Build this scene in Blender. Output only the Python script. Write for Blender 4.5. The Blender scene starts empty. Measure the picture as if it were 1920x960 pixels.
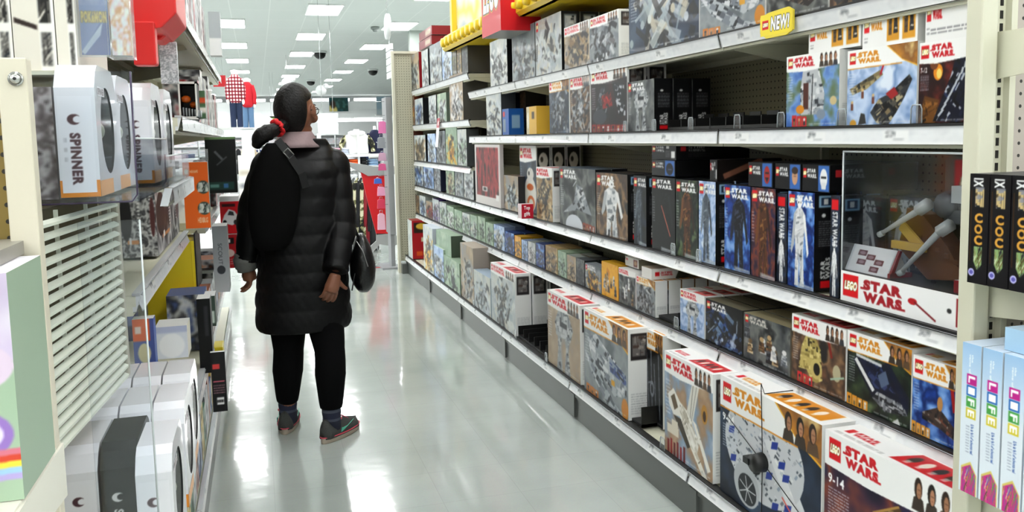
import bpy, bmesh, math, random
import numpy as np
from mathutils import Vector, Matrix
from mathutils.geometry import tessellate_polygon
SC = bpy.context.scene
COL = SC.collection
PI = math.pi
# ------------------------------------------------------------------ camera
FOC, CX, CY, EYE = 1600.0, 960.0, 416.0, 1.37
RC = np.array([[0.95809567, -0.2856488, -0.02138801],
               [-0.04887649, -0.08945161, -0.99479118],
               [0.28224772, 0.9541505, -0.09966471]])      # rows: right, down, forward of the camera in the room
cd = bpy.data.cameras.new('camera'); cam = bpy.data.objects.new('camera', cd); COL.objects.link(cam)
cd.sensor_width = 36; cd.sensor_fit = 'HORIZONTAL'; cd.lens = FOC / 1920 * 36
cd.shift_y = -(480 - CY) / 1920; cd.clip_start = 0.05; cd.clip_end = 200
M = Matrix.Identity(4)
for i in range(3):
    M[i][0] = RC[0][i]; M[i][1] = -RC[1][i]; M[i][2] = -RC[2][i]
M[2][3] = EYE
cam.matrix_world = M
SC.camera = cam
# ------------------------------------------------------------------ light and exposure
SC.view_settings.view_transform = 'Standard'; SC.view_settings.look = 'None'
SC.view_settings.gamma = 1.0; SC.view_settings.use_curve_mapping = False
SC.view_settings.exposure = 0.4
LAMP = 14.0            # strength of the ceiling panels
W = bpy.data.worlds.new('room_air'); SC.world = W; W.use_nodes = True
W.node_tree.nodes['Background'].inputs[0].default_value = (0.9, 0.95, 1, 1)
W.node_tree.nodes['Background'].inputs[1].default_value = 0.12
# ------------------------------------------------------------------ survey helpers (room metres: X across, Y along the aisle, Z up)
def on(x, y, axis, val):
    d = RC.T @ np.array([(x - CX) / FOC, (y - CY) / FOC, 1.0]); o = np.array([0, 0, EYE])
    return o + d * (val - o[axis]) / d[axis]
def yof(x, X, z):      # Y of the point of line (X, ., z) seen at column x
    k = (x - CX) / FOC; p = np.array([X, 0, z - EYE])
    r0, r2 = RC[0], RC[2]
    return (r0 @ p - k * (r2 @ p)) / (k * r2[1] - r0[1])
# ------------------------------------------------------------------ colour + materials
def s2l(c):
    c = np.asarray(c, float)
    return np.where(c <= 0.04045, c / 12.92, ((c + 0.055) / 1.055) ** 2.4)
def C(h):
    if isinstance(h, str):
        return tuple(int(h[i:i+2], 16) / 255 for i in (0, 2, 4))
    return tuple(h)
MATS = {}
def mat(name, col, rough=0.5, metal=0.0, coat=0.0, bump=0.0, bscale=60, vary=0.0, vscale=8, emit=0.0, spec=0.5):
    if name in MATS: return MATS[name]
    m = bpy.data.materials.new(name); m.use_nodes = True; nt = m.node_tree; N = nt.nodes; L = nt.links
    b = N['Principled BSDF']; c = list(s2l(C(col))) + [1]
    b.inputs['Base Color'].default_value = c; b.inputs['Roughness'].default_value = rough
    b.inputs['Metallic'].default_value = metal; b.inputs['Coat Weight'].default_value = coat
    b.inputs['Specular IOR Level'].default_value = spec
    tc = N.new('ShaderNodeTexCoord')
    if vary:
        n = N.new('ShaderNodeTexNoise'); n.inputs['Scale'].default_value = vscale; n.inputs['Detail'].default_value = 4
        L.new(tc.outputs['Object'], n.inputs['Vector'])
        r = N.new('ShaderNodeMapRange'); r.inputs[3].default_value = 1 - vary; r.inputs[4].default_value = 1 + vary
        L.new(n.outputs['Fac'], r.inputs[0])
        h = N.new('ShaderNodeHueSaturation'); h.inputs['Color'].default_value = c
        L.new(r.outputs[0], h.inputs['Value']); L.new(h.outputs[0], b.inputs['Base Color'])
    if bump:
        n = N.new('ShaderNodeTexNoise'); n.inputs['Scale'].default_value = bscale; n.inputs['Detail'].default_value = 3
        L.new(tc.outputs['Object'], n.inputs['Vector'])
        bp = N.new('ShaderNodeBump'); bp.inputs['Strength'].default_value = bump; bp.inputs['Distance'].default_value = 0.01
        L.new(n.outputs['Fac'], bp.inputs['Height']); L.new(bp.outputs[0], b.inputs['Normal'])
    if emit:
        b.inputs['Emission Color'].default_value = c; b.inputs['Emission Strength'].default_value = emit
    MATS[name] = m; return m
def art_mat(name='printed_card', rough=0.42, coat=0.04):
    if name in MATS: return MATS[name]
    m = bpy.data.materials.new(name); m.use_nodes = True; nt = m.node_tree
    b = nt.nodes['Principled BSDF']; b.inputs['Roughness'].default_value = rough; b.inputs['Coat Weight'].default_value = coat; b.inputs['Specular IOR Level'].default_value = .25
    a = nt.nodes.new('ShaderNodeAttribute'); a.attribute_name = 'print'
    nt.links.new(a.outputs['Color'], b.inputs['Base Color'])
    MATS[name] = m; return m
def clear_mat(name='clear_plastic', tint=(0.93, 0.95, 0.97), gloss=0.06, milk=0.0):
    if name in MATS: return MATS[name]
    m = bpy.data.materials.new(name); m.use_nodes = True; nt = m.node_tree; N = nt.nodes; L = nt.links
    N.remove(N['Principled BSDF'])
    t = N.new('ShaderNodeBsdfTransparent'); t.inputs[0].default_value = (*tint, 1)
    g = N.new('ShaderNodeBsdfGlossy'); g.inputs['Roughness'].default_value = 0.08
    lw = N.new('ShaderNodeLayerWeight'); lw.inputs[0].default_value = 0.25
    f = N.new('ShaderNodeMapRange'); f.inputs[3].default_value = 0.03; f.inputs[4].default_value = 0.5; L.new(lw.outputs['Facing'], f.inputs[0])
    mx = N.new('ShaderNodeMixShader'); L.new(f.outputs[0], mx.inputs[0]); L.new(t.outputs[0], mx.inputs[1]); L.new(g.outputs[0], mx.inputs[2])
    out = mx
    if milk:
        d = N.new('ShaderNodeBsdfDiffuse'); d.inputs[0].default_value = (0.85, 0.87, 0.9, 1)
        m2 = N.new('ShaderNodeMixShader'); m2.inputs[0].default_value = milk
        L.new(mx.outputs[0], m2.inputs[1]); L.new(d.outputs[0], m2.inputs[2]); out = m2
    L.new(out.outputs[0], N['Material Output'].inputs[0])
    MATS[name] = m; return m
def peg_mat(name, col, axes='YZ', pitch=0.0254, hole=0.0036, rough=0.55):
    if name in MATS: return MATS[name]
    m = mat(name, col, rough); nt = m.node_tree; N = nt.nodes; L = nt.links
    tc = N.new('ShaderNodeTexCoord'); sx = N.new('ShaderNodeSeparateXYZ'); L.new(tc.outputs['Object'], sx.inputs[0])
    def mth(op, a, b=None):
        n = N.new('ShaderNodeMath'); n.operation = op
        for i, v in enumerate((a, b)):
            if v is None: continue
            if isinstance(v, (int, float)): n.inputs[i].default_value = v
            else: L.new(v, n.inputs[i])
        return n.outputs[0]
    ds = []
    for ax in axes:
        v = sx.outputs['XYZ'.index(ax)]
        f = mth('FRACT', mth('DIVIDE', v, pitch)); ds.append(mth('POWER', mth('MULTIPLY', mth('SUBTRACT', f, 0.5), pitch), 2.0))
    r = mth('SQRT', mth('ADD', ds[0], ds[1]))
    mask = mth('LESS_THAN', r, hole)
    mx = N.new('ShaderNodeMix'); mx.data_type = 'RGBA'
    mx.inputs[6].default_value = (*s2l(C(col)), 1); mx.inputs[7].default_value = (0.02, 0.017, 0.012, 1)
    L.new(mask, mx.inputs[0]); L.new(mx.outputs[2], N['Principled BSDF'].inputs['Base Color'])
    return m
# ------------------------------------------------------------------ mesh helpers
class MB:
    def __init__(s): s.v = []; s.f = []; s.smooth = []; s.mi = []
    def add(s, vs, fs, smooth=False, mi=0):
        o = len(s.v); s.v += [tuple(p) for p in vs]
        for f in fs: s.f.append([i + o for i in f]); s.smooth.append(smooth); s.mi.append(mi)
        return s
    def box(s, x0, x1, y0, y1, z0, z1, mi=0):
        vs = [(x, y, z) for z in (z0, z1) for y in (y0, y1) for x in (x0, x1)]
        return s.add(vs, [(0, 2, 3, 1), (4, 5, 7, 6), (0, 1, 5, 4), (2, 6, 7, 3), (0, 4, 6, 2), (1, 3, 7, 5)], mi=mi)
    def prism(s, poly, z0, z1, axis=2, mi=0):        # polygon extruded along an axis
        n = len(poly)
        def mk(p, t):
            return {2: (p[0], p[1], t), 1: (p[0], t, p[1]), 0: (t, p[0], p[1])}[axis]
        vs = [mk(p, z0) for p in poly] + [mk(p, z1) for p in poly]
        tri = tessellate_polygon([[Vector((p[0], p[1], 0)) for p in poly]])
        fs = [tuple(t) for t in tri] + [tuple(i + n for i in t[::-1]) for t in tri]
        fs += [(i, (i + 1) % n, (i + 1) % n + n, i + n) for i in range(n)]
        return s.add(vs, fs, mi=mi)
    def tube(s, pts, r, n=8, mi=0, caps=True):
        pts = [Vector(p) for p in pts]; rs = r if isinstance(r, (list, tuple)) else [r] * len(pts)
        vs = []; up = Vector((0, 0, 1))
        for i, p in enumerate(pts):
            d = (pts[min(i + 1, len(pts) - 1)] - pts[max(i - 1, 0)]).normalized()
            a = d.cross(up)
            if a.length < 1e-3: a = d.cross(Vector((1, 0, 0)))
            a.normalize(); b = d.cross(a)
            vs += [p + (a * math.cos(t) + b * math.sin(t)) * rs[i] for t in [2 * PI * k / n for k in range(n)]]
        fs = [(i * n + k, i * n + (k + 1) % n, (i + 1) * n + (k + 1) % n, (i + 1) * n + k) for i in range(len(pts) - 1) for k in range(n)]
        if caps: fs += [tuple(range(n)), tuple(range((len(pts) - 1) * n, len(pts) * n))]
        return s.add(vs, fs, True, mi)
    def loft(s, rings, cap=True, closed=True, smooth=True, mi=0):
        n = len(rings[0]); vs = [p for r in rings for p in r]
        m = n if closed else n - 1
        fs = [(i * n + k, i * n + (k + 1) % n, (i + 1) * n + (k + 1) % n, (i + 1) * n + k) for i in range(len(rings) - 1) for k in range(m)]
        if cap: fs += [tuple(range(n))[::-1], tuple(range((len(rings) - 1) * n, len(rings) * n))]
        return s.add(vs, fs, smooth, mi)
    def ball(s, c, r, nu=16, nv=10, mi=0, zmin=-1, zmax=1):
        if isinstance(r, (int, float)): r = (r, r, r)
        rings = []
        for j in range(nv + 1):
            t = math.asin(max(-1, min(1, zmin + (zmax - zmin) * j / nv))) if (zmin, zmax) != (-1, 1) else -PI / 2 + PI * j / nv
            q = max(math.cos(t), 1e-3)
            rings.append([(c[0] + r[0] * q * math.cos(a), c[1] + r[1] * q * math.sin(a), c[2] + r[2] * math.sin(t)) for a in [2 * PI * k / nu for k in range(nu)]])
        return s.loft(rings, mi=mi)
    def mesh(s, name, mats):
        me = bpy.data.meshes.new(name); me.from_pydata(s.v, [], s.f); me.update()
        for m in (mats if isinstance(mats, (list, tuple)) else [mats]): me.materials.append(m)
        me.polygons.foreach_set('use_smooth', s.smooth); me.polygons.foreach_set('material_index', s.mi)
        bm = bmesh.new(); bm.from_mesh(me); bmesh.ops.recalc_face_normals(bm, faces=bm.faces); bm.to_mesh(me); bm.free()
        return me
    def build(s, name, mats, parent=None, loc=None, rz=0.0, bevel=0.0, subsurf=0):
        o = link(name, s.mesh(name, mats), parent, loc, rz)
        if bevel:
            b = o.modifiers.new('edge', 'BEVEL'); b.width = bevel; b.segments = 2; b.limit_method = 'ANGLE'
        if subsurf:
            b = o.modifiers.new('smooth', 'SUBSURF'); b.levels = b.render_levels = subsurf
        return o
def link(name, me, parent=None, loc=None, rz=0.0):
    o = bpy.data.objects.new(name, me); COL.objects.link(o)
    if parent is not None: o.parent = parent
    if loc is not None: o.location = loc
    if rz: o.rotation_euler = (0, 0, rz)
    return o
def tag(o, label=None, cat=None, group=None, kind=None):
    if label: o['label'] = label
    if cat: o['category'] = cat
    if group: o['group'] = group
    if kind: o['kind'] = kind
    return o
def struct(o): o['kind'] = 'structure'; return o
def empty(name, loc=(0, 0, 0), rz=0.0, label=None, cat=None, group=None):
    o = bpy.data.objects.new(name, None); COL.objects.link(o); o.location = loc; o.rotation_euler = (0, 0, rz)
    return tag(o, label, cat, group)
def copy_tree(o, parent=None):
    c = o.copy(); COL.objects.link(c)
    if parent is not None: c.parent = parent
    for ch in [k for k in COL.objects if k.parent == o]: copy_tree(ch, c)
    return c
# ------------------------------------------------------------------ lettering
_TT = {}
def text_tris(s, bold=0.0, shear=0.0):
    k = (s, bold, shear)
    if k in _TT: return _TT[k]
    cu = bpy.data.curves.new('lettering', 'FONT'); cu.body = s; cu.offset = bold; cu.shear = shear; cu.resolution_u = 3
    cu.space_character = 1.0 + bold * 3; cu.space_line = 0.8
    o = bpy.data.objects.new('lettering', cu); COL.objects.link(o)
    dg = bpy.context.evaluated_depsgraph_get(); dg.update()
    me = bpy.data.meshes.new_from_object(o.evaluated_get(dg))
    me.calc_loop_triangles()
    v = np.array([w.co[:2] for w in me.vertices]).reshape(-1, 2)
    t = np.array([l.vertices[:] for l in me.loop_triangles]).reshape(-1, 3)
    bpy.data.objects.remove(o); bpy.data.curves.remove(cu); bpy.data.meshes.remove(me)
    lo = v.min(0); hi = v.max(0); v = (v - lo) / (hi - lo)
    _TT[k] = (v[t], (hi - lo)[0] / (hi - lo)[1]); return _TT[k]
# block lettering for the two-line space logo: strokes on a grid, drawn as slabs
BLK = {'S': ['111', '100', '111', '001', '111'], 'T': ['111', '010', '010', '010', '010'], 'A': ['111', '101', '111', '101', '101'],
       'R': ['110', '101', '110', '101', '101'], 'W': ['10101', '10101', '10101', '10101', '01010']}
def block_rects(word):
    x = 0; out = []
    for ch in word:
        g = BLK[ch]; n = len(g[0])
        for r, row in enumerate(g):
            for c, b in enumerate(row):
                if b == '1': out.append((x + c, 4 - r, x + c + 1, 5 - r))
        x += n + 0.55
    w = x - 0.55
    return [(a / w, b / 5, c / w, d / 5) for a, b, c, d in out]
# ------------------------------------------------------------------ printed faces, drawn as colour cells
class Art:
    def __init__(s, w, h, cw, ch=None, base='ffffff'):
        ch = ch or cw; s.w, s.h = w, h
        s.nx = max(2, min(260, int(round(w / cw)))); s.ny = max(2, min(260, int(round(h / ch))))
        s.S = 2; s.X, s.Y = s.nx * s.S, s.ny * s.S
        s.a = np.empty((s.Y, s.X, 3)); s.a[:] = C(base)
        s.gu, s.gv = np.meshgrid((np.arange(s.X) + .5) / s.X, (np.arange(s.Y) + .5) / s.Y)
        s.rng = np.random.default_rng(7)
    def noise(s, sc, seed=0, oct=4, ax=1.0):
        r = np.random.default_rng(seed); out = 0; amp = 1; tot = 0
        for o in range(oct):
            n = sc * 2 ** o; gx = int(n * ax) + 3; gy = int(n * s.h / s.w) + 3
            g = r.random((gy, gx)); x = s.gu * (gx - 1.001); y = s.gv * (gy - 1.001)
            i = x.astype(int); j = y.astype(int); fx = x - i; fy = y - j; fx = fx * fx * (3 - 2 * fx); fy = fy * fy * (3 - 2 * fy)
            v = (g[j, i] * (1 - fx) + g[j, i + 1] * fx) * (1 - fy) + (g[j + 1, i] * (1 - fx) + g[j + 1, i + 1] * fx) * fy
            out = out + v * amp; tot += amp; amp *= .55
        return out / tot
    def ramp(s, t, cols):
        t = np.clip(t, 0, 1) * (len(cols) - 1); i = np.minimum(t.astype(int), len(cols) - 2); f = (t - i)[..., None]
        c = np.array([C(k) for k in cols]); return c[i] * (1 - f) + c[i + 1] * f
    def put(s, mask, col, al=1.0):
        m = (mask.astype(float) * al)[..., None]
        s.a = s.a * (1 - m) + (np.asarray(C(col)) if not isinstance(col, np.ndarray) else col) * m; return s
    def rect(s, u0, v0, u1, v1, col, al=1.0):
        x0, x1, y0, y1 = [int(round(k)) for k in (u0 * s.X, u1 * s.X, v0 * s.Y, v1 * s.Y)]
        r = s.a[max(y0, 0):max(y1, y0 + 1), max(x0, 0):max(x1, x0 + 1)]; r[:] = r * (1 - al) + np.array(C(col)) * al; return s
    def pmask(s, P):
        m = np.zeros((s.Y, s.X), bool); P = np.asarray(P, float)
        x0, y0 = np.floor(P.min(0) * (s.X, s.Y)).astype(int) - 1; x1, y1 = np.ceil(P.max(0) * (s.X, s.Y)).astype(int) + 1
        x0, y0 = max(x0, 0), max(y0, 0); x1, y1 = min(x1, s.X), min(y1, s.Y)
        if x1 <= x0 or y1 <= y0: return m
        gu = s.gu[y0:y1, x0:x1]; gv = s.gv[y0:y1, x0:x1]; ins = np.zeros(gu.shape, bool)
        n = len(P)
        for i in range(n):
            (ax, ay), (bx, by) = P[i], P[(i + 1) % n]
            if ay == by: continue
            c = (ay > gv) != (by > gv)
            ins ^= c & (gu < (bx - ax) * (gv - ay) / (by - ay) + ax)
        m[y0:y1, x0:x1] = ins; return m
    def poly(s, P, col, al=1.0): return s.put(s.pmask(P), col, al)
    def emask(s, cx, cy, rx, ry, ang=0):
        du = (s.gu - cx) * s.w; dv = (s.gv - cy) * s.h; ca, sa = math.cos(ang), math.sin(ang)
        return ((du * ca + dv * sa) / (rx * s.w)) ** 2 + ((-du * sa + dv * ca) / (ry * s.h)) ** 2 < 1
    def ell(s, cx, cy, rx, ry, col, ang=0, al=1.0): return s.put(s.emask(cx, cy, rx, ry, ang), col, al)
    def line(s, u0, v0, u1, v1, wd, col):
        dx, dy = (u1 - u0) * s.w, (v1 - v0) * s.h; L = math.hypot(dx, dy) or 1; nx, ny = -dy / L * wd / 2 / s.w, dx / L * wd / 2 / s.h
        return s.poly([(u0 + nx, v0 + ny), (u1 + nx, v1 + ny), (u1 - nx, v1 - ny), (u0 - nx, v0 - ny)], col)
    def tmask(s, t, u0, v0, u1, v1, bold=0.0, shear=0.0, rot=0):
        tri, _ = text_tris(t, bold, shear); tri = tri.copy()
        if rot == 90: tri = np.stack([1 - tri[..., 1], tri[..., 0]], -1)
        if rot == -90: tri = np.stack([tri[..., 1], 1 - tri[..., 0]], -1)
        tri = tri * (u1 - u0, v1 - v0) + (u0, v0); m = np.zeros((s.Y, s.X), bool)
        q = tri * (s.X, s.Y) - .5
        for p in q:
            x0, y0 = np.floor(p.min(0)).astype(int); x1, y1 = np.ceil(p.max(0)).astype(int) + 1
            x0, y0 = max(x0, 0), max(y0, 0); x1, y1 = min(x1, s.X), min(y1, s.Y)
            if x1 <= x0 or y1 <= y0: continue
            gx, gy = np.meshgrid(np.arange(x0, x1), np.arange(y0, y1)); e = []
            for i in range(3):
                a, b = p[i], p[(i + 1) % 3]; e.append((b[0] - a[0]) * (gy - a[1]) - (b[1] - a[1]) * (gx - a[0]))
            e = np.array(e); m[y0:y1, x0:x1] |= (e >= -1e-6).all(0) | (e <= 1e-6).all(0)
        return m
    def text(s, t, u0, v0, u1, v1, col, bold=0.0, shear=0.0, rot=0, al=1.0): return s.put(s.tmask(t, u0, v0, u1, v1, bold, shear, rot), col, al)
    def tiny(s, u0, v0, u1, v1, rows, col, al=.6, seed=1):      # print too small to read
        r = np.random.default_rng(seed); hh = (v1 - v0) / rows
        for k in range(rows):
            u = u0
            while u < u1:
                w = r.uniform(.02, .09) * (u1 - u0) * 3; s.rect(u, v0 + hh * (k + .25), min(u + w, u1), v0 + hh * (k + .7), col, al); u += w + (u1 - u0) * .03
        return s
    def bricks(s, P, pal, n=120, size=0.06, ang=0, seed=3, dark='20242a'):   # a hull built of many small blocks
        m = s.pmask(P); r = np.random.default_rng(seed); P = np.asarray(P); lo, hi = P.min(0), P.max(0); keep = s.a.copy()
        s.put(m, pal[0])
        for k in range(n):
            c = lo + (hi - lo) * r.random(2); sx = size * r.uniform(.3, 1.5); sy = size * r.uniform(.15, .6) * s.w / s.h; t = ang + r.choice([0, 0, PI / 2]) + r.normal(0, .06)
            ca, sa = math.cos(t), math.sin(t)
            Q = [(c[0] + (x * sx * ca - y * sy * sa), c[1] + (x * sx * sa + y * sy * ca) * 1.0) for x, y in ((-1, -1), (1, -1), (1, 1), (-1, 1))]
            s.poly(Q, pal[r.integers(len(pal))] if r.random() > .16 else dark)
        s.a = np.where(m[..., None], s.a, keep); return s
    def cells(s):
        return s.a.reshape(s.ny, s.S, s.nx, s.S, 3).mean((1, 3))
def brick_logo(a, u0, v0, u1, v1):
    a.rect(u0, v0, u1, v1, 'd8121c')
    du, dv = u1 - u0, v1 - v0
    if du * a.X > 9:
        for d, c in ((0.05, '1a1a1a'), (0.03, 'f4d64a')):
            m = a.tmask('LEGO', u0 + du * .08, v0 + dv * .3, u1 - du * .08, v0 + dv * .72, .06, .25)
            k = 2 if c == '1a1a1a' else 1
            mm = m.copy()
            for i in range(1, k + 1):
                for ax in (0, 1): mm |= np.roll(m, i, ax) | np.roll(m, -i, ax)
            a.put(mm, c)
        a.put(m, 'ffffff')
    else: a.rect(u0 + du * .15, v0 + dv * .35, u1 - du * .15, v0 + dv * .65, 'ffffff')
def space_logo(a, u0, v0, u1, v1, col):
    vm = (v0 + v1) / 2; g = (v1 - v0) * .04
    for word, b0, b1 in (('STAR', vm + g, v1), ('WARS', v0, vm - g)):
        if (b1 - b0) * a.Y > 9: a.text(word, u0, b0, u1, b1, col, .075)
        else:
            for x0, y0, x1, y1 in block_rects(word): a.rect(u0 + (u1 - u0) * x0, b0 + (b1 - b0) * y0, u0 + (u1 - u0) * x1, b0 + (b1 - b0) * y1, col)
    a.rect(u0 - (u1 - u0) * .08, vm + g, u0 + (u1 - u0) * .1, vm + g + (v1 - v0) * .1, col); a.rect(u1 - (u1 - u0) * .1, v0, u1 + (u1 - u0) * .08, v0 + (v1 - v0) * .1, col)
def printed_mesh(name, faces, m=None):
    """faces: list of (origin, uvec, vvec, Art or colour); one mesh, one colour cell grid per face"""
    V, Fc, CO = [], [], []; off = 0
    for o, u, v, a in faces:
        o, u, v = (np.array(k, float) for k in (o, u, v))
        cc = a.cells() if isinstance(a, Art) else np.array(C(a)).reshape(1, 1, 3)
        ny, nx = cc.shape[:2]
        gu, gv = np.meshgrid(np.arange(nx + 1) / nx, np.arange(ny + 1) / ny)
        V.append(o + gu[..., None] * u + gv[..., None] * v)
        p = np.pad(cc, ((0, 1), (0, 1), (0, 0)), 'edge'); p[1:, :] = (p[1:, :] + np.concatenate([p[:-1]], 0)) / 2; p[:, 1:] = (p[:, 1:] + p[:, :-1]) / 2
        CO.append(p.reshape(-1, 3))
        i, j = np.meshgrid(np.arange(nx), np.arange(ny)); k = off + j * (nx + 1) + i
        Fc.append(np.stack([k, k + 1, k + nx + 2, k + nx + 1], -1).reshape(-1, 4)); off += (nx + 1) * (ny + 1)
    V = np.concatenate([x.reshape(-1, 3) for x in V]); Fc = np.concatenate(Fc); CO = s2l(np.clip(np.concatenate(CO), 0, 1))
    me = bpy.data.meshes.new(name); me.vertices.add(len(V)); me.vertices.foreach_set('co', V.ravel())
    me.loops.add(len(Fc) * 4); me.loops.foreach_set('vertex_index', Fc.ravel().astype(np.int32))
    me.polygons.add(len(Fc)); me.polygons.foreach_set('loop_start', np.arange(0, len(Fc) * 4, 4, dtype=np.int32))
    me.update(calc_edges=True)
    at = me.color_attributes.new('print', 'FLOAT_COLOR', 'POINT')
    at.data.foreach_set('color', np.concatenate([CO, np.ones((len(CO), 1))], 1).ravel())
    me.materials.append(m or art_mat()); me.validate(); return me
def carton_mesh(name, w, d, h, front, side='e8e8e4', top='e8e8e4', left=None, back=None, m=None):
    """box, origin at bottom centre, front towards -y; side is the +x face, left the -x face"""
    x, y = w / 2, d / 2
    return printed_mesh(name, [
        ((-x, -y, 0), (w, 0, 0), (0, 0, h), front), ((x, -y, 0), (0, d, 0), (0, 0, h), side),
        ((x, y, 0), (-w, 0, 0), (0, 0, h), back or 'b8b8b4'), ((-x, y, 0), (0, -d, 0), (0, 0, h), left or (side if not isinstance(side, Art) else 'cfcfca')),
        ((-x, -y, h), (w, 0, 0), (0, d, 0), top), ((-x, y, 0), (w, 0, 0), (0, -d, 0), 'b0b0ac')], m)
# ================================================================== THE SETTING
def plane_box(name, x0, x1, y0, y1, z0, z1, m): return struct(MB().box(x0, x1, y0, y1, z0, z1).build(name, m))
def floor_mat():
    m = mat('polished_vinyl', 'c3c9c4', 0.13); nt = m.node_tree; N = nt.nodes; L = nt.links; b = N['Principled BSDF']
    b.inputs['Coat Weight'].default_value = 0.5; b.inputs['Coat Roughness'].default_value = 0.05
    tc = N.new('ShaderNodeTexCoord')
    n = N.new('ShaderNodeTexNoise'); n.inputs['Scale'].default_value = 1.3; n.inputs['Detail'].default_value = 5; L.new(tc.outputs['Object'], n.inputs[0])
    n2 = N.new('ShaderNodeTexNoise'); n2.inputs['Scale'].default_value = 160; L.new(tc.outputs['Object'], n2.inputs[0])
    br = N.new('ShaderNodeTexBrick'); br.offset = 0; br.inputs['Scale'].default_value = 1; br.inputs['Brick Width'].default_value = .305; br.inputs['Row Height'].default_value = .305
    br.inputs['Mortar Size'].default_value = .0012; br.inputs['Color1'].default_value = (1, 1, 1, 1); br.inputs['Color2'].default_value = (.965, .965, .965, 1); br.inputs['Mortar'].default_value = (.86, .86, .86, 1)
    L.new(tc.outputs['Object'], br.inputs[0])
    cr = N.new('ShaderNodeValToRGB'); cr.color_ramp.elements[0].position = .3; cr.color_ramp.elements[1].position = .75
    cr.color_ramp.elements[0].color = (*s2l(C('a9b1ac')), 1); cr.color_ramp.elements[1].color = (*s2l(C('c2c9c4')), 1); L.new(n.outputs['Fac'], cr.inputs[0])
    mx = N.new('ShaderNodeMix'); mx.data_type = 'RGBA'; mx.blend_type = 'MULTIPLY'; mx.inputs[0].default_value = 1; L.new(cr.outputs[0], mx.inputs[6]); L.new(br.outputs[0], mx.inputs[7])
    m2 = N.new('ShaderNodeMix'); m2.data_type = 'RGBA'; m2.blend_type = 'MULTIPLY'; m2.inputs[0].default_value = .12; L.new(mx.outputs[2], m2.inputs[6]); L.new(n2.outputs['Color'], m2.inputs[7])
    L.new(m2.outputs[2], b.inputs['Base Color'])
    n3 = N.new('ShaderNodeTexNoise'); n3.inputs['Scale'].default_value = 7; n3.inputs['Detail'].default_value = 2; L.new(tc.outputs['Object'], n3.inputs[0])
    bp = N.new('ShaderNodeBump'); bp.inputs['Strength'].default_value = .10; bp.inputs['Distance'].default_value = .01; L.new(n3.outputs['Fac'], bp.inputs['Height'])
    L.new(bp.outputs[0], b.inputs['Normal']); L.new(bp.outputs[0], b.inputs['Coat Normal'])
    return m
plane_box('floor', -14, 16, -8, 46, -.1, 0, floor_mat())
CEIL = 3.67
def ceil_mat():
    m = mat('ceiling_tile', 'd2d7d5', 0.9); nt = m.node_tree; N = nt.nodes; L = nt.links; b = N['Principled BSDF']
    tc = N.new('ShaderNodeTexCoord'); mp = N.new('ShaderNodeMapping'); mp.inputs['Location'].default_value = (0.33, 0, 0); L.new(tc.outputs['Object'], mp.inputs[0])
    br = N.new('ShaderNodeTexBrick'); br.offset = 0; br.inputs['Scale'].default_value = 1; br.inputs['Brick Width'].default_value = .66; br.inputs['Row Height'].default_value = 1.22
    br.inputs['Mortar Size'].default_value = .010; br.inputs['Color1'].default_value = (*s2l(C('d3d8d6')), 1); br.inputs['Color2'].default_value = (*s2l(C('d5dad8')), 1); br.inputs['Mortar'].default_value = (*s2l(C('e0e4e2')), 1)
    L.new(mp.outputs[0], br.inputs[0]); L.new(br.outputs[0], b.inputs['Base Color']); return m
plane_box('ceiling', -14, 16, -8, 46, CEIL, CEIL + .1, ceil_mat())
WALLM = mat('painted_wall', 'd5dad8', .6)
plane_box('wall_back', -14, 16, 46, 46.1, 0, CEIL, WALLM)
plane_box('wall_front', -14, 16, -8.1, -8, 0, CEIL, WALLM)
plane_box('wall_left', -14.1, -14, -8, 46, 0, CEIL, WALLM)
plane_box('wall_right', 16, 16.1, -8, 46, 0, CEIL, WALLM)
w = MB().box(3.25, 16, 18.4, 18.6, 0, CEIL)
for x in (5.0, 7.4, 9.8): w.box(x, x + .03, 18.385, 18.4, 0, CEIL)
for z in (3.05, 2.4): w.box(3.25, 16, 18.385, 18.4, z, z + .03)
w.box(3.35, 3.62, 18.3, 18.4, 2.2, 3.3)
struct(w.build('wall_partition', mat('stockroom_wall', 'b4bcb6', .6)))
# bright valance along the back wall
VAL = mat('valance_white', 'f0f2f2', .5)
GLOW = mat('tube_glow', 'ffffff', .5, emit=5.0)
v = struct(MB().box(-14, 16, 45.2, 45.3, 2.55, 3.35).box(-14, 16, 45.15, 45.2, 2.95, 3.0).box(-14, 16, 45.3, 46, 2.5, 2.56).build('trim_1', VAL))
for k in range(14):
    x = -13 + k * 2.1
    o = empty('wall_light', (x, 45.6, 0), 0, 'long white strip light glowing above the back wall valance', 'light', 'strip lights over the back wall')
    MB().box(-.95, .95, -.28, .28, 3.42, 3.5).build('lamp_housing', VAL, o)
    MB().box(-.93, .93, -.3, -.28, 3.38, 3.52).build('lamp_tube', GLOW, o)
    MB().box(-.93, .93, -.2, .2, 2.44, 2.5).build('lamp_tube', GLOW, o)
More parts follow.
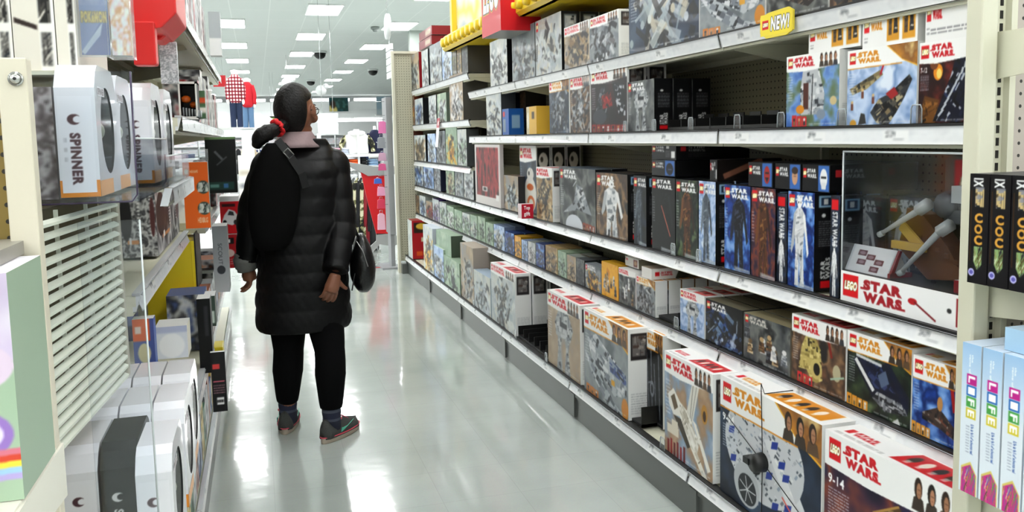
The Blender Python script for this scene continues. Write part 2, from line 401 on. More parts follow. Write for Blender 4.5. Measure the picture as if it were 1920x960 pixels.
# ceiling panels
LM = mat('light_diffuser', 'ffffff', .5, emit=LAMP); FR = mat('light_frame', 'e4e7e6', .5)
dif = MB().box(-.285, .285, -.59, .59, -.02, -.012).mesh('diffuser', LM)
frm = MB()
for a in ((-.305, -.285, -.61, .61), (.285, .305, -.61, .61), (-.285, .285, -.61, -.59), (-.285, .285, .59, .61)): frm.box(*a, -.03, -.001)
frm = frm.mesh('light_frame', FR)
NTH = ['first', 'second', 'third', 'fourth', 'fifth', 'sixth', 'seventh', 'eighth', 'ninth', 'tenth', 'eleventh', 'twelfth', 'thirteenth']
def ceiling_lamp(x, y, lab):
    t = empty('ceiling_light', (x, y, CEIL), 0, lab, 'light', 'recessed ceiling light panels')
    link('diffuser', dif, t); link('frame', frm, t)
for i in range(-4, 5):
    for j in range(-6, 8):
        for (x0, y0, g) in ((1.25, 15.6, 'a'), (-.4, 17.6, 'b')):
            x = x0 + 3.3 * i; y = y0 + 3.95 * j
            if -13 < x < 15 and -7.5 < y < 45 and not (x > 3.2 and y > 17.9):
                ceiling_lamp(x, y, 'rectangular white glowing light panel set in the tiled ceiling')
# domes and small ceiling fittings
for x, y, z, nm in ((1.68, 22.9, 3.67, 'hanging between the nearer light panels'), (3.79, 28.6, 3.67, 'above the far aisle sign'), (2.1, 33.8, 3.67, 'furthest back, over the head of the shopper')):
    o = empty('security_camera', (x, y, z), 0, 'black dome camera under the ceiling, ' + nm, 'camera')
    MB().ball((0, 0, -.06), (.16, .16, .15), 16, 8).build('dome', mat('smoked_dome', '050505', .1), o)
    MB().tube([(0, 0, -.05), (0, 0, 0)], .18, 16).build('mounting_ring', FR, o)
o = MB().tube([(0, 0, -.05), (0, 0, 0)], [.09, .09], 14).tube([(0, 0, -.1), (0, 0, -.05)], [.04, .07], 12).build('smoke_detector', mat('detector', '8d9391', .6), loc=(2.45, 17.9, CEIL))
tag(o, 'small grey smoke detector on the ceiling beside the aisle sign', 'detector')
# red line on the far floor
o = struct(MB().box(.9, 1.6, 9.08, 9.13, 0.0005, .002).build('floor_line', mat('red_tape', 'b8232c', .4)))

# ================================================================== RIGHT-HAND SHELVING
XS, XB, XK, XW = 1.52, 1.40, 1.42, 1.95          # shelf edge, base edge, kick plate, back panel
ZA, ZBB, ZC, ZD, Z0 = .61, .895, 1.375, 1.70, .185
BEIGE = mat('shelf_enamel', 'cfcdb8', .42, vary=.03)
PEGY = peg_mat('pegboard_back', '96927a', 'YZ'); PEGX = peg_mat('pegboard_end', 'aba893', 'XZ')
DKICK = mat('kick_metal', '5c5f5c', .35, metal=.3, vary=.08, vscale=3)
RAIL = art_mat('price_rail_plastic', .22, .5); BLK_ = mat('black_plastic', '0c0c0c', .45); RUB = mat('black_strip', '141414', .5)
CLEAR = clear_mat()
def rail_art(L, cell, tags):
    a = Art(L, .042, cell, .0035, 'dfe1e4'); a.put(np.ones((a.Y, a.X), bool), a.ramp(a.noise(30, 4, 3), ['cfd2d7', 'eceef0', 'e3e5e8']))
    a.rect(0, 0, 1, .12, 'f8f8f8'); a.rect(0, .86, 1, 1, 'bfc2c6')
    for u, t in tags:
        a.rect(u, .16, u + .075, .84, 'f1f2f2'); a.text(t, u + .008, .42, u + .036, .76, '50545a', .01); a.rect(u + .03, .24, u + .062, .3, '5b5f66', .8); a.rect(u + .01, .8, u + .03, .83, '777a80', .8)
    a.rect(0, 0, .004, 1, '9a9ea4'); a.rect(.996, 0, 1, 1, '9a9ea4'); return a
RP = {}
def price_rail(parent, y0, y1, x, z, tags, cell):
    """tilted clear-fronted rail with paper price labels; runs along Y"""
    L = y1 - y0; a = rail_art(L, cell, tags); tl = .014 if z < 1.2 else .002 if z < 1.5 else -.012; xo = x - .002 if tl > 0 else x + .010
    me = printed_mesh('price_strip', [((xo, y1 - .004, z - .045), (0, -(L - .008), 0), (tl, 0, .042), a), ((x - .002, y1 - .004, z - .003), (0, -(L - .008), 0), (.016, 0, .003), 'a8abb0'),
                                      ((x + .012, y0 + .004, z - .045), (.004, 0, 0), (-.006, 0, .045), 'd5d7da'), ((x + .012, y1 - .004, z - .047), (0, -(L - .008), 0), (.012, 0, 0), 'c8cacd')], RAIL)
    return link('price_strip', me, parent)
def shelf(parent, y0, y1, z, depth=None, tags=(), cell=.006, x0=XS, xw=XW):
    s = MB(); s.box(x0 + .012, xw - .01, y0 + .003, y1 - .003, z - .032, z - .004)
    s.box(x0 + .02, x0 + .05, y0 + .003, y1 - .003, z - .055, z - .032); s.box(xw - .06, xw - .03, y0 + .003, y1 - .003, z - .05, z - .032)
    for yy in (y0 + .006, y1 - .012): s.prism([(x0 + .03, z - .033), (xw - .005, z - .033), (xw - .005, z - .11), (xw - .06, z - .11), (x0 + .05, z - .05)], yy, yy + .004, 1)
    o = s.build('shelf', BEIGE, parent)
    MB().box(x0 + .001, x0 + .02, y0 + .003, y1 - .003, z - .006, z + .004).build('front_lip', RUB, o)
    price_rail(o, y0, y1, x0, z, tags, cell); return o
YJ = [1.42, 2.62, 3.82, 5.02, 6.22, 7.42, 8.62]
SL = ['right-hand shelving bay nearest the camera, holding the largest toy boxes and the clear display case', 'second shelving bay along the right side, with tall black figure boxes in the middle',
      'third shelving bay along the right side, under the brick-studded header', 'fourth shelving bay along the right side, with the red foil pack', 'fifth shelving bay along the right side, where the shelf spacing changes', 'last shelving bay on the right, against the pegboard end']
PT = {'A': [['19.99', '26.99', '19.99'], ['19.99', '14.99', '9.99']], 'B': [['24.99', '24.99', '24.99', '24.99'], ['24.99', '24.99', '24.99']], 'C': [['29.99', '29.99', '29.99'], ['29.99', '24.99']], 'D': [['39.99', '49.99'], ['49.99', '29.99']], '0': [['159.99', '99.99'], ['69.99', '79.99', '29.99']]}
random.seed(4)
def tg(k, i):
    t = PT[k][i] if i < 2 else ['9.99', '12.99', '4.99'][: 3]
    n = len(t); return [(.06 + (j + random.uniform(0, .35)) / n * .88, v_) for j, v_ in enumerate(t)]
for i in range(6):
    y0, y1 = YJ[i], YJ[i + 1]; cell = .0035 if i < 2 else .008
    g = empty('gondola_shelving', (0, 0, 0), 0, SL[i], 'shelving', 'right-hand shelving bays')
    MB().box(XW, XW + .02, y0, y1, .1, 2.45).build('back_panel', PEGY, g)
    u = MB()
    u.box(XW - .03, XW, y1 - .024, y1 - .001, 0.1, 2.45); u.build('upright', BEIGE, g)
    b = MB().box(XB + .012, XW, y0 + .002, y1 - .002, Z0 - .03, Z0 - .004).build('base_deck', BEIGE, g)
    MB().box(XB + .001, XB + .03, y0 + .002, y1 - .002, Z0 - .006, Z0 + .003).build('front_lip', RUB, b)
    price_rail(b, y0, y1, XB, Z0, tg('0', i), cell)
    k = MB().box(XK, XK + .02, y0 + .002, y1 - .002, 0, Z0 - .05).box(XK - .008, XK, y0 + .002, y1 - .002, Z0 - .075, Z0 - .05)
    k.box(XK - .012, XK + .02, y1 - .05, y1 - .002, 0.01, Z0 - .06)
    k.build('kick_plate', DKICK, g)
    shelf(g, y0, y1, ZA, tags=tg('A', i), cell=cell); shelf(g, y0, y1, ZBB, tags=tg('B', i), cell=cell)
    if i < 4:
        shelf(g, y0, y1, ZC, tags=tg('C', i), cell=cell); shelf(g, y0, y1, ZD, tags=tg('D', i), cell=cell)
    else:
        for z in (1.145, 1.50, 1.845): shelf(g, y0, y1, z, cell=cell)
        MB().box(XS + .02, XW, y0, y1, 2.44, 2.46).build('top_cap', BEIGE, g) if False else None
# end panel of the run (pegboard) and near corner post
g = empty('pegboard_divider', (0, 0, 0), 0, 'beige pegboard end panel at the far end of the right-hand shelving', 'panel')
MB().box(1.36, 1.95, 8.66, 8.68, .12, 2.22).build('pegboard', PEGX, g)
MB().box(1.335, 1.36, 8.64, 8.70, 0, 2.245).box(1.36, 1.95, 8.64, 8.70, 2.22, 2.245).build('edge_frame', mat('end_enamel', 'c6c3b0', .45), g)
MB().box(1.36, 1.95, 8.56, 8.72, 0, .1).build('base', DKICK, g)
# ================================================================== PRINTED FRONTS
GREYS = ['c9ccd0', 'a4a8ae', '8b9098', 'e4e5e6', '6d727a']
PALS = {'grey': GREYS, 'white': ['f0f0ee', 'd8d9da', 'c2c5c8', 'e6e6e4'], 'blue': ['35538e', '6f93c4', 'c6d4e6', '22335c', '9db7d6'], 'brown': ['7a5a3a', 'a8855a', '4e3a28', 'cbb38c', '6b6a55'],
        'dark': ['1a1c22', '2d3038', '454a55', '6b7078', '0f1014'], 'red': ['b3202a', '7a1820', 'd84a44', '3a1418', 'c9a79c'], 'green': ['9db59a', '7f9a7c', 'c6d3bd', '55694f', 'b7c4c0'],
        'tan': ['cbb593', 'a98f6c', 'dfd0b4', '86714f', '6b5a40'], 'gold': ['e0a21e', 'f2c649', 'b8791a', '7d5418', 'f6e3a0'], 'pale': ['c6ccd2', 'b3bcc2', 'd8dcd8', 'a7b3b8', 'ccc6b6'],
        'navy': ['1c2c66', '2f4ca0', '8796c9', '101838', 'c9cfe2'], 'olive': ['4c4a22', '6d6a33', '2d2c16', '8e8a55'], 'purple': ['5a3f86', '8b74ad', '2e2149', 'c9b8dc']}
def clouds(a, cols, sc=3, seed=1, v0=0, v1=1):
    m = (a.gv >= v0) & (a.gv < v1); t = a.noise(sc, seed, 4); t = (t - .25) / .5
    a.put(m, a.ramp(t, cols))
def faces(a, u0, u1, v0, v1, seed=2, n=3):
    r = np.random.default_rng(seed)
    for k in range(n):
        u = u0 + (u1 - u0) * (k + .5) / n; w_ = (u1 - u0) / n; h_ = v1 - v0; sk = ['b98362', 'c2926e', '8a5c40', 'a87858'][r.integers(4)]
        a.poly([(u - w_ * .5, v0), (u + w_ * .5, v0), (u + w_ * .36, v0 + h_ * .38), (u, v0 + h_ * .5), (u - w_ * .36, v0 + h_ * .38)], ['3a3028', '34363e', '5c4632', '7a6a58'][r.integers(4)])
        a.ell(u - w_ * .02, v0 + h_ * .68, w_ * .30, h_ * .33, ['2c1d14', '4a3220', '1a1612'][r.integers(3)]); a.ell(u + w_ * .03, v0 + h_ * .62, w_ * .18, h_ * .24, sk)
        a.rect(u - w_ * .08, v0 + h_ * .63, u + w_ * .16, v0 + h_ * .67, '4a3024', .5); a.rect(u - w_ * .02, v0 + h_ * .5, u + w_ * .1, v0 + h_ * .53, '7a4034', .6)
def tiles(a, u0, u1, v0, v1, n, col, seed=5):
    r = np.random.default_rng(seed)
    for k in range(n):
        x0 = u0 + (u1 - u0) * k / n; x1 = u0 + (u1 - u0) * (k + .9) / n; a.rect(x0, v0, x1, v1 - (v1 - v0) * .2 * (k / n), col)
        xm = (x0 + x1) / 2; a.ell(xm, v0 + (v1 - v0) * .6, (x1 - x0) * .22, (v1 - v0) * .14, ['c49a6a', 'd8d8d6', '2a2a2c'][r.integers(3)]); a.rect(xm - (x1 - x0) * .2, v0 + (v1 - v0) * .1, xm + (x1 - x0) * .2, v0 + (v1 - v0) * .45, ['5a4030', 'c9c9c7', '303338', '7a6a4a'][r.integers(4)])
def subj(a, kind, seed=3, lo=0.0, hi=.76):
    H = hi - lo; q = lambda P: [(u, lo + v * H) for u, v in P]; r = np.random.default_rng(seed)
    if kind == 'disc':                       # big round freighter-like craft of grey plates with blue patches
        ang = -.6; cx, cy = .52, .50
        m = a.emask(cx - .1, cy + .12, .42, .40, ang)
        P0 = [(cx - .06 + .40 * math.cos(t), cy + .04 + .40 * math.sin(t)) for t in np.linspace(0, 2 * PI, 30)]
        a.bricks(P0, ['d5d7da', 'bfc3c8', 'e6e7e8', '9ea4ac', 'aab4c2'], 520, .028, ang, 5, '3c4450')
        for k in range(11):
            t = .7 + k * .36; a.poly([(cx - .05, cy + .05), (cx + .44 * math.cos(t), cy + .05 + .46 * math.sin(t)), (cx + .44 * math.cos(t + .2), cy + .05 + .46 * math.sin(t + .2))], ['c3c7cb', 'b1b6bc', 'd2d5d8'][k % 3])
            a.line(cx - .05, cy + .05, cx + .44 * math.cos(t), cy + .05 + .46 * math.sin(t), .0022, '4b525c')
        a.poly([(.42, .72), (.58, .78), (.99, .10), (.84, .0), (.74, .02)], 'e0e2e4'); a.line(.5, .74, .92, .05, .004, '59606a'); a.line(.44, .7, .76, .03, .003, '59606a')
        a.bricks(P0, ['d5d7da', 'bfc3c8', 'e6e7e8', '8e949c', 'aab4c2', '6f7781'], 260, .014, ang, 15, '4a525c')
        a.bricks([(.48, .66), (.56, .70), (.90, .12), (.82, .06)], ['e4e5e7', 'cfd3d7', 'f0f0f0'], 70, .02, ang, 9, '6a7078')
        for u, v in ((.12, .32), (.31, .40), (.5, .36), (.62, .5), (.56, .15), (.68, .2), (.8, .18), (.72, .06), (.1, .55), (.55, .62), (.66, .42), (.27, .2)):
            a.poly([(u, v), (u + .06, v + .02), (u + .07, v + .08), (u + .01, v + .06)], '3a56a8')
        a.ell(.38, .40, .07, .065, '18191c'); a.ell(.40, .42, .045, .04, '2a2c31')
        a.ell(.30, .2, .14, .17, 'c7cacd', -.5); a.ell(.31, .17, .1, .12, '3b3f46', -.5)
        for k in range(7): t = k * .9; a.line(.31, .17, .31 + .09 * math.cos(t), .17 + .11 * math.sin(t), .004, 'd8dadc')
        a.poly([(.36, 0), (.46, .07), (.55, 0)], 'c8481c'); a.line(.66, .3, .78, .19, .006, 'e87c6a')
    elif kind == 'shuttle':
        a.poly(q([(.62, 1.08), (.74, 1.0), (.60, .52), (.46, .55)]), 'e6e4dd'); a.line(.62, hi, .55, lo + .55 * H, .004, '9a958a'); a.line(.69, hi, .58, lo + .55 * H, .003, '9a958a')
        a.poly(q([(.08, .72), (.2, .82), (.34, .7), (.36, .52), (.2, .5), (.1, .6)]), 'ece9e2'); a.poly(q([(.14, .7), (.22, .76), (.3, .62), (.22, .56)]), '7a6a52')
        a.bricks(q([(.34, .7), (.5, .64), (.74, .36), (.7, .22), (.56, .24), (.34, .52)]), ['ece9e2', 'd9d5ca', 'c9c3b5', 'f4f2ec'], 60, .05, -.7, 4, '6b6355')
        a.bricks(q([(.56, .24), (.7, .22), (.95, -.05), (.84, -.05)]), ['efece4', 'd7d2c6'], 24, .04, -.9, 5, '7a7060')
        a.bricks(q([(.6, .58), (.68, .55), (.96, .12), (.9, .08)]), ['f2efe8', 'e3dfd4'], 24, .03, -1.1, 5, 'a09888')
        a.poly(q([(.2, .5), (.36, .5), (.56, .24), (.5, .2)]), '59503f'); a.ell(.84, lo + .72 * H, .06, .09, 'c79d4e'); a.ell(.84, lo + .7 * H, .03, .05, '5e4224')
        for k in range(6): a.rect(.06 + k * .07, lo + .0 * H, .1 + k * .07, lo + (.16 + .03 * (k % 2)) * H, ['8f1f22', 'a52a2a', '7a1a1c'][k % 3])
        for k in range(12): a.rect(.03 + .3 * r.random(), lo + (.2 + .2 * r.random()) * H, .07 + .3 * r.random(), lo + (.24 + .2 * r.random()) * H, 'e3ddcf')
    elif kind == 'hauler':
        a.bricks(q([(.08, .82), (.3, .95), (.55, .8), (.95, .6), (.97, .3), (.7, .2), (.5, .35), (.2, .55)]), ['c3c7cb', 'aab0b6', 'd9dbdd', '8b9199', 'e6e7e8'], 130, .05, -.35, 2, '3d434c')
        a.bricks(q([(.0, .62), (.3, .5), (.7, .1), (.95, .02), (.6, -.02), (.2, .3)]), ['bcc1c6', 'd4d6d9', '9399a1', '6f757e'], 110, .05, -.5, 8, '333941')
        a.bricks(q([(.6, .72), (.95, .6), (.97, .45), (.62, .52)]), ['3c4f80', '596fa3', 'a3adbd'], 40, .04, -.3, 6, '262c3a')
        a.rect(.64, lo + .34 * H, .72, lo + .42 * H, 'e2b33c'); a.ell(.34, lo + .85 * H, .03, .03, '33383f')
        a.ell(.93, lo + .12 * H, .07, .12, 'd79a34'); tiles(a, .05, .35, lo, lo + .12 * H, 3, 'd58d2a')
    elif kind == 'crawler':
        a.poly(q([(.38, .78), (.56, .95), (1.0, .25), (1.0, .0), (.62, .0), (.36, .45)]), '6e5434')
        a.bricks(q([(.38, .78), (.56, .95), (.68, .7), (.62, .35), (.38, .45)]), ['86693f', '9a7c4d', '6f5632', 'a88f60'], 70, .04, .4, 2, '4a3820')
        for k in range(8): a.line(.40 + k * .03, lo + (.50 + .05 * k) * H, .66 + k * .05, lo + (.05 + .02 * k) * H, .004, '4a3a20')
        a.line(.38, lo + .78 * H, .56, lo + .95 * H, .006, 'c2a062'); a.poly(q([(0, 0), (.7, .0), (.5, .2), (0, .25)]), '5a2a2a')
    elif kind == 'walker':
        for x in (.38, .62): a.bricks(q([(x - .09, .0), (x + .09, .0), (x + .04, .35), (x + .08, .6), (x - .06, .6), (x - .04, .35)]), ['a9adb0', '8f9498', 'c7c9ca'], 36, .04, .3, int(x * 10), '4a4e53')
        a.bricks(q([(.28, .55), (.72, .55), (.8, .75), (.66, .98), (.36, .98), (.24, .75)]), ['b9bcbe', 'd0d2d3', '8d9296'], 70, .05, .2, 7, '3f444a')
        a.rect(.4, lo + .72 * H, .62, lo + .8 * H, '2c2f35')
    elif kind == 'tower':
        a.bricks(q([(.36, 1.2), (.52, 1.25), (.64, .95), (.74, .55), (.72, .2), (.3, .2), (.28, .6)]), ['c9cccf', 'adb1b6', 'e2e3e4', '8f949a'], 100, .05, .1, 7, '4a4e55')
        a.rect(.34, lo + .3 * H, .44, lo + .75 * H, '6b3c2c'); a.line(.5, lo + .2 * H, .52, lo + .9 * H, .004, '2c2f35')
        a.ell(.68, lo + .2 * H, .08, .07, '9aa5b2'); a.ell(.28, lo + .3 * H, .08, .06, 'e0a030'); a.ell(.9, lo + .42 * H, .06, .06, 'd8c8a0')
    elif kind == 'snowbikes':
        a.bricks(q([(.04, .62), (.2, .72), (.5, .9), (.54, .82), (.3, .6), (.08, .52)]), ['8a7a55', '6b6045', 'b0a27a', '4e4a3c'], 60, .04, .35, 2, '2a2a28')
        a.bricks(q([(.36, .2), (.48, .42), (.64, .5), (.9, .78), (.94, .7), (.84, .42), (.74, .2), (.62, -.02), (.46, .02)]), ['3a3c40', '8a7a5c', 'b5a886', '5a5850', '1c1d20'], 130, .05, .6, 3, '111215')
        a.poly(q([(.58, .5), (.7, .6), (.76, .48), (.66, .4)]), 'a52c2c'); a.line(.5, lo + .82 * H, .57, lo + 1.08 * H, .006, 'c02038')
        for u, v in ((.24, .5), (.4, .4), (.08, .3)): a.rect(u - .02, lo + v * H - .04, u + .02, lo + v * H + .05, '7a4a3a'); a.ell(u, lo + v * H + .07, .018, .02, 'd8b884')
        a.ell(.1, lo + .0 * H + .02, .05, .05, 'd7a545'); a.poly(q([(.18, 0), (.3, .02), (.28, .18), (.22, .2)]), '3b3a38')
    elif kind == 'navyship':
        a.poly([(.0, .0), (.35, .0), (.42, .28), (.12, .34)], '7a5426'); a.bricks([(.02, .0), (.34, .0), (.4, .24), (.1, .3)], ['8d6430', '6d4a22', 'a97c42'], 30, .05, .4, 4, '3c2a18')
        a.bricks([(.3, .02), (.62, .55), (.72, .8), (.98, .95), (1, .1), (.8, .0)], ['1b2038', '2a3354', '39466e', '15171f', 'c4c9d2'], 150, .05, .9, 5, '0b0c12')
        for k in range(9): a.line(.4 + .06 * k, .08 + .07 * k, .5 + .05 * k, .16 + .07 * k, .006, 'c9cdd3')
        a.ell(.38, .62, .09, .1, 'e7a22e'); a.ell(.4, .6, .05, .06, 'f6e08c'); a.ell(.3, .72, .08, .07, '8c5a32')
    elif kind == 'speeder':
        a.poly(q([(.1, .82), (.16, .95), (.56, .9), (.66, .98), (.98, .5), (.96, .2), (.62, .12), (.42, .28)]), '20263e')
        a.bricks(q([(.2, .88), (.55, .86), (.78, .5), (.46, .46)]), ['2a3252', '39446c', '232a44', '4a5680'], 50, .06, -.5, 5, '10131f')
        a.line(.14, lo + .86 * H, .44, lo + .4 * H, .012, 'e6e7e8'); a.line(.15, lo + .93 * H, .56, lo + .88 * H, .008, 'd7d9dc')
        a.poly(q([(.5, .7), (.62, .82), (.68, .62), (.56, .5)]), '6f7d96'); a.bricks(q([(.42, .28), (.62, .12), (.96, .2), (.9, .36), (.5, .42)]), ['8d9096', '6b6f76', 'b9bbbf', '3a3d44'], 60, .04, -.1, 6, '15171c')
        a.poly(q([(.6, .98), (.66, 1.0), (.98, .35), (.9, .3)]), '1e2847'); a.poly(q([(.7, -.04), (.82, .1), (.88, -.05), (.82, -.1)]), 'd7d8d8')
    elif kind == 'barrelbot':
        a.bricks(q([(.14, .28), (.2, .75), (.28, .97), (.46, .98), (.56, .78), (.6, .2), (.5, .12), (.4, .12), (.3, .3)]), ['cfc185', 'b9aa6e', 'e2d79f', 'a3945a'], 110, .05, .1, 7, '5c5230')
        a.ell(.48, lo + .38 * H, .11, .15, 'd6c98d'); a.ell(.49, lo + .38 * H, .06, .09, '241f12'); a.ell(.85, lo + .45 * H, .07, .12, 'c5c0a6'); a.line(.74, lo + .3 * H, .98, lo + .42 * H, .006, 'b9d0c0')
        a.line(.7, lo + 1. * H, .76, lo + .7 * H, .01, '993322')
    elif kind == 'bikes':
        a.bricks(q([(.2, .42), (.5, .6), (.95, .2), (.9, .1), (.5, .25), (.2, .3)]), ['5a4a42', '8a5a48', '3a3536', 'a39a92'], 70, .05, -.3, 7, '201e20')
        a.ell(.52, lo + .66 * H, .05, .09, 'caa06a'); a.line(.72, lo + 1.02 * H, .78, lo + .6 * H, .01, 'b02a2a'); a.ell(.88, lo + .8 * H, .08, .1, '9a8a66'); a.ell(.9, lo + .05 * H, .1, .09, 'd8d8d8')
    elif kind == 'panels':
        a.poly(q([(.25, .9), (.45, 1.05), (.5, .2), (.36, .05)]), '22242a'); a.poly(q([(.6, .8), (.8, .95), (.86, .1), (.7, .0)]), '1b1d22')
        for e in (((.25, .9), (.36, .05)), ((.45, 1.05), (.5, .2)), ((.6, .8), (.7, 0)), ((.8, .95), (.86, .1)), ((.36, .05), (.5, .2)), ((.3, .5), (.5, .55))): a.line(e[0][0], lo + e[0][1] * H, e[1][0], lo + e[1][1] * H, .008, '8d9299')
        a.ell(.5, lo + .45 * H, .1, .09, '9a9ea5'); a.ell(.5, lo + .45 * H, .05, .05, '2a2c31'); a.rect(.04, lo + .45 * H, .22, lo + .78 * H, 'e3b04b'); a.ell(.13, lo + .6 * H, .06, .06, '4a4038')
    elif kind.startswith('figure'):
        pal = {'figure_white': ['e4e5e6', 'c6c9cc', 'f4f4f4', '9da2a8'], 'figure_black': ['101114', '1b1c21', '2a2c32', '08080a'], 'figure_brown': ['6b4526', '8d6238', '4a2f1a', 'a98354'], 'figure_tan': ['7a6a50', 'a39070', '4f4638', 'c2b08c'],
               'figure_navy': ['20222e', '343749', '15161e', '575b70'], 'figure_grey': ['5c6570', '79828c', '3c434c', '9aa2aa']}[kind]
        cx = .5 + .06 * ((seed % 3) - 1)
        a.bricks(q([(cx - .17, .02), (cx - .03, .02), (cx + .0, .42), (cx + .04, .02), (cx + .2, .02), (cx + .14, .5), (cx - .14, .5)]), pal, 50, .05, 1.5, seed)
        if kind == 'figure_black': a.poly(q([(cx - .36, .02), (cx + .36, .0), (cx + .16, .84), (cx - .16, .84)]), '0e0f12')
        a.bricks(q([(cx - .15, .45), (cx + .15, .45), (cx + .22, .85), (cx + .08, .93), (cx - .08, .93), (cx - .22, .85)]), pal, 50, .06, .2, seed + 1, pal[0])
        a.poly(q([(cx - .22, .85), (cx - .13, .84), (cx - .2, .5), (cx - .3, .38), (cx - .33, .44)]), pal[1]); a.poly(q([(cx + .22, .85), (cx + .13, .84), (cx + .24, .55), (cx + .3, .36), (cx + .36, .42)]), pal[2])
        a.ell(cx, lo + .99 * H, .085, .065, pal[2] if kind != 'figure_tan' else 'c39a72'); a.rect(cx - .06, lo + .97 * H, cx + .06, lo + 1.0 * H, '15161a' if 'white' in kind else pal[0])
    elif kind == 'roundbot':
        a.ell(.62, lo + .36 * H, .36, .27, 'e2dfd9'); a.ell(.66, lo + .2 * H, .22, .11, 'd27a34'); a.ell(.66, lo + .2 * H, .13, .06, 'dcd8d0'); a.ell(.62, lo + .5 * H, .2, .05, 'd27a34'); a.ell(.64, lo + .74 * H, .2, .1, 'dedbd6'); a.ell(.56, lo + .76 * H, .05, .03, '17181c'); a.line(.66, lo + .8 * H, .7, lo + .98 * H, .006, '9c9c9c')
    elif kind == 'arrowship':
        a.bricks(q([(.5, .85), (.66, .8), (.9, .3), (.55, .36), (.1, .25), (.42, .5)]), ['a7abb0', 'c6c9cc', '868c93', 'd9dadc'], 90, .04, .6, 3, '2c3036'); a.ell(.42, lo + .02 * H, .24, .2, 'dfe2e8'); a.line(.4, lo + .8 * H, .5, lo + .92 * H, .006, 'cfd2d6'); tiles(a, .66, .98, lo - .02, lo + .14 * H, 4, 'a64a24')
    elif kind == 'plains':
        a.bricks(q([(.3, .3), (.6, .75), (.95, .9), (1.1, .4), (.7, .1)]), ['3a3230', '5b4a40', '8a7a6a', 'b9a890', '241e1e'], 120, .05, .4, 4)
    elif kind == 'redscene':
        a.put(a.gv < hi, a.ramp(a.noise(3, 3), ['1e1a1e', '38242a', '54282a'])); a.bricks(q([(.1, .3), (.28, .85), (.4, .9), (.5, .3), (.3, .12)]), ['2c2c32', '55575e', '8c8f95'], 60, .05, 1.1, 3); a.ell(.25, lo + .3 * H, .2, .12, '4f5158'); a.bricks(q([(.6, .95), (.92, .9), (.96, .3), (.8, .28)]), ['1c1d22', '34363e', 'c8cacf'], 50, .05, 1.2, 5)
        a.bricks(q([(.3, .7), (.56, .8), (.62, .5), (.35, .45)]), ['a3221f', 'd0392c', '6f1614'], 30, .04, .7, 3); tiles(a, .02, .98, lo, lo + .16 * H, 7, 'a3241f')
    elif kind == 'crowd':
        for k in range(9):
            u = .08 + .84 * r.random(); v = .05 + .5 * r.random(); c = PALS[['tan', 'grey', 'brown', 'white', 'dark'][r.integers(5)]]
            a.bricks(q([(u - .07, v), (u + .07, v), (u + .05, v + .26), (u - .05, v + .26)]), c, 10, .04, 0, k); a.ell(u, lo + (v + .32) * H, .045, .055, c[3])
    else:                                     # mixed small print
        pal = PALS.get(kind, GREYS)
        dk = ['2a2c30', '3a3634', '1c1e22']; nx_ = 90
        for k in range(nx_):                  # crowded small scene: overlapping slabs, streaks and dots
            c = (r.normal(.5, .22), r.beta(1.6, 1.6)); t = r.choice([.5, 1.1, 2.2, 2.7]) + r.normal(0, .2); sx = .13 * r.uniform(.2, 1.3); sy = .05 * r.uniform(.25, 1.2)
            ca, sa = math.cos(t), math.sin(t); Q = [(c[0] + x * sx * ca - y * sy * sa, c[1] + (x * sx * sa + y * sy * ca) * a.w / a.h) for x, y in ((-1, -1), (1, -.7), (.8, 1), (-1, .8))]
            a.poly(q(Q), (pal + dk)[r.integers(len(pal) + 3)], .75)
        for k in range(8): a.ell(r.random(), lo + r.random() * H * .5, .03, .03 * a.w / a.h, (pal + dk)[r.integers(len(pal) + 3)])
BODY = {'space': ['27303f', '3c4a60', '566a80'], 'night': ['0e1016', '1c2230', '2b3a54'], 'dust': ['c9b9a2', 'b6a58f', 'a9a8a8'], 'dune': ['c8b39a', 'b99f86', '9fb0c4', 'c3ccd6'], 'grey': ['8d9499', 'a9aeb0', '767d82'], 'pale': ['aab3b6', 'c2c8c8', 'd3d4cc', 'a5afb8'],
        'dusk': ['2c2140', '5b3a52', '9a5a48', '3a3560'], 'snow': ['9fb6d8', 'c9d8ee', '7f9cc8', 'dfe8f4'], 'hills': ['5f86c6', '8fb0dc', '7d8f72', '6a7c5c'], 'blue': ['2f5faf', '173a7c', '6f9ad6', '9fc0ea'], 'green': ['a8b9a6', '8ea68e', 'bccbb6'], 'tan': ['c6ad86', '9f8660', 'd9c8a4'],
        'redn': ['56201e', '3a1a1c', '8a3a2c'], 'black': ['0c0c0f', '16171b', '222329'], 'yellow': ['e8b02a', 'f0c548', 'd99a1c'], 'olive': ['4a4820', '6a6632', '8c8a50', '33351c'], 'smoke': ['3c4044', '6a6e70', '8d8f8c', '25282b'], 'rust': ['8a6a50', '5a4a42', 'a88a6a', '3c3634'], 'swamp': ['5a6a4a', '3a4a3a', '1c2622', '7a8a6a']}
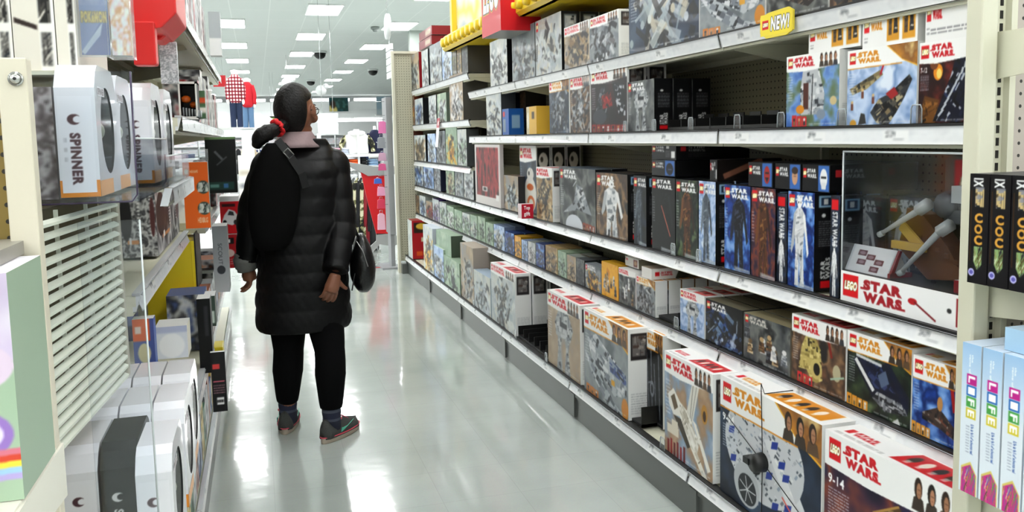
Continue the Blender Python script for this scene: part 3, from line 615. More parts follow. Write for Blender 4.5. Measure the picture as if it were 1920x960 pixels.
def toy_front(w, h, cw, ch, hdr='w', logo='c8141e', body='space', sub='grey', seed=3, hh=.25, lw=.30, who=True, age=None, foot=None):
    a = Art(w, h, cw, ch, 'f1f1ef'); clouds(a, BODY[body], 3, seed)
    top = 1 - hh
    if sub: subj(a, sub, seed, .0, top + (.1 if hdr == 'k' else .02))
    a.a = np.clip(a.a, 0, 1) ** (1.15 if body in ('pale', 'green', 'snow') else 1.4)
    if hdr == 'w':
        P = [(0, top), (.34, top - .015), (.6, top - .0), (1, top + .03), (1, 1), (0, 1)]
        a.poly(P, 'f3f3f1')
        if logo == 'd98a1e':
            a.poly([(.58, 1), (1, 1), (1, top - .06), (.8, top + .04)], 'e9ac2c'); a.put(a.pmask([(.6, 1), (1, 1), (1, top - .04), (.8, top + .05)]), a.ramp(a.noise(6, 4), ['f0c24a', 'c9862a', '8a5a2c', 'f7e2a0']))
            if who: faces(a, .66, .98, top - .0, 1 - hh * .1, seed, 3)
            a.line(0, top - .01, .8, top + .0, h * .012, logo)
        elif who: faces(a, .64, .97, top + .02, .985, seed, 4)
    elif hdr == 'k':
        pass
    if hdr:
        lh = hh * .62; a0 = 1 - hh * .16
        ls = min(lw * .42, lh * h / w * .8)
        brick_logo(a, .035, a0 - lh, .035 + ls, a0)
        space_logo(a, .05 + ls * 1.25, a0 - lh, .05 + ls * 1.25 + lw * .82, a0, logo)
    if age: a.text(age, .03, top - .12, .16, top - .05, 'ffffff', .03); a.tiny(.03, top - .34, .2, top - .14, 9, 'c9d3e0', .6)
    elif hdr: a.tiny(.03, top - .42, .13, top - .06, 10, 'e0e4ea', .5)
    if foot == 'red': tiles(a, .12, .42, 0, .16, 3, 'c8282a')
    if foot == 'orange': tiles(a, .0, .36, 0, .15, 4, 'd8922a')
    a.tiny(.45, .015, .95, .05, 1, 'd8dadc', .5)
    return a
def side_white(d, h, cw, ch, win=True, seed=1):
    a = Art(d, h, cw, ch, 'ebebe9')
    if win: a.rect(.12, .66, .88, .95, '2a2626'); a.bricks([(.2, .7), (.8, .7), (.8, .92), (.2, .92)], ['6b6664', '8d8884', '4a3a34', 'a7a29c'], 20, .1, 0, seed)
    a.tiny(.12, .06, .9, .3, 9, 'a9abad', .7); return a
def side_black(d, h, cw, ch, badge=True):
    a = Art(d, h, cw, ch, '0d0d0f')
    if badge: a.rect(.2, .85, .85, .97, '8fb6d6'); a.rect(.3, .87, .75, .95, '20304c'); a.rect(.42, .88, .62, .94, 'e6e6e6')
    a.ell(.42, .77, .09, .02, 'dcdcdc'); a.tiny(.2, .45, .85, .72, 12, '8c8e92', .7)
    m = Art(h * .22, d * .5, ch, cw)
    a.text('STAR\nWARS', .3, .12, .75, .34, 'e8e8e8', .04, 0, 90); a.rect(.3, .03, .75, .1, 'd8121c'); return a
def top_white(w, d, cw, col='c8141e', panel=True):
    a = Art(w, d, cw, cw, 'efefed')
    space_logo(a, .12, .3, .28, .55, col); a.rect(.06, .3, .1, .55, 'd8121c'); a.tiny(.04, .08, .4, .2, 2, '6a6a6a', .5)
    if panel:
        a.poly([(.44, .15), (.94, .15), (.94, .85), (.48, .85)], col)
        for k in range(5): a.ell(.52 + k * .08, .5, .025, .2, ['3a2a20', 'f0e0d0', '222222'][k % 3]); a.rect(.505 + k * .08, .22, .535 + k * .08, .4, 'f0e8e0', .6)
    return a
GRP = 'boxed toys on the right-hand shelves'
ZS = {'0': Z0, 'A': ZA, 'B': ZBB, 'C': ZC, 'D': ZD, 'f3': 1.145, 'f2': 1.50, 'f1': 1.845}
def carton(sh, xl, xr, yt, dep, label, n=1, off=0.015, zb=None, top='e9e9e6', side='ebebe8', front=None, name='toy_box', behind=None, group=GRP, cat='toy box', hfix=None, tilt=0, **kw):
    X = (XB if sh == '0' else XS) + off
    pz = on(xl, yt, 0, X); y1 = pz[1]; zt = pz[2]; z0 = ZS[sh] + .005 if zb is None else zb
    if hfix: zt = z0 + hfix
    y0 = yof(xr, X, (z0 + zt) / 2); y1 = yof(xl, X, (z0 + zt) / 2)
    w, h = y1 - y0 - .003, zt - z0; d = math.hypot(X, y0); ch = max(.0015, .0008 * d * 1.0); cw = max(.0015, .8 * (X * X + y0 * y0) / (FOC * X)); cs = max(.002, .8 * (X * X + y0 * y0) / (FOC * y0))
    if front is None: a = toy_front(w, h, cw, ch, **kw)
    elif callable(front): a = front(w, h, cw, ch)
    else: a = front
    if side == 'W': side = side_white(dep, h, cs, ch)
    elif side == 'Wp': side = side_white(dep, h, cs, ch, False)
    elif side == 'K': side = side_black(dep, h, cs, ch)
    elif callable(side): side = side(dep, h, cs, ch)
    if top == 'T': top = top_white(w, dep, max(cw, .003))
    elif top == 'TO': top = top_white(w, dep, max(cw, .003), 'd98a1e')
    me = carton_mesh(name, w, dep, h, a, side, top)
    out = []
    for k in range(n):
        o = link(name, me, None, (X + dep / 2 + k * (dep + .006), (y0 + y1) / 2, z0 + .0005), -PI / 2)
        lab = label if k == 0 else (behind or 'box standing behind the ' + label) if k == 1 else (behind or 'box standing behind the ' + label).replace('box standing', 'deepest box standing')
        if k and len(lab.split()) > 16: lab = ' '.join(lab.split()[:16])
        tag(o, lab, cat, group); out.append(o)
    return dict(o=out[0], zt=zt + .001, y0=y0, y1=y1, X=X, d=dep)
R_ = 'c8141e'; O_ = 'd98a1e'; Wt = 'f2f2f2'
# ---- bottom shelf, from the camera end
carton('0', 1545, 1822, 803, .12, 'huge white-topped box with a brown vehicle on a dusk desert, marked 9-14', body='dusk', sub='crawler', age='9-14', top='T', hh=.24, lw=.30)
carton('0', 1350, 1540, 702, .12, 'large box picturing a grey disc-shaped craft with blue patches, orange lettering', body='space', sub='disc', logo=O_, age='9-14', top='TO', hh=.25, lw=.36)
carton('0', 1246, 1337, 657, .10, 'tall beige box picturing a white winged craft over sand', body='dune', sub='shuttle', top='T', hh=.2, lw=.5, side='W')
carton('0', 1203, 1243, 612, .08, 'dark box with orange lettering set back between two white-topped boxes', body='black', sub='panels', logo=O_, off=.10, top='TO', hh=.2, lw=.5)
carton('0', 1095, 1178, 577, .10, 'tall box picturing a grey and blue cargo craft, orange lettering', body='grey', sub='hauler', logo=O_, top='TO', side='W', hh=.22, lw=.5, n=1)
carton('0', 1027, 1088, 543, .10, 'tall pale box picturing a grey walking machine', body='dust', sub='walker', top='T', side='W', hh=.2, lw=.55)
carton('0', 921, 966, 492, .10, 'pale grey box with a small white header, front of a row of three', body='pale', sub='pale', top='T', side='W', hh=.16, lw=.55, n=3, behind='white-edged box with a dark side window in the row of three', seed=8)
carton('0', 889, 920, 505, .1, 'pale blue-grey box leaning beside the row of three white-edged boxes', hdr=None, body='pale', sub='pale', top='9fb0c0', side='9aabb8', seed=11)
carton('0', 864, 888, 455, .12, 'tall buff box with faint lettering, on the bottom shelf', hdr=None, body='dust', sub='pale', top='b5a79a', side='a89c92', seed=12)
b = carton('0', 833, 862, 478, .13, 'pale green box with a white arch pictured, under the dark panel of the green box', hdr=None, body='green', sub='green', top='93a892', side='8aa088', seed=13)
carton('0', 814, 832, 459, .1, 'pale blue box beside the green arch box on the bottom shelf', hdr=None, body='snow', sub='pale', top='a9b9a9', side='9cae9c', seed=14)
carton('0', 818, 846, 430, .2, 'green box lying on its side with a dark square emblem on its end', zb=b['zt'] + .001, hdr=None, body='green', sub=None, top='9bb09a', side='4a5648', off=.03)
carton('0', 794, 812, 421, .09, 'white box with blue and orange print near the end panel', hdr=None, body='pale', sub='gold', top='c9d2dc', side='c2c9d4', seed=15)
def redside(d, h, cw, ch):
    a = Art(d, h, cw, ch, 'a81820'); a.rect(.1, .68, .9, .95, '2a1c14'); a.ell(.5, .85, .3, .08, 'd7b03a'); a.rect(.45, .45, .85, .56, 'cfc6a8'); a.rect(.2, .08, .5, .2, 'd8551c'); return a
carton('0', 765, 773, 411, .2, 'narrow box with a bright red side, first on the bottom shelf by the end panel', hdr=None, body='pale', sub=None, side=redside, top='8a2a24')
# ---- second shelf (A)
carton('A', 1710, 1815, 664, .09, 'box picturing riders in a blue snowstorm, orange lettering, beside the near post', body='blue', sub='bikes', logo=O_, foot='orange', top='TO', hh=.28, lw=.45, n=2)
carton('A', 1588, 1709, 618, .09, 'wide box picturing a navy open speeder, orange lettering', body='swamp', sub='speeder', logo=O_, foot='orange', top='TO', hh=.26, lw=.42, n=3, behind='white-topped box standing behind the wide navy speeder box')
carton('A', 1484, 1586, 587, .09, 'box picturing a squat cream machine on brown ground, red lettering', body='rust', sub='barrelbot', foot='red', top='T', hh=.26, lw=.4, n=3, behind='white-topped box standing behind the cream machine box')
carton('A', 1394, 1482, 585, .07, 'grey battle-scene box with a crowd of small figures and pale logo', hdr='k', logo='d0ccc4', body='smoke', sub='crowd', top='8d8468', side='6a6458', hh=.24, lw=.45, n=3, behind='dull tan-topped box behind the grey crowd-scene box')
carton('A', 1323, 1392, 559, .07, 'dark box with a white logo and a small blue and white machine', hdr='k', logo=Wt, body='black', sub='blue', top='6f6a58', side='3a3a36', hh=.28, lw=.5, n=3, behind='dark-topped box behind the box with the blue and white machine')
carton('A', 1275, 1321, 541, .07, 'box with white header picturing grey walkers on ice', body='snow', sub='walker', top='T', side='Wp', hh=.22, lw=.6, n=3, who=False, behind='white-topped box behind the icy walker box', seed=5)
b = carton('A', 1193, 1229, 516, .055, 'white-headed box with orange logo, front of a long row of white boxes', body='grey', sub='grey', logo=O_, side='Wp', top='TO', hh=.2, lw=.6, n=6, who=False, behind='white-sided box in the long row', seed=6)
carton('A', 1160, 1192, 501, .055, 'grey box with a small red and white logo beside the yellow box', body='smoke', sub='crowd', side='Wp', hh=.18, lw=.5, who=False, seed=7)
bf = carton('A', 1128, 1159, 489, .07, 'bright yellow box with small armoured figures', hdr=None, body='yellow', sub='crowd', side='c98f1c', top='d9a82a', seed=8)
carton('A', 1097, 1127, 493, .06, 'grey-blue box with white logo left of the yellow box', hdr='k', logo=Wt, body='grey', sub='gold', side='7a838c', top='8d949c', hh=.3, lw=.6, seed=9)
# white flat boxes stacked over the row
for k, (xl, xr, yt, yb, lab) in enumerate(((1172, 1198, 480, 503, 'lower'), (1176, 1202, 463, 481, 'upper'))):
    X = XS + .03; z0 = on(xl, yb, 0, X)[2]
    def endf(w, h, cw, ch, k=k):
        a = Art(w, h, cw, ch, 'e4e2de'); a.rect(.62, .12, .9, .85, '6a2a2a'); a.ell(.76, .5, .1, .25, 'b08a6a'); a.rect(.08, .6, .2, .8, 'c8141e'); return a
    zz = bf['zt'] + .004 if k == 0 else zprev + .001
    r_ = carton('A', xl, xr, yt, .2, 'white flat box with small portrait end, the ' + lab + ' of two above the shelf row', zb=max(zz, z0) if k == 0 else zz, front=endf, side='8d8672', top='a39c88', off=.05, hfix=.042)
    zprev = r_['zt']
def flat_side(d, h, cw, ch):
    a = Art(d, h, cw, ch, 'e6e4e0'); a.rect(.06, .3, .14, .7, 'd8121c'); space_logo(a, .17, .3, .36, .7, R_); a.put(a.pmask([(.42, 0), (1, 0), (1, 1), (.5, 1)]), a.ramp(a.noise(4, 3), ['6a6040', '3c3828', '8a7c50'])); return a
carton('A', 1203, 1222, 495, .26, 'white flat box with a red logo, lying on the row of white boxes', zb=b['zt'] + .001, front='e6e4e0', side=flat_side, top='c9b7a8', hfix=.045)
small = [(1081, 1096, 484, 'dark', 'smoke', 'greyish box with a silver figure'), (1063, 1080, 477, 'tan', 'dust', 'buff box with brown print'), (1046, 1062, 469, 'green', 'green', 'small greenish box of three narrow ones'), (1023, 1045, 459, 'tan', 'tan', 'cream box with gold print'),
         (1005, 1021, 455, 'navy', 'blue', 'small navy box with a pale panel'), (990, 1004, 452, 'white', 'pale', 'small pale blue box beside the navy one'), (978, 989, 449, 'blue', 'snow', 'slim light box left of the pale blue one'), (965, 977, 441, 'gold', 'yellow', 'small yellow box in the row of little sets'),
         (947, 964, 433, 'navy', 'blue', 'blue box just left of the small yellow one'), (926, 946, 420, 'pale', 'snow', 'tall pale blue box in the row of small sets'), (911, 925, 416, 'green', 'green', 'mossy green box next to the tall pale blue one'), (896, 910, 405, 'green', 'green', 'green box with a white swirl'),
         (882, 895, 402, 'pale', 'green', 'grey-green box with thin white lines'), (867, 881, 398, 'green', 'pale', 'light sage box'), (852, 866, 392, 'green', 'green', 'sage green box with dark stems'), (838, 851, 385, 'white', 'green', 'pale mint box'), (824, 837, 378, 'green', 'pale', 'grey box with mint top'), (811, 823, 372, 'purple', 'pale', 'white box with a purple cap'),
         (799, 810, 376, 'red', 'dust', 'pinkish box with dark red side'), (787, 798, 366, 'blue', 'pale', 'pale blue upright box near the end'), (775, 786, 364, 'tan', 'rust', 'brown and gold box at the far end')]
for k, (xl, xr, yt, sub_, bd, lab) in enumerate(small):
    top = {'green': '94a88f', 'blue': '2c3f7a', 'snow': '7f8fae', 'yellow': 'c99a2c', 'tan': 'b39a6a', 'smoke': '54585c'}.get(bd, '9aa19c')
    if k == 17: top = '5a3f86'
    side = {'navy': '16204a', 'purple': '4a3470', 'red': '7a1a20', 'gold': 'b8891c', 'dark': '26282c'}.get(sub_, top)
    carton('A', xl, xr, yt, .07, lab + ', on the second shelf up', hdr=None, body=bd, sub=sub_, top=top, side=side, seed=20 + k, n=2, behind='box showing only its top behind the ' + lab, group='small boxed sets on the second shelf up')
def stack_on(sh, xl, xr, zb, h, dep, lab, off=.1, **kw): return carton(sh, xl, xr, 300, dep, lab, off=off, zb=zb, hfix=h, **kw)
for k, (xl, xr, yt, h, c, lab) in enumerate(((1041, 1060, 458, .075, '39434a', 'dark teal box set back behind the cream row'), (1062, 1078, 462, .07, '3a3a3c', 'black box with a white mark, set back'), (1079, 1100, 468, .07, '2c2c2e', 'second black box with a white mark, set back'),
        (928, 962, 404, .1, '33508e', 'blue patterned box rising behind the tall pale blue box'), (905, 925, 388, .09, '6a7480', 'grey box rising behind the mossy green one'), (965, 1000, 444, .06, '3c2f5a', 'dark purple box low behind the small yellow one'))):
    def ff(w, h, cw, ch, c=c): 
        a = Art(w, h, cw, ch, c); clouds(a, [c, '15161a', 'a9adb4', c], 5, 3); a.rect(.1, .6, .3, .8, 'c8ccd0'); return a
    Xk = XS + .19; zk = on(xl, yt, 0, Xk)[2]
    carton('A', xl, xr, yt, .1, lab, off=.19, front=ff, side='1c1c20', top='2a2c30', group='small boxed sets on the second shelf up')
# ---- third shelf (B)
FB = [(1477, 1527, 358, 'figure_white', 'blue', 'tall box picturing a white-armoured figure on blue'), (1408, 1454, 351, 'figure_brown', 'dusk', 'tall box picturing a brown-clad figure beside flames'), (1358, 1407, 346, 'figure_navy', 'blue', 'tall box picturing a dark-clad fighter on swirling blue'),
      (1310, 1342, 339, 'figure_grey', 'snow', 'tall box picturing a helmeted figure on sky blue'), (1267, 1309, 336, 'figure_brown', 'swamp', 'tall box picturing a furry brown figure on green grass'), (1222, 1266, 331, 'figure_black', 'black', 'tall black box picturing a dark caped figure with a red blade'), (1188, 1212, 329, 'figure_grey', 'night', 'tall dark box with a blue-grey figure, left of the caped one')]
for k, (xl, xr, yt, sub_, bd, lab) in enumerate(FB):
    def fr(w, h, cw, ch, sub_=sub_, bd=bd, k=k):
        a = toy_front(w, h, cw, ch, 'k', Wt, bd, sub_, 3 + k, hh=.2, lw=.75)
        if k == 5: a.line(.42, .62, .8, .22, w * .03, 'd4705a')
        a.poly([(.4, .0), (1, .0), (1, .035), (.4, .06)], 'b9c0c6', .6); return a
    carton('B', xl, xr, yt, .075, lab, front=fr, side='K', top='17171a', n=3, behind='black box standing behind the ' + lab, group='tall figure boxes on the third shelf up')
def narrow(w, h, cw, ch):
    a = Art(w, h, cw, ch, '1a1f2c'); clouds(a, BODY['night'], 2, 3); a.rect(.1, .86, .8, .96, 'd8121c'); a.text('STAR WARS', .2, .5, .75, .84, 'f0f0f0', .04, 0, -90); subj(a, 'figure_white', 3, 0, .5); return a
carton('B', 1456, 1476, 362, .075, 'narrow end of a figure box with upright logo lettering, beside the white-armoured one', front=narrow, side='K', top='17171a', off=.02)
carton('B', 1556, 1575, 366, .075, 'narrow figure box end with upright lettering, against the clear display case', front=narrow, side='K', top='17171a')
carton('B', 1118, 1177, 323, .08, 'dark brown box with a white logo and a leaping pale figure', hdr='k', logo=Wt, body='rust', sub='figure_white', side='K', top='2a2a2c', hh=.26, lw=.5, n=2, seed=4)
carton('B', 1049, 1117, 313, .08, 'dark grey box picturing an arrow-shaped grey craft', hdr='k', logo=Wt, body='smoke', sub='arrowship', side='1a1a1e', top='54606e', hh=.24, lw=.42, n=2, seed=4)
carton('B', 1006, 1036, 313, .08, 'small tan box with red logo in front of the round robot box', body='tan', sub='tan', side='W', top='T', hh=.2, lw=.7, who=False, off=.0, seed=4, n=2)
def botside(d, h, cw, ch):
    a = side_white(d, h, cw, ch, False); a.rect(.08, .6, .92, .97, '15130f'); a.ell(.5, .78, .32, .12, 'cfc8bc'); a.ell(.4, .8, .1, .04, '3a342c'); a.rect(0, .0, 1, .55, '8a8a88', .3); return a
carton('B', 975, 1006, 273, .09, 'tall grey box with a white header picturing a round orange and white robot', body='space', sub='roundbot', hh=.24, lw=.6, side=botside, top='T', off=.06, who=False, n=3, behind='box with a dark window in its side, in the row behind the round robot box')
def foil(w, h, cw, ch):
    a = Art(w, h, cw, ch, 'd9d4d2'); m = (a.gu > .06) & (a.gu < .94) & (a.gv > .14) & (a.gv < .95); a.put(m, a.ramp((a.noise(5, 3, ax=2.5) - .25) / .5, ['1c0608', '4a0c12', '8a141c', 'b8343c', '2a080c']))
    for k in (.2, .45, .72): a.line(k, .16, k + .05, .9, w * .04, 'a02832')
    a.a = np.clip(a.a, 0, 1) ** 1.2; a.rect(.3, .22, .5, .3, 'd8d6d4'); a.rect(.34, .235, .46, .285, '2a2a2c'); a.rect(.82, .1, .94, .2, 'e8e6e4'); return a
carton('B', 891, 938, 271, .025, 'tall pack of shiny red foil in a pale frame', front=foil, side='c9c3c0', top='d9d4d2', name='foil_pack', cat='toy pack', off=-.004)
def yel(w, h, cw, ch): a = Art(w, h, cw, ch, 'c9b04a'); a.rect(.1, .3, .25, .8, '2c4ca0'); a.rect(.3, .2, .92, .8, 'e9dfa0'); a.tiny(.32, .3, .9, .7, 2, '7a5a2a', .7); return a
carton('B', 945, 972, 328, .08, 'pale buff box with faint brown print, between the foil pack and the robot box', hdr=None, body='dust', sub='pale', side='2a2a2c', top='8a7a6c', seed=31, n=2)
for k, (xl, xr, yt, sub_, bd, lab) in enumerate([(870, 888, 318, 'grey', 'pale', 'grey patterned box next to the foil pack'), (853, 869, 315, 'pale', 'grey', 'grey box third from the foil pack end'), (836, 852, 312, 'tan', 'green', 'sage box with a cream shape'), (814, 826, 308, 'grey', 'grey', 'grey box with a navy side'), (794, 813, 307, 'blue', 'snow', 'light blue box with a dark blue bird shape'), (773, 793, 304, 'blue', 'pale', 'white and blue box nearest the end panel')]):
    carton('B', xl, xr, yt, .08, lab + ', on the third shelf up', hdr=None, body=bd, sub=sub_, side='1c2038' if k == 3 else '3a3e42', top='7f8a88', seed=40 + k, n=2 if k == 3 else 1, group='far boxes on the third shelf up')
# stacked black boxes on the figure boxes
zf = on(1477, 358, 0, XS + .015)[2] + .003
def endface(port):
    def f(w, h, cw, ch):
        a = Art(w, h, cw, ch, '0e0e11'); brick_logo(a, .03, .5, .15, .85); space_logo(a, .18, .5, .5, .85, Wt)
        a.rect(.58, .03, .97, .97, '2a5cae'); a.rect(.58, .03, .97, .97, '8fb3d9', .15)
        if port == 'white': a.ell(.775, .5, .13, .36, 'eceded'); a.rect(.68, .5, .87, .58, '1c1d20'); a.poly([(.7, .1), (.85, .1), (.87, .35), (.68, .35)], 'dfe0e1')
        elif port == 'skin': a.ell(.775, .52, .11, .33, 'c99a78'); a.ell(.775, .74, .12, .14, '3a2a20'); a.rect(.72, .5, .83, .55, '4a3428', .5)
        elif port == 'red': a.ell(.775, .5, .12, .36, 'a52a24'); a.poly([(.7, .4), (.85, .4), (.775, .2)], '1c1214'); a.rect(.7, .55, .85, .62, '1c1214')
        elif port == 'dark': a.ell(.775, .45, .15, .38, '12151f'); a.rect(.7, .4, .85, .46, '4a5a78')
        elif port == 'label': a.rect(.56, 0, 1, 1, '0e0e11'); a.rect(.8, .1, .95, .55, 'e0e0e0'); a.rect(.6, .7, .72, .9, 'c9c9c9'); a.tiny(.58, .15, .76, .6, 5, '8c8e92', .7)
        return a
    return f
def blackside(logo=True):
    def f(d, h, cw, ch):
        a = Art(d, h, cw, ch, '0b0b0d')
        if logo: a.rect(.06, .55, .13, .82, 'b8242a'); space_logo(a, .17, .5, .38, .85, '8a8a88'); a.tiny(.16, .15, .5, .42, 4, '5a5a5a', .7)
        return a
    return f
ya = on(1477, 358, 0, XS + .015)[1]
for k, (xl, xr, port, lab) in enumerate(((1504, 1557, 'white', 'white helmet'), (1453, 1502, 'skin', 'bare face'), (1403, 1449, 'red', 'red and black face'))):
    carton('B', xl, xr, 300, .30, 'black box lying on the figure boxes, its end showing a ' + lab, zb=zf + .001, hfix=.078, front=endface(port), side=blackside(k == 0), top='131316', off=.02, group='black boxes laid on top of the figure boxes')
zg = on(1222, 331, 0, XS + .015)[2] + .006
q1 = carton('B', 1222, 1266, 300, .32, 'black box with a dark helmet on blue, the lower of two lying stacked', zb=zg, hfix=.062, front=endface('dark'), side=blackside(False), top='131316', off=.02, group='black boxes laid on top of the figure boxes')
carton('B', 1222, 1268, 300, .32, 'black box with barcode end, the upper of two lying stacked', zb=q1['zt'] + .001, hfix=.062, front=endface('label'), side=blackside(True), top='131316', off=.02, group='black boxes laid on top of the figure boxes')
def brownstripe(d, h, cw, ch): a = Art(d, h, cw, ch, '15100e'); a.line(.1, .2, .7, .95, .02, '8a5a48'); return a
carton('B', 1331, 1345, 300, .26, 'black box with a reddish diagonal stripe lying between the two groups', zb=zf + .006, hfix=.075, front=endface('label'), side=brownstripe, top='1c1614', off=.03, group='black boxes laid on top of the figure boxes')
# ---- fourth shelf (C)
def over(xl, xr, yt, base, h, lab, col, logo, pan):
    def f(w, h_, cw, ch):
        a = Art(w, h_, cw, ch, 'f0f0ee'); brick_logo(a, .03, .4, .13, .85); space_logo(a, .16, .42, .36, .88, logo)
        if pan:
            for u in (.46, .74): a.rect(u, .1, u + .22, .94, 'dc9c2c'); a.bricks([(u + .03, .25), (u + .09, .25), (u + .09, .75), (u + .03, .7)], ['5a4632', 'c9c0b0', '3a3430'], 12, .02, .4, 3); a.bricks([(u + .12, .28), (u + .2, .28), (u + .18, .78), (u + .13, .7)], ['2c2a2a', '8a5a3a', 'd8d0c0'], 12, .02, 1.1, 5)
        else: a.tiny(.12, .12, .95, .26, 2, '55555a', .6)
        a.tiny(.03, .12, .1, .3, 2, '77777a', .6); return a
    return carton('C', xl, xr, yt, .22, lab, zb=base, hfix=h, front=f, side='d8d8d4', top='e4e4e0', off=.03, group='white boxes laid above the snow vehicle boxes')
c1 = carton('C', 1722, 1822, 82, .09, 'box picturing a navy craft over fire, beside the near post, marked 7-12', body='redn', sub='navyship', age='7-12', hh=.26, lw=.5, who=False, n=2)
c2 = carton('C', 1588, 1720, 97, .09, 'wide box picturing brown snow bikes on pale blue, orange lettering', body='snow', sub='snowbikes', logo=O_, hh=.24, lw=.38, n=2, who=False)
c3 = carton('C', 1474, 1574, 108, .09, 'box with a tall grey tower machine on green hills, red lettering', body='hills', sub='tower', foot='red', hh=.22, lw=.44, side='Wp', n=2)
over(1516, 1615, 71, c3['zt'] + .001, .085, 'white box with two orange pictures, above the tower machine box', R_, O_, True)
o2 = over(1617, 1722, 50, c2['zt'] + .001, .1, 'white box with orange pictures, above the snow bikes box', R_, O_, True)
over(1735, 1822, 30, c1['zt'] + .001, .12, 'white box with a red logo and small print, beside the post at the top', R_, R_, False)
carton('C', 1177, 1227, 155, .08, 'box with a white logo picturing a grey walking machine', hdr='k', logo=Wt, body='smoke', sub='walker', side=lambda d, h, cw, ch: side_black(d, h, cw, ch, False), top='1c1c1f', hh=.25, lw=.55, n=3, behind='black-sided box behind the grey walking machine box')
carton('C', 1108, 1176, 133, .09, 'box with white header and a dark red scene of black machines', body='redn', sub='redscene', hh=.22, lw=.4, n=2, side='W', who=True)
carton('C', 1069, 1106, 146, .08, 'white-headed box with an orange fireball scene', body='rust', sub='grey', hh=.22, lw=.55, seed=5)
carton('C', 1030, 1067, 154, .08, 'white-headed box of blue-grey machines, orange figures at its corner', body='space', sub='grey', logo=O_, hh=.2, lw=.55, seed=6, n=2)
def yb(w, h, cw, ch): a = Art(w, h, cw, ch, 'dcae3c'); a.rect(.0, .0, .3, 1, 'cabf9c'); a.ell(.15, .5, .1, .3, 'ece6d8'); a.rect(.55, .55, .8, .8, '4a3a1c'); return a
carton('C', 987, 1006, 201, .09, 'yellow box on the fourth shelf up beside the blue-grey machine box', front=yb, side='dcae3c', top='e2bd55')
def bb(w, h, cw, ch): a = Art(w, h, cw, ch, '1c56a8'); a.rect(.1, .7, .4, .9, 'd8121c'); a.rect(.1, .1, .5, .6, '7a8a9c'); return a
carton('C', 942, 954, 205, .1, 'bright blue box with a pale square on its side', front=bb, side=lambda d, h, cw, ch: Art(d, h, cw, ch, '1f5cae').rect(.2, .25, .75, .75, '8fb4d9'), top='2a68b8')
carton('C', 943, 957, 172, .12, 'tall dark navy box set back behind the bright blue one', front='10264e', side='0f2a5e', top='0c1a3a', off=.17)
carton('C', 912, 940, 174, .1, 'tall pale box with a curved white edge, last on the fourth shelf up', hdr=None, body='pale', sub='pale', side='3a3c40', top='9aa2a6', seed=51)
carton('C', 975, 986, 168, .14, 'tall brown and gold box set back in shadow', hdr=None, body='rust', sub='brown', side='1c1814', top='3a3028', off=.16)
# ---- top shelf (D)
carton('D', 1556, 1700, -110, .1, 'dark box on the top shelf nearest the post, cut by the frame', hdr='k', logo=Wt, body='rust', sub='dark', side='K', hh=.2, seed=61)
carton('D', 1437, 1554, -95, .1, 'grey and brown box on the top shelf above the yellow NEW sign', hdr='w', body='smoke', sub='plains', hh=.2, seed=62)
carton('D', 1312, 1435, -75, .1, 'grey box with silver vehicle on the top shelf left of the NEW sign', hdr='w', body='grey', sub='hauler', hh=.2, seed=63)
carton('D', 1179, 1311, -50, .1, 'large box with a star-streaked grey-blue picture and yellow burst, on the top shelf', hdr='w', body='space', sub='pale', hh=.2, seed=64, foot=None)
carton('D', 1106, 1160, 36, .1, 'white-headed box with a grey machine on the top shelf', body='grey', sub='grey', side='W', hh=.22, lw=.5, seed=65, n=1)
carton('D', 1058, 1105, 53, .1, 'white-headed box with a tan machine on the top shelf', body='dust', sub='tan', side='Wp', hh=.22, lw=.55, seed=66)
def dside(d, h, cw, ch): a = Art(d, h, cw, ch, '15161a'); a.rect(.15, .6, .85, .95, '6f7880'); a.bricks([(.2, .62), (.8, .62), (.8, .92), (.2, .92)], PALS['grey'], 14, .1, 0, 3); return a
carton('D', 1004, 1053, 41, .1, 'smoky grey box with a pale blue streak on the top shelf', hdr='k', logo='b8b4a8', body='pale', sub='pale', side=dside, top='54544a', seed=67, n=3, behind='black-sided box with a grey picture behind the smoky grey one')
carton('D', 960, 1003, 60, .1, 'plain silvery grey box on the top shelf under the studded header', hdr=None, body='grey', sub='pale', side='2a2a28', top='6a6640', seed=68)
carton('D', 919, 951, 80, .1, 'silver box with black side at the end of the top shelf', hdr=None, body='pale', sub='white', side='131315', top='8a8c8a', seed=69)
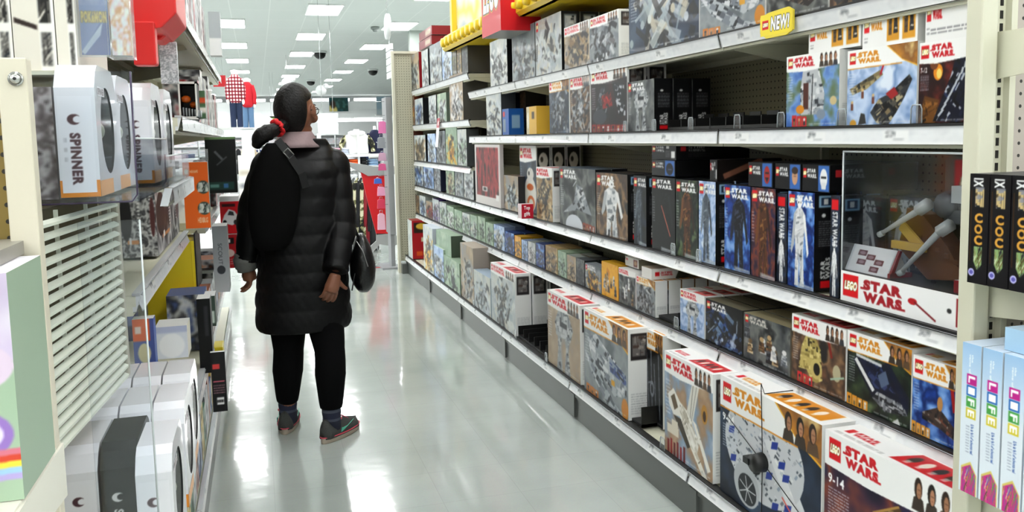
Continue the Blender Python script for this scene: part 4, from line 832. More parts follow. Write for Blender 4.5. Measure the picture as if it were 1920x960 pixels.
# ---- far bays
FAR = 'far boxed sets beyond the change in shelf height'
for k, (sh, xl, xr, yt, dep, sub_, bd, side, top, lab) in enumerate([
    ('f1', 866, 877, 85, .3, 'dark', 'smoke', '4f4d4a', '6a6a66', 'box with a broad dark grey side above the far bay'), ('f1', 857, 865, 86, .1, 'olive', 'tan', '6a6a5a', '8a8a80', 'narrow brownish box by the dark grey one'), ('f1', 848, 856, 88, .1, 'olive', 'olive', '2c2c1a', '4a4a2a', 'dark olive box'),
    ('f1', 829, 847, 78, .1, 'pale', 'snow', '8a95a0', '9aa5a8', 'pale blue box'), ('f1', 806, 828, 87, .1, 'pale', 'grey', '6a7278', '97a09c', 'silvery grey box'), ('f1', 791, 803, 97, .1, 'white', 'pale', '1c2024', 'a9b0b0', 'slim white box'), ('f1', 765, 786, 108, .1, 'pale', 'dust', '8a1820', 'b09a94', 'pinkish box with red side'),
    ('f2', 843, 868, 143, .2, 'white', 'dust', '54524e', '9a9a92', 'tall cream box with a grey side'), ('f2', 820, 837, 177, .1, 'pale', 'green', '6a7a6c', 'a9bbab', 'mint box'), ('f2', 804, 818, 181, .1, 'grey', 'pale', '2a2c30', '9aa0a2', 'grey box with lilac print'), ('f2', 778, 793, 187, .1, 'blue', 'pale', '14161a', '8a949c', 'pale blue box with black side'), ('f2', 767, 777, 176, .1, 'gold', 'rust', '7a3a22', '8a6a4a', 'brown and gold box'),
    ('f3', 858, 875, 243, .1, 'green', 'pale', '4a4e50', '9aa69c', 'grey-green box'), ('f3', 836, 857, 240, .1, 'gold', 'green', '6a7a6c', 'a0b0a0', 'mint box with a yellow spark'), ('f3', 818, 835, 246, .1, 'grey', 'grey', '4a4c50', '8a8e90', 'plain grey box'), ('f3', 802, 817, 251, .1, 'pale', 'snow', '3a4a78', '9aa6b8', 'light blue-grey box'), ('f3', 777, 798, 254, .1, 'tan', 'pale', '14161c', '9a9284', 'buff box with dark side'), ('f3', 767, 776, 246, .1, 'red', 'rust', '5a3024', '7a4a34', 'rust coloured box')]):
    wh = {'f1': 'on the highest far shelf', 'f2': 'on the far shelf below the highest', 'f3': 'on the far shelf above the long ones'}[sh]
    carton(sh, xl, xr, yt, dep, lab + ', ' + wh, hdr=None, body=bd, sub=sub_, side=side, top=top, seed=70 + k, group=FAR)
for k, z in enumerate((0, .085)):
    o = link('toy_box', carton_mesh('toy_box', .62, .34, .08, Art(.62, .08, .02, .01, '7a1c24').rect(.5, .2, .9, .8, 'b8a890'), '8a1c20', '9a3a34'), None, (1.73, 8.02 - k * .02, 2.215 + z), -PI / 2)
    tag(o, ('lower' if k == 0 else 'upper') + ' flat dark red box on top of the far row of boxes', 'toy box', 'flat red boxes above the far bay')
o = link('toy_box', carton_mesh('toy_box', .22, .1, .07, yel(.22, .07, .01, .005), 'b89c3a', 'c9b04a'), None, (1.47, 5.55, .9005), -PI / 2)
COL.objects.unlink(o); bpy.data.objects.remove(o)
# ================================================================== RIGHT SIDE: POST, NEAR END SHELF, DISPLAY CASE, SIGNS
def ybox(name, x0, x1, y0, y1, z0, z1, near, aisle_face, top='dddddb', m=None, aisle=-1):
    """printed box standing square to the room; near = -Y face, aisle_face = the face towards the aisle"""
    w, d, h = x1 - x0, y1 - y0, z1 - z0
    if aisle > 0: return printed_mesh(name, [((-w / 2, -d / 2, 0), (w, 0, 0), (0, 0, h), near), ((w / 2, -d / 2, 0), (0, d, 0), (0, 0, h), aisle_face), ((w / 2, d / 2, 0), (-w, 0, 0), (0, 0, h), 'bbbbb8'), ((-w / 2, d / 2, 0), (0, -d, 0), (0, 0, h), 'bbbbb8'), ((-w / 2, -d / 2, h), (w, 0, 0), (0, d, 0), top), ((-w / 2, d / 2, 0), (w, 0, 0), (0, -d, 0), 'a9a9a6')], m)
    return printed_mesh(name, [((-w / 2, -d / 2, 0), (w, 0, 0), (0, 0, h), near), ((-w / 2, d / 2, 0), (0, -d, 0), (0, 0, h), aisle_face), ((w / 2, d / 2, 0), (-w, 0, 0), (0, 0, h), 'bbbbb8'), ((w / 2, -d / 2, 0), (0, d, 0), (0, 0, h), 'bbbbb8'), ((-w / 2, -d / 2, h), (w, 0, 0), (0, d, 0), top), ((-w / 2, d / 2, 0), (w, 0, 0), (0, -d, 0), 'a9a9a6')], m)
def pbox(name, x0, x1, y0, y1, z0, z1, near, af, top='dddddb', lab=None, cat='toy box', group=None, aisle=1, rz=0, m=None):
    o = link(name, ybox(name, x0, x1, y0, y1, z0, z1, near, af, top, m, aisle), None, ((x0 + x1) / 2, (y0 + y1) / 2, z0), rz); return tag(o, lab, cat, group)
PEG2 = peg_mat('pegboard_near', 'b3aaa0', 'XZ')
g = empty('end_shelving', (0, 0, 0), 0, 'beige end shelving unit with slotted post and bare brackets, at the right edge', 'shelving')
MB().box(1.378, 1.418, 1.37, 1.412, 0, 2.7).build('post', BEIGE, g, bevel=.004)
u = MB().box(1.418, 1.455, 1.39, 1.412, 0, 2.7)
for k in range(96): u.box(1.4405, 1.4475, 1.3885, 1.392, .06 + k * .0254, .06 + k * .0254 + .016, 1)
u.build('slotted_upright', [BEIGE, mat('slot_dark', '17140f', .8)], g)
MB().box(1.455, 2.7, 1.40, 1.412, .05, 2.7).build('pegboard', PEG2, g)
MB().box(1.455, 1.47, 1.375, 1.40, .05, 2.7).build('pegboard_frame', BEIGE, g)
def bracket(z0, z1, L, zz):
    return MB().prism([(1.392, z0), (1.392, z1), (1.392 - L, z1), (1.392 - L, z1 - zz)], 1.428, 1.432, 0)
ztop = on(1840, 60, 1, 1.39)[2]; zbot = on(1840, 150, 1, 1.39)[2]
bracket(zbot, ztop, .42, .05).build('bracket', BEIGE, g)
zs1 = on(1835, 518, 1, 1.39)[2]; bracket(zs1 - .085, zs1, .42, .04).build('bracket', BEIGE, g)
zs2 = on(1830, 893, 1, 1.39)[2]; bracket(zs2 - .085, zs2, .42, .04).build('bracket', BEIGE, g)
for z in (zs1, zs2): MB().box(1.40, 2.6, .97, 1.386, z - .003, z).box(1.40, 2.6, .97, .985, z - .03, z).build('shelf', BEIGE, g)
def gspine(w, h, cw, ch, kind):
    if kind == 'dark':
        a = Art(w, h, cw, ch, '121013'); a.text('DC', .62, .86, .98, .95, 'dcdcdc', .03, 0, -90) if False else None
        a.rect(.3, .80, .75, .88, '7d7f86'); a.bricks([(.3, .7), (.75, .7), (.75, .86), (.3, .86)], ['c9b07a', '8a8a92', '5a4a34'], 14, .12, 0, 2)
        for v, c in ((.60, 'C'), (.50, 'O'), (.40, 'C')): a.text(c, .3, v - .045, .72, v + .045, 'd39a3c', .05)
        a.poly([(.3, .34), (.72, .34), (.72, .18), (.5, .12), (.3, .2)], '6f8f5a'); a.bricks([(.3, .34), (.72, .34), (.72, .18), (.5, .12), (.3, .2)], ['86a36a', 'c9d6b0', '8a6a34', '4a3c1c'], 22, .1, .4, 3)
        a.ell(.2, .1, .16, .035, 'b9b6e6'); a.ell(.2, .1, .1, .02, '5a56a8'); a.text('IX', .2, .88, .7, .96, 'e6e6e6', .05, 0, -90); a.rect(.08, .2, .12, .85, '5a3a14', .8)
    else:
        a = Art(w, h, cw, ch, 'dfe8f0'); a.put(a.gv > .55, a.ramp((a.gv - .55) / .45, ['dfe8f0', '9fc4e8'])); a.text('the\ngame of', .35, .8, .6, .93, 'ffffff', .02, 0, -90)
        for k, (c, l) in enumerate((('c0268a', 'L'), ('2a6ab8', 'I'), ('4aa048', 'F'), ('d8c83a', 'E'))):
            v1 = .8 - k * .075; a.rect(.28, v1 - .07, .8, v1, c); a.text(l, .36, v1 - .058, .72, v1 - .012, 'ffffff', .04, 0, -90)
        a.text('Life is full of adventures!', .56, .27, .72, .47, '3a5aa0', .02, 0, -90); a.tiny(.3, .27, .5, .46, 10, '8a94a8', .6)
        a.poly([(.1, 0), (.95, 0), (.95, .14), (.6, .22), (.1, .17)], 'd9c86a'); a.bricks([(.12, .0), (.9, .0), (.9, .14), (.6, .2), (.15, .16)], ['c8348a', '6a9a4a', 'd8a830', '5a6ab0', 'e8e0a0'], 40, .1, .5, 4)
    return a
bw = .046; X0 = 1.335
for k in range(5):
    y1 = 1.345 - k * (bw + .003); zz = on(1816, 325, 0, X0)[2]
    pbox('board_game', X0, X0 + .25, y1 - bw, y1, zs1 + .0005, zz, '131115', gspine(bw, zz - zs1, .0012, .0012, 'dark'), '3a3a3c', ('first' if k == 0 else NTH[k]) + ' black board game spine with gold letters, counting from the post', 'board game', 'black board games on the end shelf', aisle=-1)
zl = on(1822, 645, 0, X0)[2]
for k in range(5):
    y1 = 1.35 - k * (bw + .004)
    pbox('board_game', X0, X0 + .25, y1 - bw, y1, zs2 + .0005, zl, 'd6e2ee', gspine(bw, zl - zs2, .0012, .0012, 'life'), 'c9d8ea', NTH[k] + ' pale blue board game with coloured block letters, counting from the post', 'board game', 'pale blue board games on the lower end shelf', aisle=-1)
def lyr(w, h, cw, ch):
    a = Art(w, h, cw, ch, 'a9cce8'); a.rect(.35, .1, .55, .85, 'c0268a'); a.text('L', .4, .2, .5, .75, 'ffffff', .04); a.rect(.57, .1, .75, .85, '2a6ab8'); return a
pbox('board_game', X0 + .02, X0 + .3, 1.10, 1.27, zl + .001, zl + .045, lyr(.25, .045, .003, .003), lyr(.17, .045, .0015, .0015), 'bcd6ec', 'pale blue board game lying flat on top of the upright ones', 'board game', 'pale blue board games on the lower end shelf', aisle=-1)
# clear display case on the third shelf
CDP = .13
yn, yf = 1.47, yof(1577, XS + .012, 1.0)
zp = on(1577, 506, 0, XS + .012)[2]; zc = on(1577, 284, 0, XS + .012)[2]
dc = empty('display_case', (0, 0, 0), 0, 'clear acrylic display case on a white base with a built brown model inside', 'display case')
Ld = yf - yn; hp = zp - ZBB - .005
a = Art(Ld, hp, .0016, .0016, 'eeeeee'); brick_logo(a, .02, .18, .14, .9); space_logo(a, .18, .14, .46, .86, 'a01822'); a.ell(.53, .52, .03, .1, 'b81820'); a.line(.54, .52, .68, .1, .005, '7a1018')
a.rect(.80, .1, .99, .9, '8f1820'); a.rect(.815, .16, .975, .84, 'a8222a'); a.poly([(.83, .3), (.9, .7), (.95, .6), (.93, .3)], 'c9c0b8'); a.tiny(.9, .5, .97, .8, 3, 'e8d8d0', .8); a.ell(.76, .5, .014, .07, '2a2a2a')
base = link('case_base', printed_mesh('case_base', [((XS + .012, yf, ZBB + .005), (0, -Ld, 0), (0, 0, hp), a), ((XS + .012, yn, ZBB + .005), (CDP, 0, 0), (0, 0, hp), 'dddddd'), ((XS + .012, yf, zp), (0, -Ld, 0), (CDP, 0, 0), '22201f'), ((XS + .012 + CDP, yf, ZBB + .005), (-CDP, 0, 0), (0, 0, hp), 'dddddd')]), dc)
cc = MB(); x0, x1 = XS + .014, XS + .14
for b_ in ((x0, x0 + .003, yn, yf, zp, zc), (x1 - .003, x1, yn, yf, zp, zc), (x0, x1, yf - .003, yf, zp, zc), (x0, x1, yn, yn + .003, zp, zc), (x0, x1, yn, yf, zc, zc + .003)): cc.box(*b_)
cc.build('clear_cover', CLEAR, dc)
ed = MB()
for (xa, ya) in ((x0, yf), (x0, yn)): ed.tube([(xa, ya, zp), (xa, ya, zc)], .0025, 6)
ed.tube([(x0, yf, zc), (x0, yn, zc)], .003, 6).build('cover_edge', mat('acrylic_edge', 'c9d0d2', .15), dc)
for xx in (1640, 1778): pass
# wedge sign
ws = empty('wedge_sign', (0, 0, 0), 0, 'white wedge-shaped sign with five dark red pictures, inside the display case', 'sign')
P = on(1588, 503, 0, XS + .03); Y1 = yof(1590, XS + .04, zp); Y0 = yof(1668, XS + .04, zp)
H2 = on(1618, 443, 0, XS + .05)[2] - zp
art = Art(Y1 - Y0, H2, .0014, .0014, 'f2f0ee')
m_ = MB()
pts = [(XS + .03, Y1, zp), (XS + .03, Y0, zp), (XS + .055, Y0, zp + H2 * .45), (XS + .085, Y1 - .035, zp + H2)]
for (u, v) in ((.28, .72), (.5, .6), (.72, .45), (.32, .38), (.66, .18)): art.rect(u - .1, v - .1, u + .1, v + .1, '5a2430'); art.ell(u, v, .07, .06, 'a08088')
faces_ = [((XS + .03, Y1, zp), (0, -(Y1 - Y0), 0), (.045, 0, H2), art)]
link('sign_face', printed_mesh('sign_face', [((XS + .03, Y1, zp + .001), (0, -(Y1 - Y0) * 1.0, 0), (.03, -.0, H2 * .72), art)]), ws)
MB().prism([(XS + .031, zp), (XS + .062, zp + H2 * .73), (XS + .10, zp)], Y0 - .004, Y1, 1).build('sign_body', mat('sign_white', 'e9e6e3', .4), ws)
MB().box(XS + .03, XS + .10, Y0 - .012, Y0 - .004, zp, zp + .012).prism([(XS + .029, zp), (XS + .061, zp + H2 * .74), (XS + .068, zp + H2 * .72), (XS + .04, zp)], Y0 - .012, Y0 - .004, 1).build('red_edge', mat('sign_red', '8f1a24', .4), ws)
# built model: brown wings, grey cannons
mo = empty('brick_model', (0, 0, 0), 0, 'built brick model with brown hull and long pale cannons, inside the display case', 'model')
c = Vector((XS + .082, yof(1752, XS + .08, zp + .12), zp + .10)); GB = mat('brick_grey', 'b9bab6', .35); BRN = mat('brick_brown', '6a4126', .35); DG = mat('brick_dark_grey', '4d4f50', .35)
hull = MB().prism([(-.12, -.075), (.0, -.09), (.105, -.02), (.075, .085), (.02, .07), (-.06, .0)], -.02, .03, 0)
for k in range(7): hull.box(-.024, -.02, -.1 + k * .03, -.085 + k * .03, -.04 + k * .012, -.028 + k * .012)
hull.build('hull', BRN, mo, c, 0, .002)
w2 = MB().box(-.045, -.032, -.01, .1, -.02, .0); w2.prism([(.02, -.02), (.085, .03), (.07, .05), (.0, .0)], -.036, -.03, 0).build('yellow_panel', mat('brick_tan', 'c8a24e', .35), mo, c)
for s_, (ya_, za_, yb_, zb_) in enumerate(((.135, .012, .0, .085), (.06, -.08, -.07, .04))):
    MB().tube([(-.05, ya_, za_), (-.05, yb_, zb_)], [.005, .009], 8).tube([(-.05, yb_, zb_), (-.05, yb_ - .03, zb_ + .018)], .016, 8).tube([(-.05, ya_ + .004, za_ - .002), (-.05, ya_ - .01, za_ + .004)], .008, 8).build('cannon', GB, mo, c)
MB().tube([(-.02, -.06, .1), (.04, -.06, .1)], .035, 14).tube([(-.035, -.06, .1), (-.02, -.06, .1)], .03, 14).box(-.03, .04, -.12, -.06, .06, .09).build('engine', DG, mo, c)
MB().box(-.05, .05, -.15, -.1, .11, .15).box(-.04, .03, -.17, -.13, .07, .11).build('engine_block', GB, mo, c)
MB().tube([(0, .0, -.1), (0, .0, -.04)], .006, 8).build('stand', CLEAR, mo, c)
pl = pbox('name_plate', XS + .03, XS + .1, 1.475, 1.60, zp, zp + .03, '8f1a24', '9a1c26', 'e9e6e3', 'dark red and white name block at the near end of the display case', 'sign', aisle=-1)
fg = empty('mini_figure', (XS + .06, 1.535, zp + .0305), 0, 'small orange brick figure standing at the near end of the display case', 'figure')
ORG = mat('brick_orange', 'd8621c', .35)
MB().box(-.006, .006, -.009, -.001, 0, .016).box(-.006, .006, .001, .009, 0, .016).build('legs', ORG, fg); MB().prism([(-.01, .016), (.01, .016), (.007, .031), (-.007, .031)], -.006, .006, 0).build('torso', ORG, fg); MB().tube([(0, 0, .031), (0, 0, .042)], .0055, 10).build('head', mat('brick_yellow', 'e6c24a', .35), fg)
# boxes seen through the case
for k, (xl, xr) in enumerate(((1586, 1660), (1664, 1738))):
    carton('B', xl, xr, 366, .075, 'tall white-armoured figure box seen through the clear case, ' + ('left one' if k == 0 else 'right one'), front=lambda w, h, cw, ch: toy_front(w, h, cw, ch, 'k', Wt, 'night', 'figure_white', 3, hh=.2, lw=.62, age='7-14'), side='K', top='17171a', off=.155, group='figure boxes behind the display case')
for k, (xl, xr) in enumerate(((1620, 1712),)):
    pass
plc = on(1800, 350, 0, 1.85)
def logoplate():
    a = Art(.16, .2, .003, .003, '5c5a50'); a.rect(.14, .1, .95, .95, '7a1c1c'); brick_logo(a, .14, .1, .95, .95); return a
o = pbox('logo_board', 1.62, 1.63, 1.50, yof(1772, 1.62, 1.25), zp + .15, zc - .01, '8a887c', logoplate(), '8a887c', 'board with a red logo square inside the top of the display case', 'sign', aisle=-1); o.parent = None
# NEW sign on the top shelf rail
def newart(w, h):
    a = Art(w, h, .0012, .0012, 'f0da3a'); brick_logo(a, .06, .3, .26, .72)
    m = a.tmask('NEW!', .33, .18, .92, .84, .05, .12); mm = m.copy()
    for i in range(1, 4):
        for ax in (0, 1): mm |= np.roll(m, i, ax) | np.roll(m, -i, ax)
    a.put(mm, '2a2a2a'); a.put(m, 'f6f6f6'); return a
y1, y0 = yof(1427, XS - .012, ZD - .03), yof(1486, XS - .012, ZD - .03); wn = y1 - y0
z0_ = on(1440, 67, 0, XS - .012)[2]; z1_ = on(1440, 27, 0, XS - .012)[2]
ns = empty('shelf_sign', (0, 0, 0), 0, 'yellow shelf sign reading NEW! on the top right shelf edge', 'sign')
link('sign_face', printed_mesh('sign_face', [((XS - .014, y1, z0_), (0, -wn, 0), (.0, 0, z1_ - z0_), newart(wn, z1_ - z0_))]), ns)
MB().prism([(y0 - .004, z0_ + .004), (y0 + .03, z0_ - .008), (y1 - .03, z0_ - .008), (y1 + .003, z0_ + .01), (y1 + .003, z1_ - .006), (y1 - .04, z1_ + .004), (y0 + .02, z1_ + .008), (y0 - .004, z1_ - .004)], XS - .0135, XS - .008, 0).build('sign_plate', mat('sign_yellow', 'e8d23a', .4), ns)
# Top gift wobbler
yg = yof(985, 1.47, .86); zt_ = on(985, 383, 1, yg)[2]; zb_ = on(985, 410, 1, yg)[2]
xa, xb = on(978, 395, 1, yg)[0], on(1000, 395, 1, yg)[0]
a = Art(xb - xa, zt_ - zb_, .001, .001, 'b8142c'); a.text('Top', .2, .55, .72, .88, 'ffffff', .04); a.text('gift', .2, .12, .72, .48, 'ffffff', .04)
o = pbox('gift_sign', xa, xb, yg, yg + .07, zb_, zt_, a, Art(.07, zt_ - zb_, .004, .004, 'e8d4d8'), 'd8b8c0', 'small red sign reading Top gift fixed to the third shelf edge', 'sign', aisle=-1)
# leaning tag on the far shelf
yt_ = yof(820, XS - .02, 1.5)
tgm = printed_mesh('hang_tag', [((XS - .02, yt_ + .12, 1.29), (.0, -.11, 0), (.012, -.06, .25), Art(.11, .25, .008, .008, 'f0eeee').rect(0, .68, 1, 1, 'b03a48').rect(.3, .74, .8, .9, 'e8d0d0'))])
o = link('hang_tag', tgm); o.modifiers.new('card', 'SOLIDIFY').thickness = .002; tag(o, 'white hanging tag with a red top, over the far shelf edges', 'tag')
# clear shelf clips and black spring trays
def clip_mesh():
    m = MB(); pts = [(-.018, .0), (-.018, .035), (-.013, .045), (.013, .045), (.018, .035), (.018, 0)]
    m.tube([(0, p[0], p[1]) for p in pts], .0018, 6); m.box(-.001, .001, -.017, .017, 0, .043, 1); return m
cm = clip_mesh().mesh('shelf_clip', [mat('clip_edge', 'aab0b4', .2), CLEAR])
CL = [('C', 1295, 'in front of the empty dark gap, left one'), ('C', 1382, 'in front of the empty dark gap, right one'), ('C', 1464, 'at the left of the tower machine box'), ('C', 1226, 'at the foot of the walking machine box'), ('C', 1578, 'between the tower and snow bikes boxes'), ('C', 1718, 'between the snow bikes and navy craft boxes'), ('C', 1172, 'between the dark red and walking machine boxes'),
      ('A', 1268, 'beside the icy walker box'), ('0', 1242, 'at the foot of the beige winged craft box'), ('0', 1024, 'at the left foot of the grey walker box'), ('0', 966, 'at the foot of the white-edged row'), ('0', 888, 'at the foot of the buff box'), ('0', 862, 'at the foot of the green arch box'), ('B', 1310, 'at the foot of the furry figure box'), ('B', 1262, 'at the foot of the caped figure box')]
for sh, x, lab in CL:
    X = (XB if sh == '0' else XS) + .004; z = ZS[sh] + .0045
    o = link('shelf_clip', cm, None, (X, yof(x, X, z + .02), z)); tag(o, 'clear plastic stop on the shelf edge, ' + lab, 'shelf clip', 'clear shelf stops')
def tray(sh, xl, xr, off, dep, hh, lab):
    X = (XB if sh == '0' else XS) + off; z = ZS[sh] + .005; y1, y0 = yof(xl, X, z), yof(xr, X, z)
    m = MB().box(0, dep, -(y1 - y0) / 2, (y1 - y0) / 2, 0, .012); n = max(1, int((y1 - y0) / .1))
    for k in range(n + 1): yy = -(y1 - y0) / 2 + (y1 - y0 - .004) * k / n; m.box(0, dep, yy, yy + .004, 0, hh * .7)
    for k in range(n): yy = -(y1 - y0) / 2 + (y1 - y0) * (k + .5) / n; m.tube([(dep * .55, yy, .03), (dep * .55 + .035, yy, .03)], .02, 12); m.box(dep * .5, dep * .52, yy - .035, yy + .035, .01, hh)
    o = m.build('spring_tray', BLK_, None, (X, (y0 + y1) / 2, z + .0005)); return tag(o, lab, 'shelf tray', 'black spring trays')
tray('C', 1252, 1465, .05, .3, .06, 'low black spring tray in the empty gap of the fourth shelf up')
tray('A', 1233, 1272, .03, .3, .075, 'black spring tray in the gap on the second shelf up')
tray('0', 972, 1024, .03, .35, .09, 'black spring tray in the gap beside the grey walker box on the bottom shelf')
tray('0', 1180, 1203, .03, .3, .12, 'black spring tray at the dark box gap on the bottom shelf')
# anti-theft puck and cords on the disc craft box
yc = yof(1420, XB - .005, .42); zc_ = on(1420, 868, 0, XB - .005)[2]
sp = empty('security_tag', (XB - .004, yc, zc_), 0, 'black round anti-theft puck with cords around the grey disc craft box', 'security tag')
MB().tube([(-.018, 0, 0), (.018, 0, 0)], [.026, .03], 20).box(-.02, .012, .02, .05, -.012, .008).build('puck', BLK_, sp)
yb1, yb0 = yof(1350, XB + .015, .45) - yc, yof(1540, XB + .015, .45) - yc
MB().tube([(.017, 0, 0), (.0165, .01, .24), (.03, .012, on(1350, 702, 0, XB + .015)[2] - zc_ + .003), (.13, .012, on(1350, 702, 0, XB + .015)[2] - zc_ + .003)], .0014, 6).tube([(.0165, yb1, .1), (.0165, 0, 0), (.0165, yb0, -.12)], .0014, 6).tube([(.0165, 0, 0), (.0165, .004, -.22)], .0014, 6).build('cord', BLK_, sp)
# brick-studded yellow header with red cube
hs = empty('header_sign', (0, 0, 0), 0, 'long yellow studded header sign over the right-hand shelving', 'sign')
YEL = mat('header_yellow', 'f2cf2e', .35); RED = mat('header_red', 'd01822', .35)
hy0, hy1 = 3.75, 6.75; hz = 2.05
MB().box(1.47, 1.97, hy0, hy1, hz, hz + .015).build('tray', YEL, hs)
b_ = MB(); b_.prism([(1.47, hz), (1.45, hz + .02), (1.45, hz + .10), (1.47, hz + .12), (1.5, hz + .12), (1.5, hz)], hy0, hy1, 1); b_.build('bar', YEL, hs)
for k in range(22):
    y = hy0 + .07 + k * .135; MB().tube([(1.45, y, hz + .06), (1.425, y, hz + .06), (1.42, y, hz + .06)], [.036, .034, .028], 14).build('stud', YEL, hs)
a = Art(2.6, .5, .02, .02, 'c9d3dc'); clouds(a, ['c9d3dc', 'f2d24a', 'e8e0d0', '9fb4c8'], 4, 5)
link('graphic', printed_mesh('graphic', [((1.53, hy1 - .2, hz + .12), (0, -2.6, 0), (0, 0, .5), a)]), hs).modifiers.new('board', 'SOLIDIFY').thickness = .01
for y in (hy1 - .12, hy1 - 1.5): MB().box(1.5, 1.54, y - .03, y + .03, hz, hz + .65).build('support', YEL, hs)
ycb = yof(938, 1.36, 2.15); yce = yof(903, 1.36, 2.15); zcb = on(938, 57, 0, 1.36)[2]
a = Art(yce - ycb, .45, .004, .004, 'cf2230'); m = a.tmask('LEGO', .08, .3, .92, .72, .06, .25); mm = m.copy()
for i in range(1, 7):
    for ax in (0, 1): mm |= np.roll(m, i, ax) | np.roll(m, -i, ax)
a.put(mm, 'f2d22e'); mm = m.copy()
for i in range(1, 4):
    for ax in (0, 1): mm |= np.roll(m, i, ax) | np.roll(m, -i, ax)
a.put(mm, '141414'); a.put(m, 'ffffff')
o = pbox('logo_cube', 1.36, 1.60, ycb, yce, zcb, zcb + .45, 'c4141f', a, 'c4141f', 'red cube with white letters hanging in front of the yellow header', 'sign', aisle=-1)
# ================================================================== LEFT-HAND SHELVING
XL, XLW = -.22, -.70
YL = [1.60, 2.85, 4.05, 5.25, 6.45]
LR = art_mat('price_rail_plastic')
def lrail(parent, y0, y1, z, cell=.006, x=XL):
    L = y1 - y0; a = rail_art(L, cell, [(.15, '9.99'), (.45, '12.99'), (.75, '7.99')])
    me = printed_mesh('price_strip', [((x + .002, y0 + .004, z - .045), (0, L - .008, 0), (-.014 if z < 1.2 else .0, 0, .042), a), ((x + .002, y0 + .004, z - .003), (0, L - .008, 0), (-.016, 0, .003), 'a8abb0'),
                                      ((x - .03, y0 + .004, z - .045), (.018, 0, 0), (.012, 0, .042), 'd5d7da'), ((x - .012, y0 + .004, z - .047), (0, L - .008, 0), (-.012, 0, 0), 'c8cacd')], RAIL)
    return link('price_strip', me, parent)
def lshelf(parent, y0, y1, z, x0=XL, cell=.006):
    s = MB(); s.box(XLW + .01, x0 - .012, y0 + .003, y1 - .003, z - .032, z - .004); s.box(x0 - .05, x0 - .02, y0 + .003, y1 - .003, z - .055, z - .032); s.box(XLW + .03, XLW + .06, y0 + .003, y1 - .003, z - .06, z - .032)
    for yy in (y0 + .006, y1 - .012): s.prism([(x0 - .03, z - .033), (XLW + .005, z - .033), (XLW + .005, z - .11), (XLW + .06, z - .11), (x0 - .05, z - .05)], yy, yy + .004, 1)
    o = s.build('shelf', BEIGE, parent); MB().box(x0 - .02, x0 - .001, y0 + .003, y1 - .003, z - .006, z + .002).build('front_lip', mat('lip_grey', 'b4b6b8', .4), o); lrail(o, y0, y1, z, cell, x0); return o
LLAB = ['near left shelving bay with clear trays of white round-window boxes', 'second left shelving bay behind the yellow box', 'third left shelving bay, with the orange and grey packs', 'last left shelving bay, ending at the clothing area']
for i in range(4):
    y0, y1 = YL[i], YL[i + 1]
    g = empty('gondola_shelving', (0, 0, 0), 0, LLAB[i], 'shelving', 'left-hand shelving bays')
    MB().box(XLW - .02, XLW, y0, y1, .1, 2.6).build('back_panel', PEGY, g)
    MB().box(XLW, XLW + .03, y1 - .04, y1 - .001, .1, 2.6).build('upright', BEIGE, g)
    b = MB().box(XLW, XL - .03, y0 + .002, y1 - .002, Z0 - .03, Z0 - .004).build('base_deck', BEIGE, g); lrail(b, y0, y1, Z0, .006, XL - .01)
    MB().box(XL - .035, XL - .02, y0 + .002, y1 - .002, 0, Z0 - .05).build('kick_plate', DKICK, g)
    for z in ([.55] if i == 0 else [1.83, 1.455, .55] if i == 1 else [1.83, 1.455, 1.02, .55]): lshelf(g, y0, y1, z, cell=.004 if i == 0 else .008)
rs = empty('gondola_shelf', (0, 0, 0), 0, 'single set-back shelf running over the large yellow box on the left', 'shelf')
lshelf(rs, 2.27, 3.86, 1.0, x0=-.295, cell=.004)
# louvred back and plain column of the near bay
LV = mat('louvre_enamel', 'cdd2c4', .5)
g = empty('louvred_panel', (-.352, 1.462, 0), 0, 'cream louvred metal panel behind the near post on the left', 'panel')
P1 = Vector((-.352, 1.462)); P2 = Vector((-.303, 2.0)); dv = P2 - P1
s = MB()
for k in range(19):
    z = .87 + k * .0208
    s.add([(0, 0, z), (dv.x, dv.y, z), (dv.x + .010, dv.y, z - .006), (.010, 0, z - .006), (0, 0, z + .004), (dv.x, dv.y, z + .004), (dv.x + .010, dv.y, z - .001), (.010, 0, z - .001)], [(0, 1, 2, 3), (4, 7, 6, 5), (0, 4, 5, 1), (3, 2, 6, 7), (0, 3, 7, 4), (1, 5, 6, 2)])
s.build('slat', LV, g)
s = MB()
for t in (.0, .33, .66, .97): s.box(dv.x * t - .008, dv.x * t - .002, dv.y * t, dv.y * t + .008, .86, 1.26)
s.build('upright_rod', LV, g)
MB().add([(-.03, 0, .86), (dv.x - .03, dv.y, .86), (dv.x - .03, dv.y, 1.26), (-.03, 0, 1.26), (-.035, 0, .86), (dv.x - .035, dv.y, .86), (dv.x - .035, dv.y, 1.26), (-.035, 0, 1.26)], [(0, 1, 2, 3), (4, 7, 6, 5), (0, 4, 5, 1), (3, 2, 6, 7), (0, 3, 7, 4), (1, 5, 6, 2)]).build('shade_backing', mat('louvre_shade', '57503a', .8), g)  # dark sheet behind the slats, coloured to stand in for shade in the gaps
cx0, cx1 = on(196, 500, 1, 2.0)[0], on(228, 500, 1, 2.0)[0]
o = MB().box(cx0, cx1, 2.003, 2.03, .86, 1.26).build('column', mat('column_enamel', 'a9a596', .6), bevel=.003); tag(o, 'plain grey-beige upright at the far edge of the louvred panel', 'column')
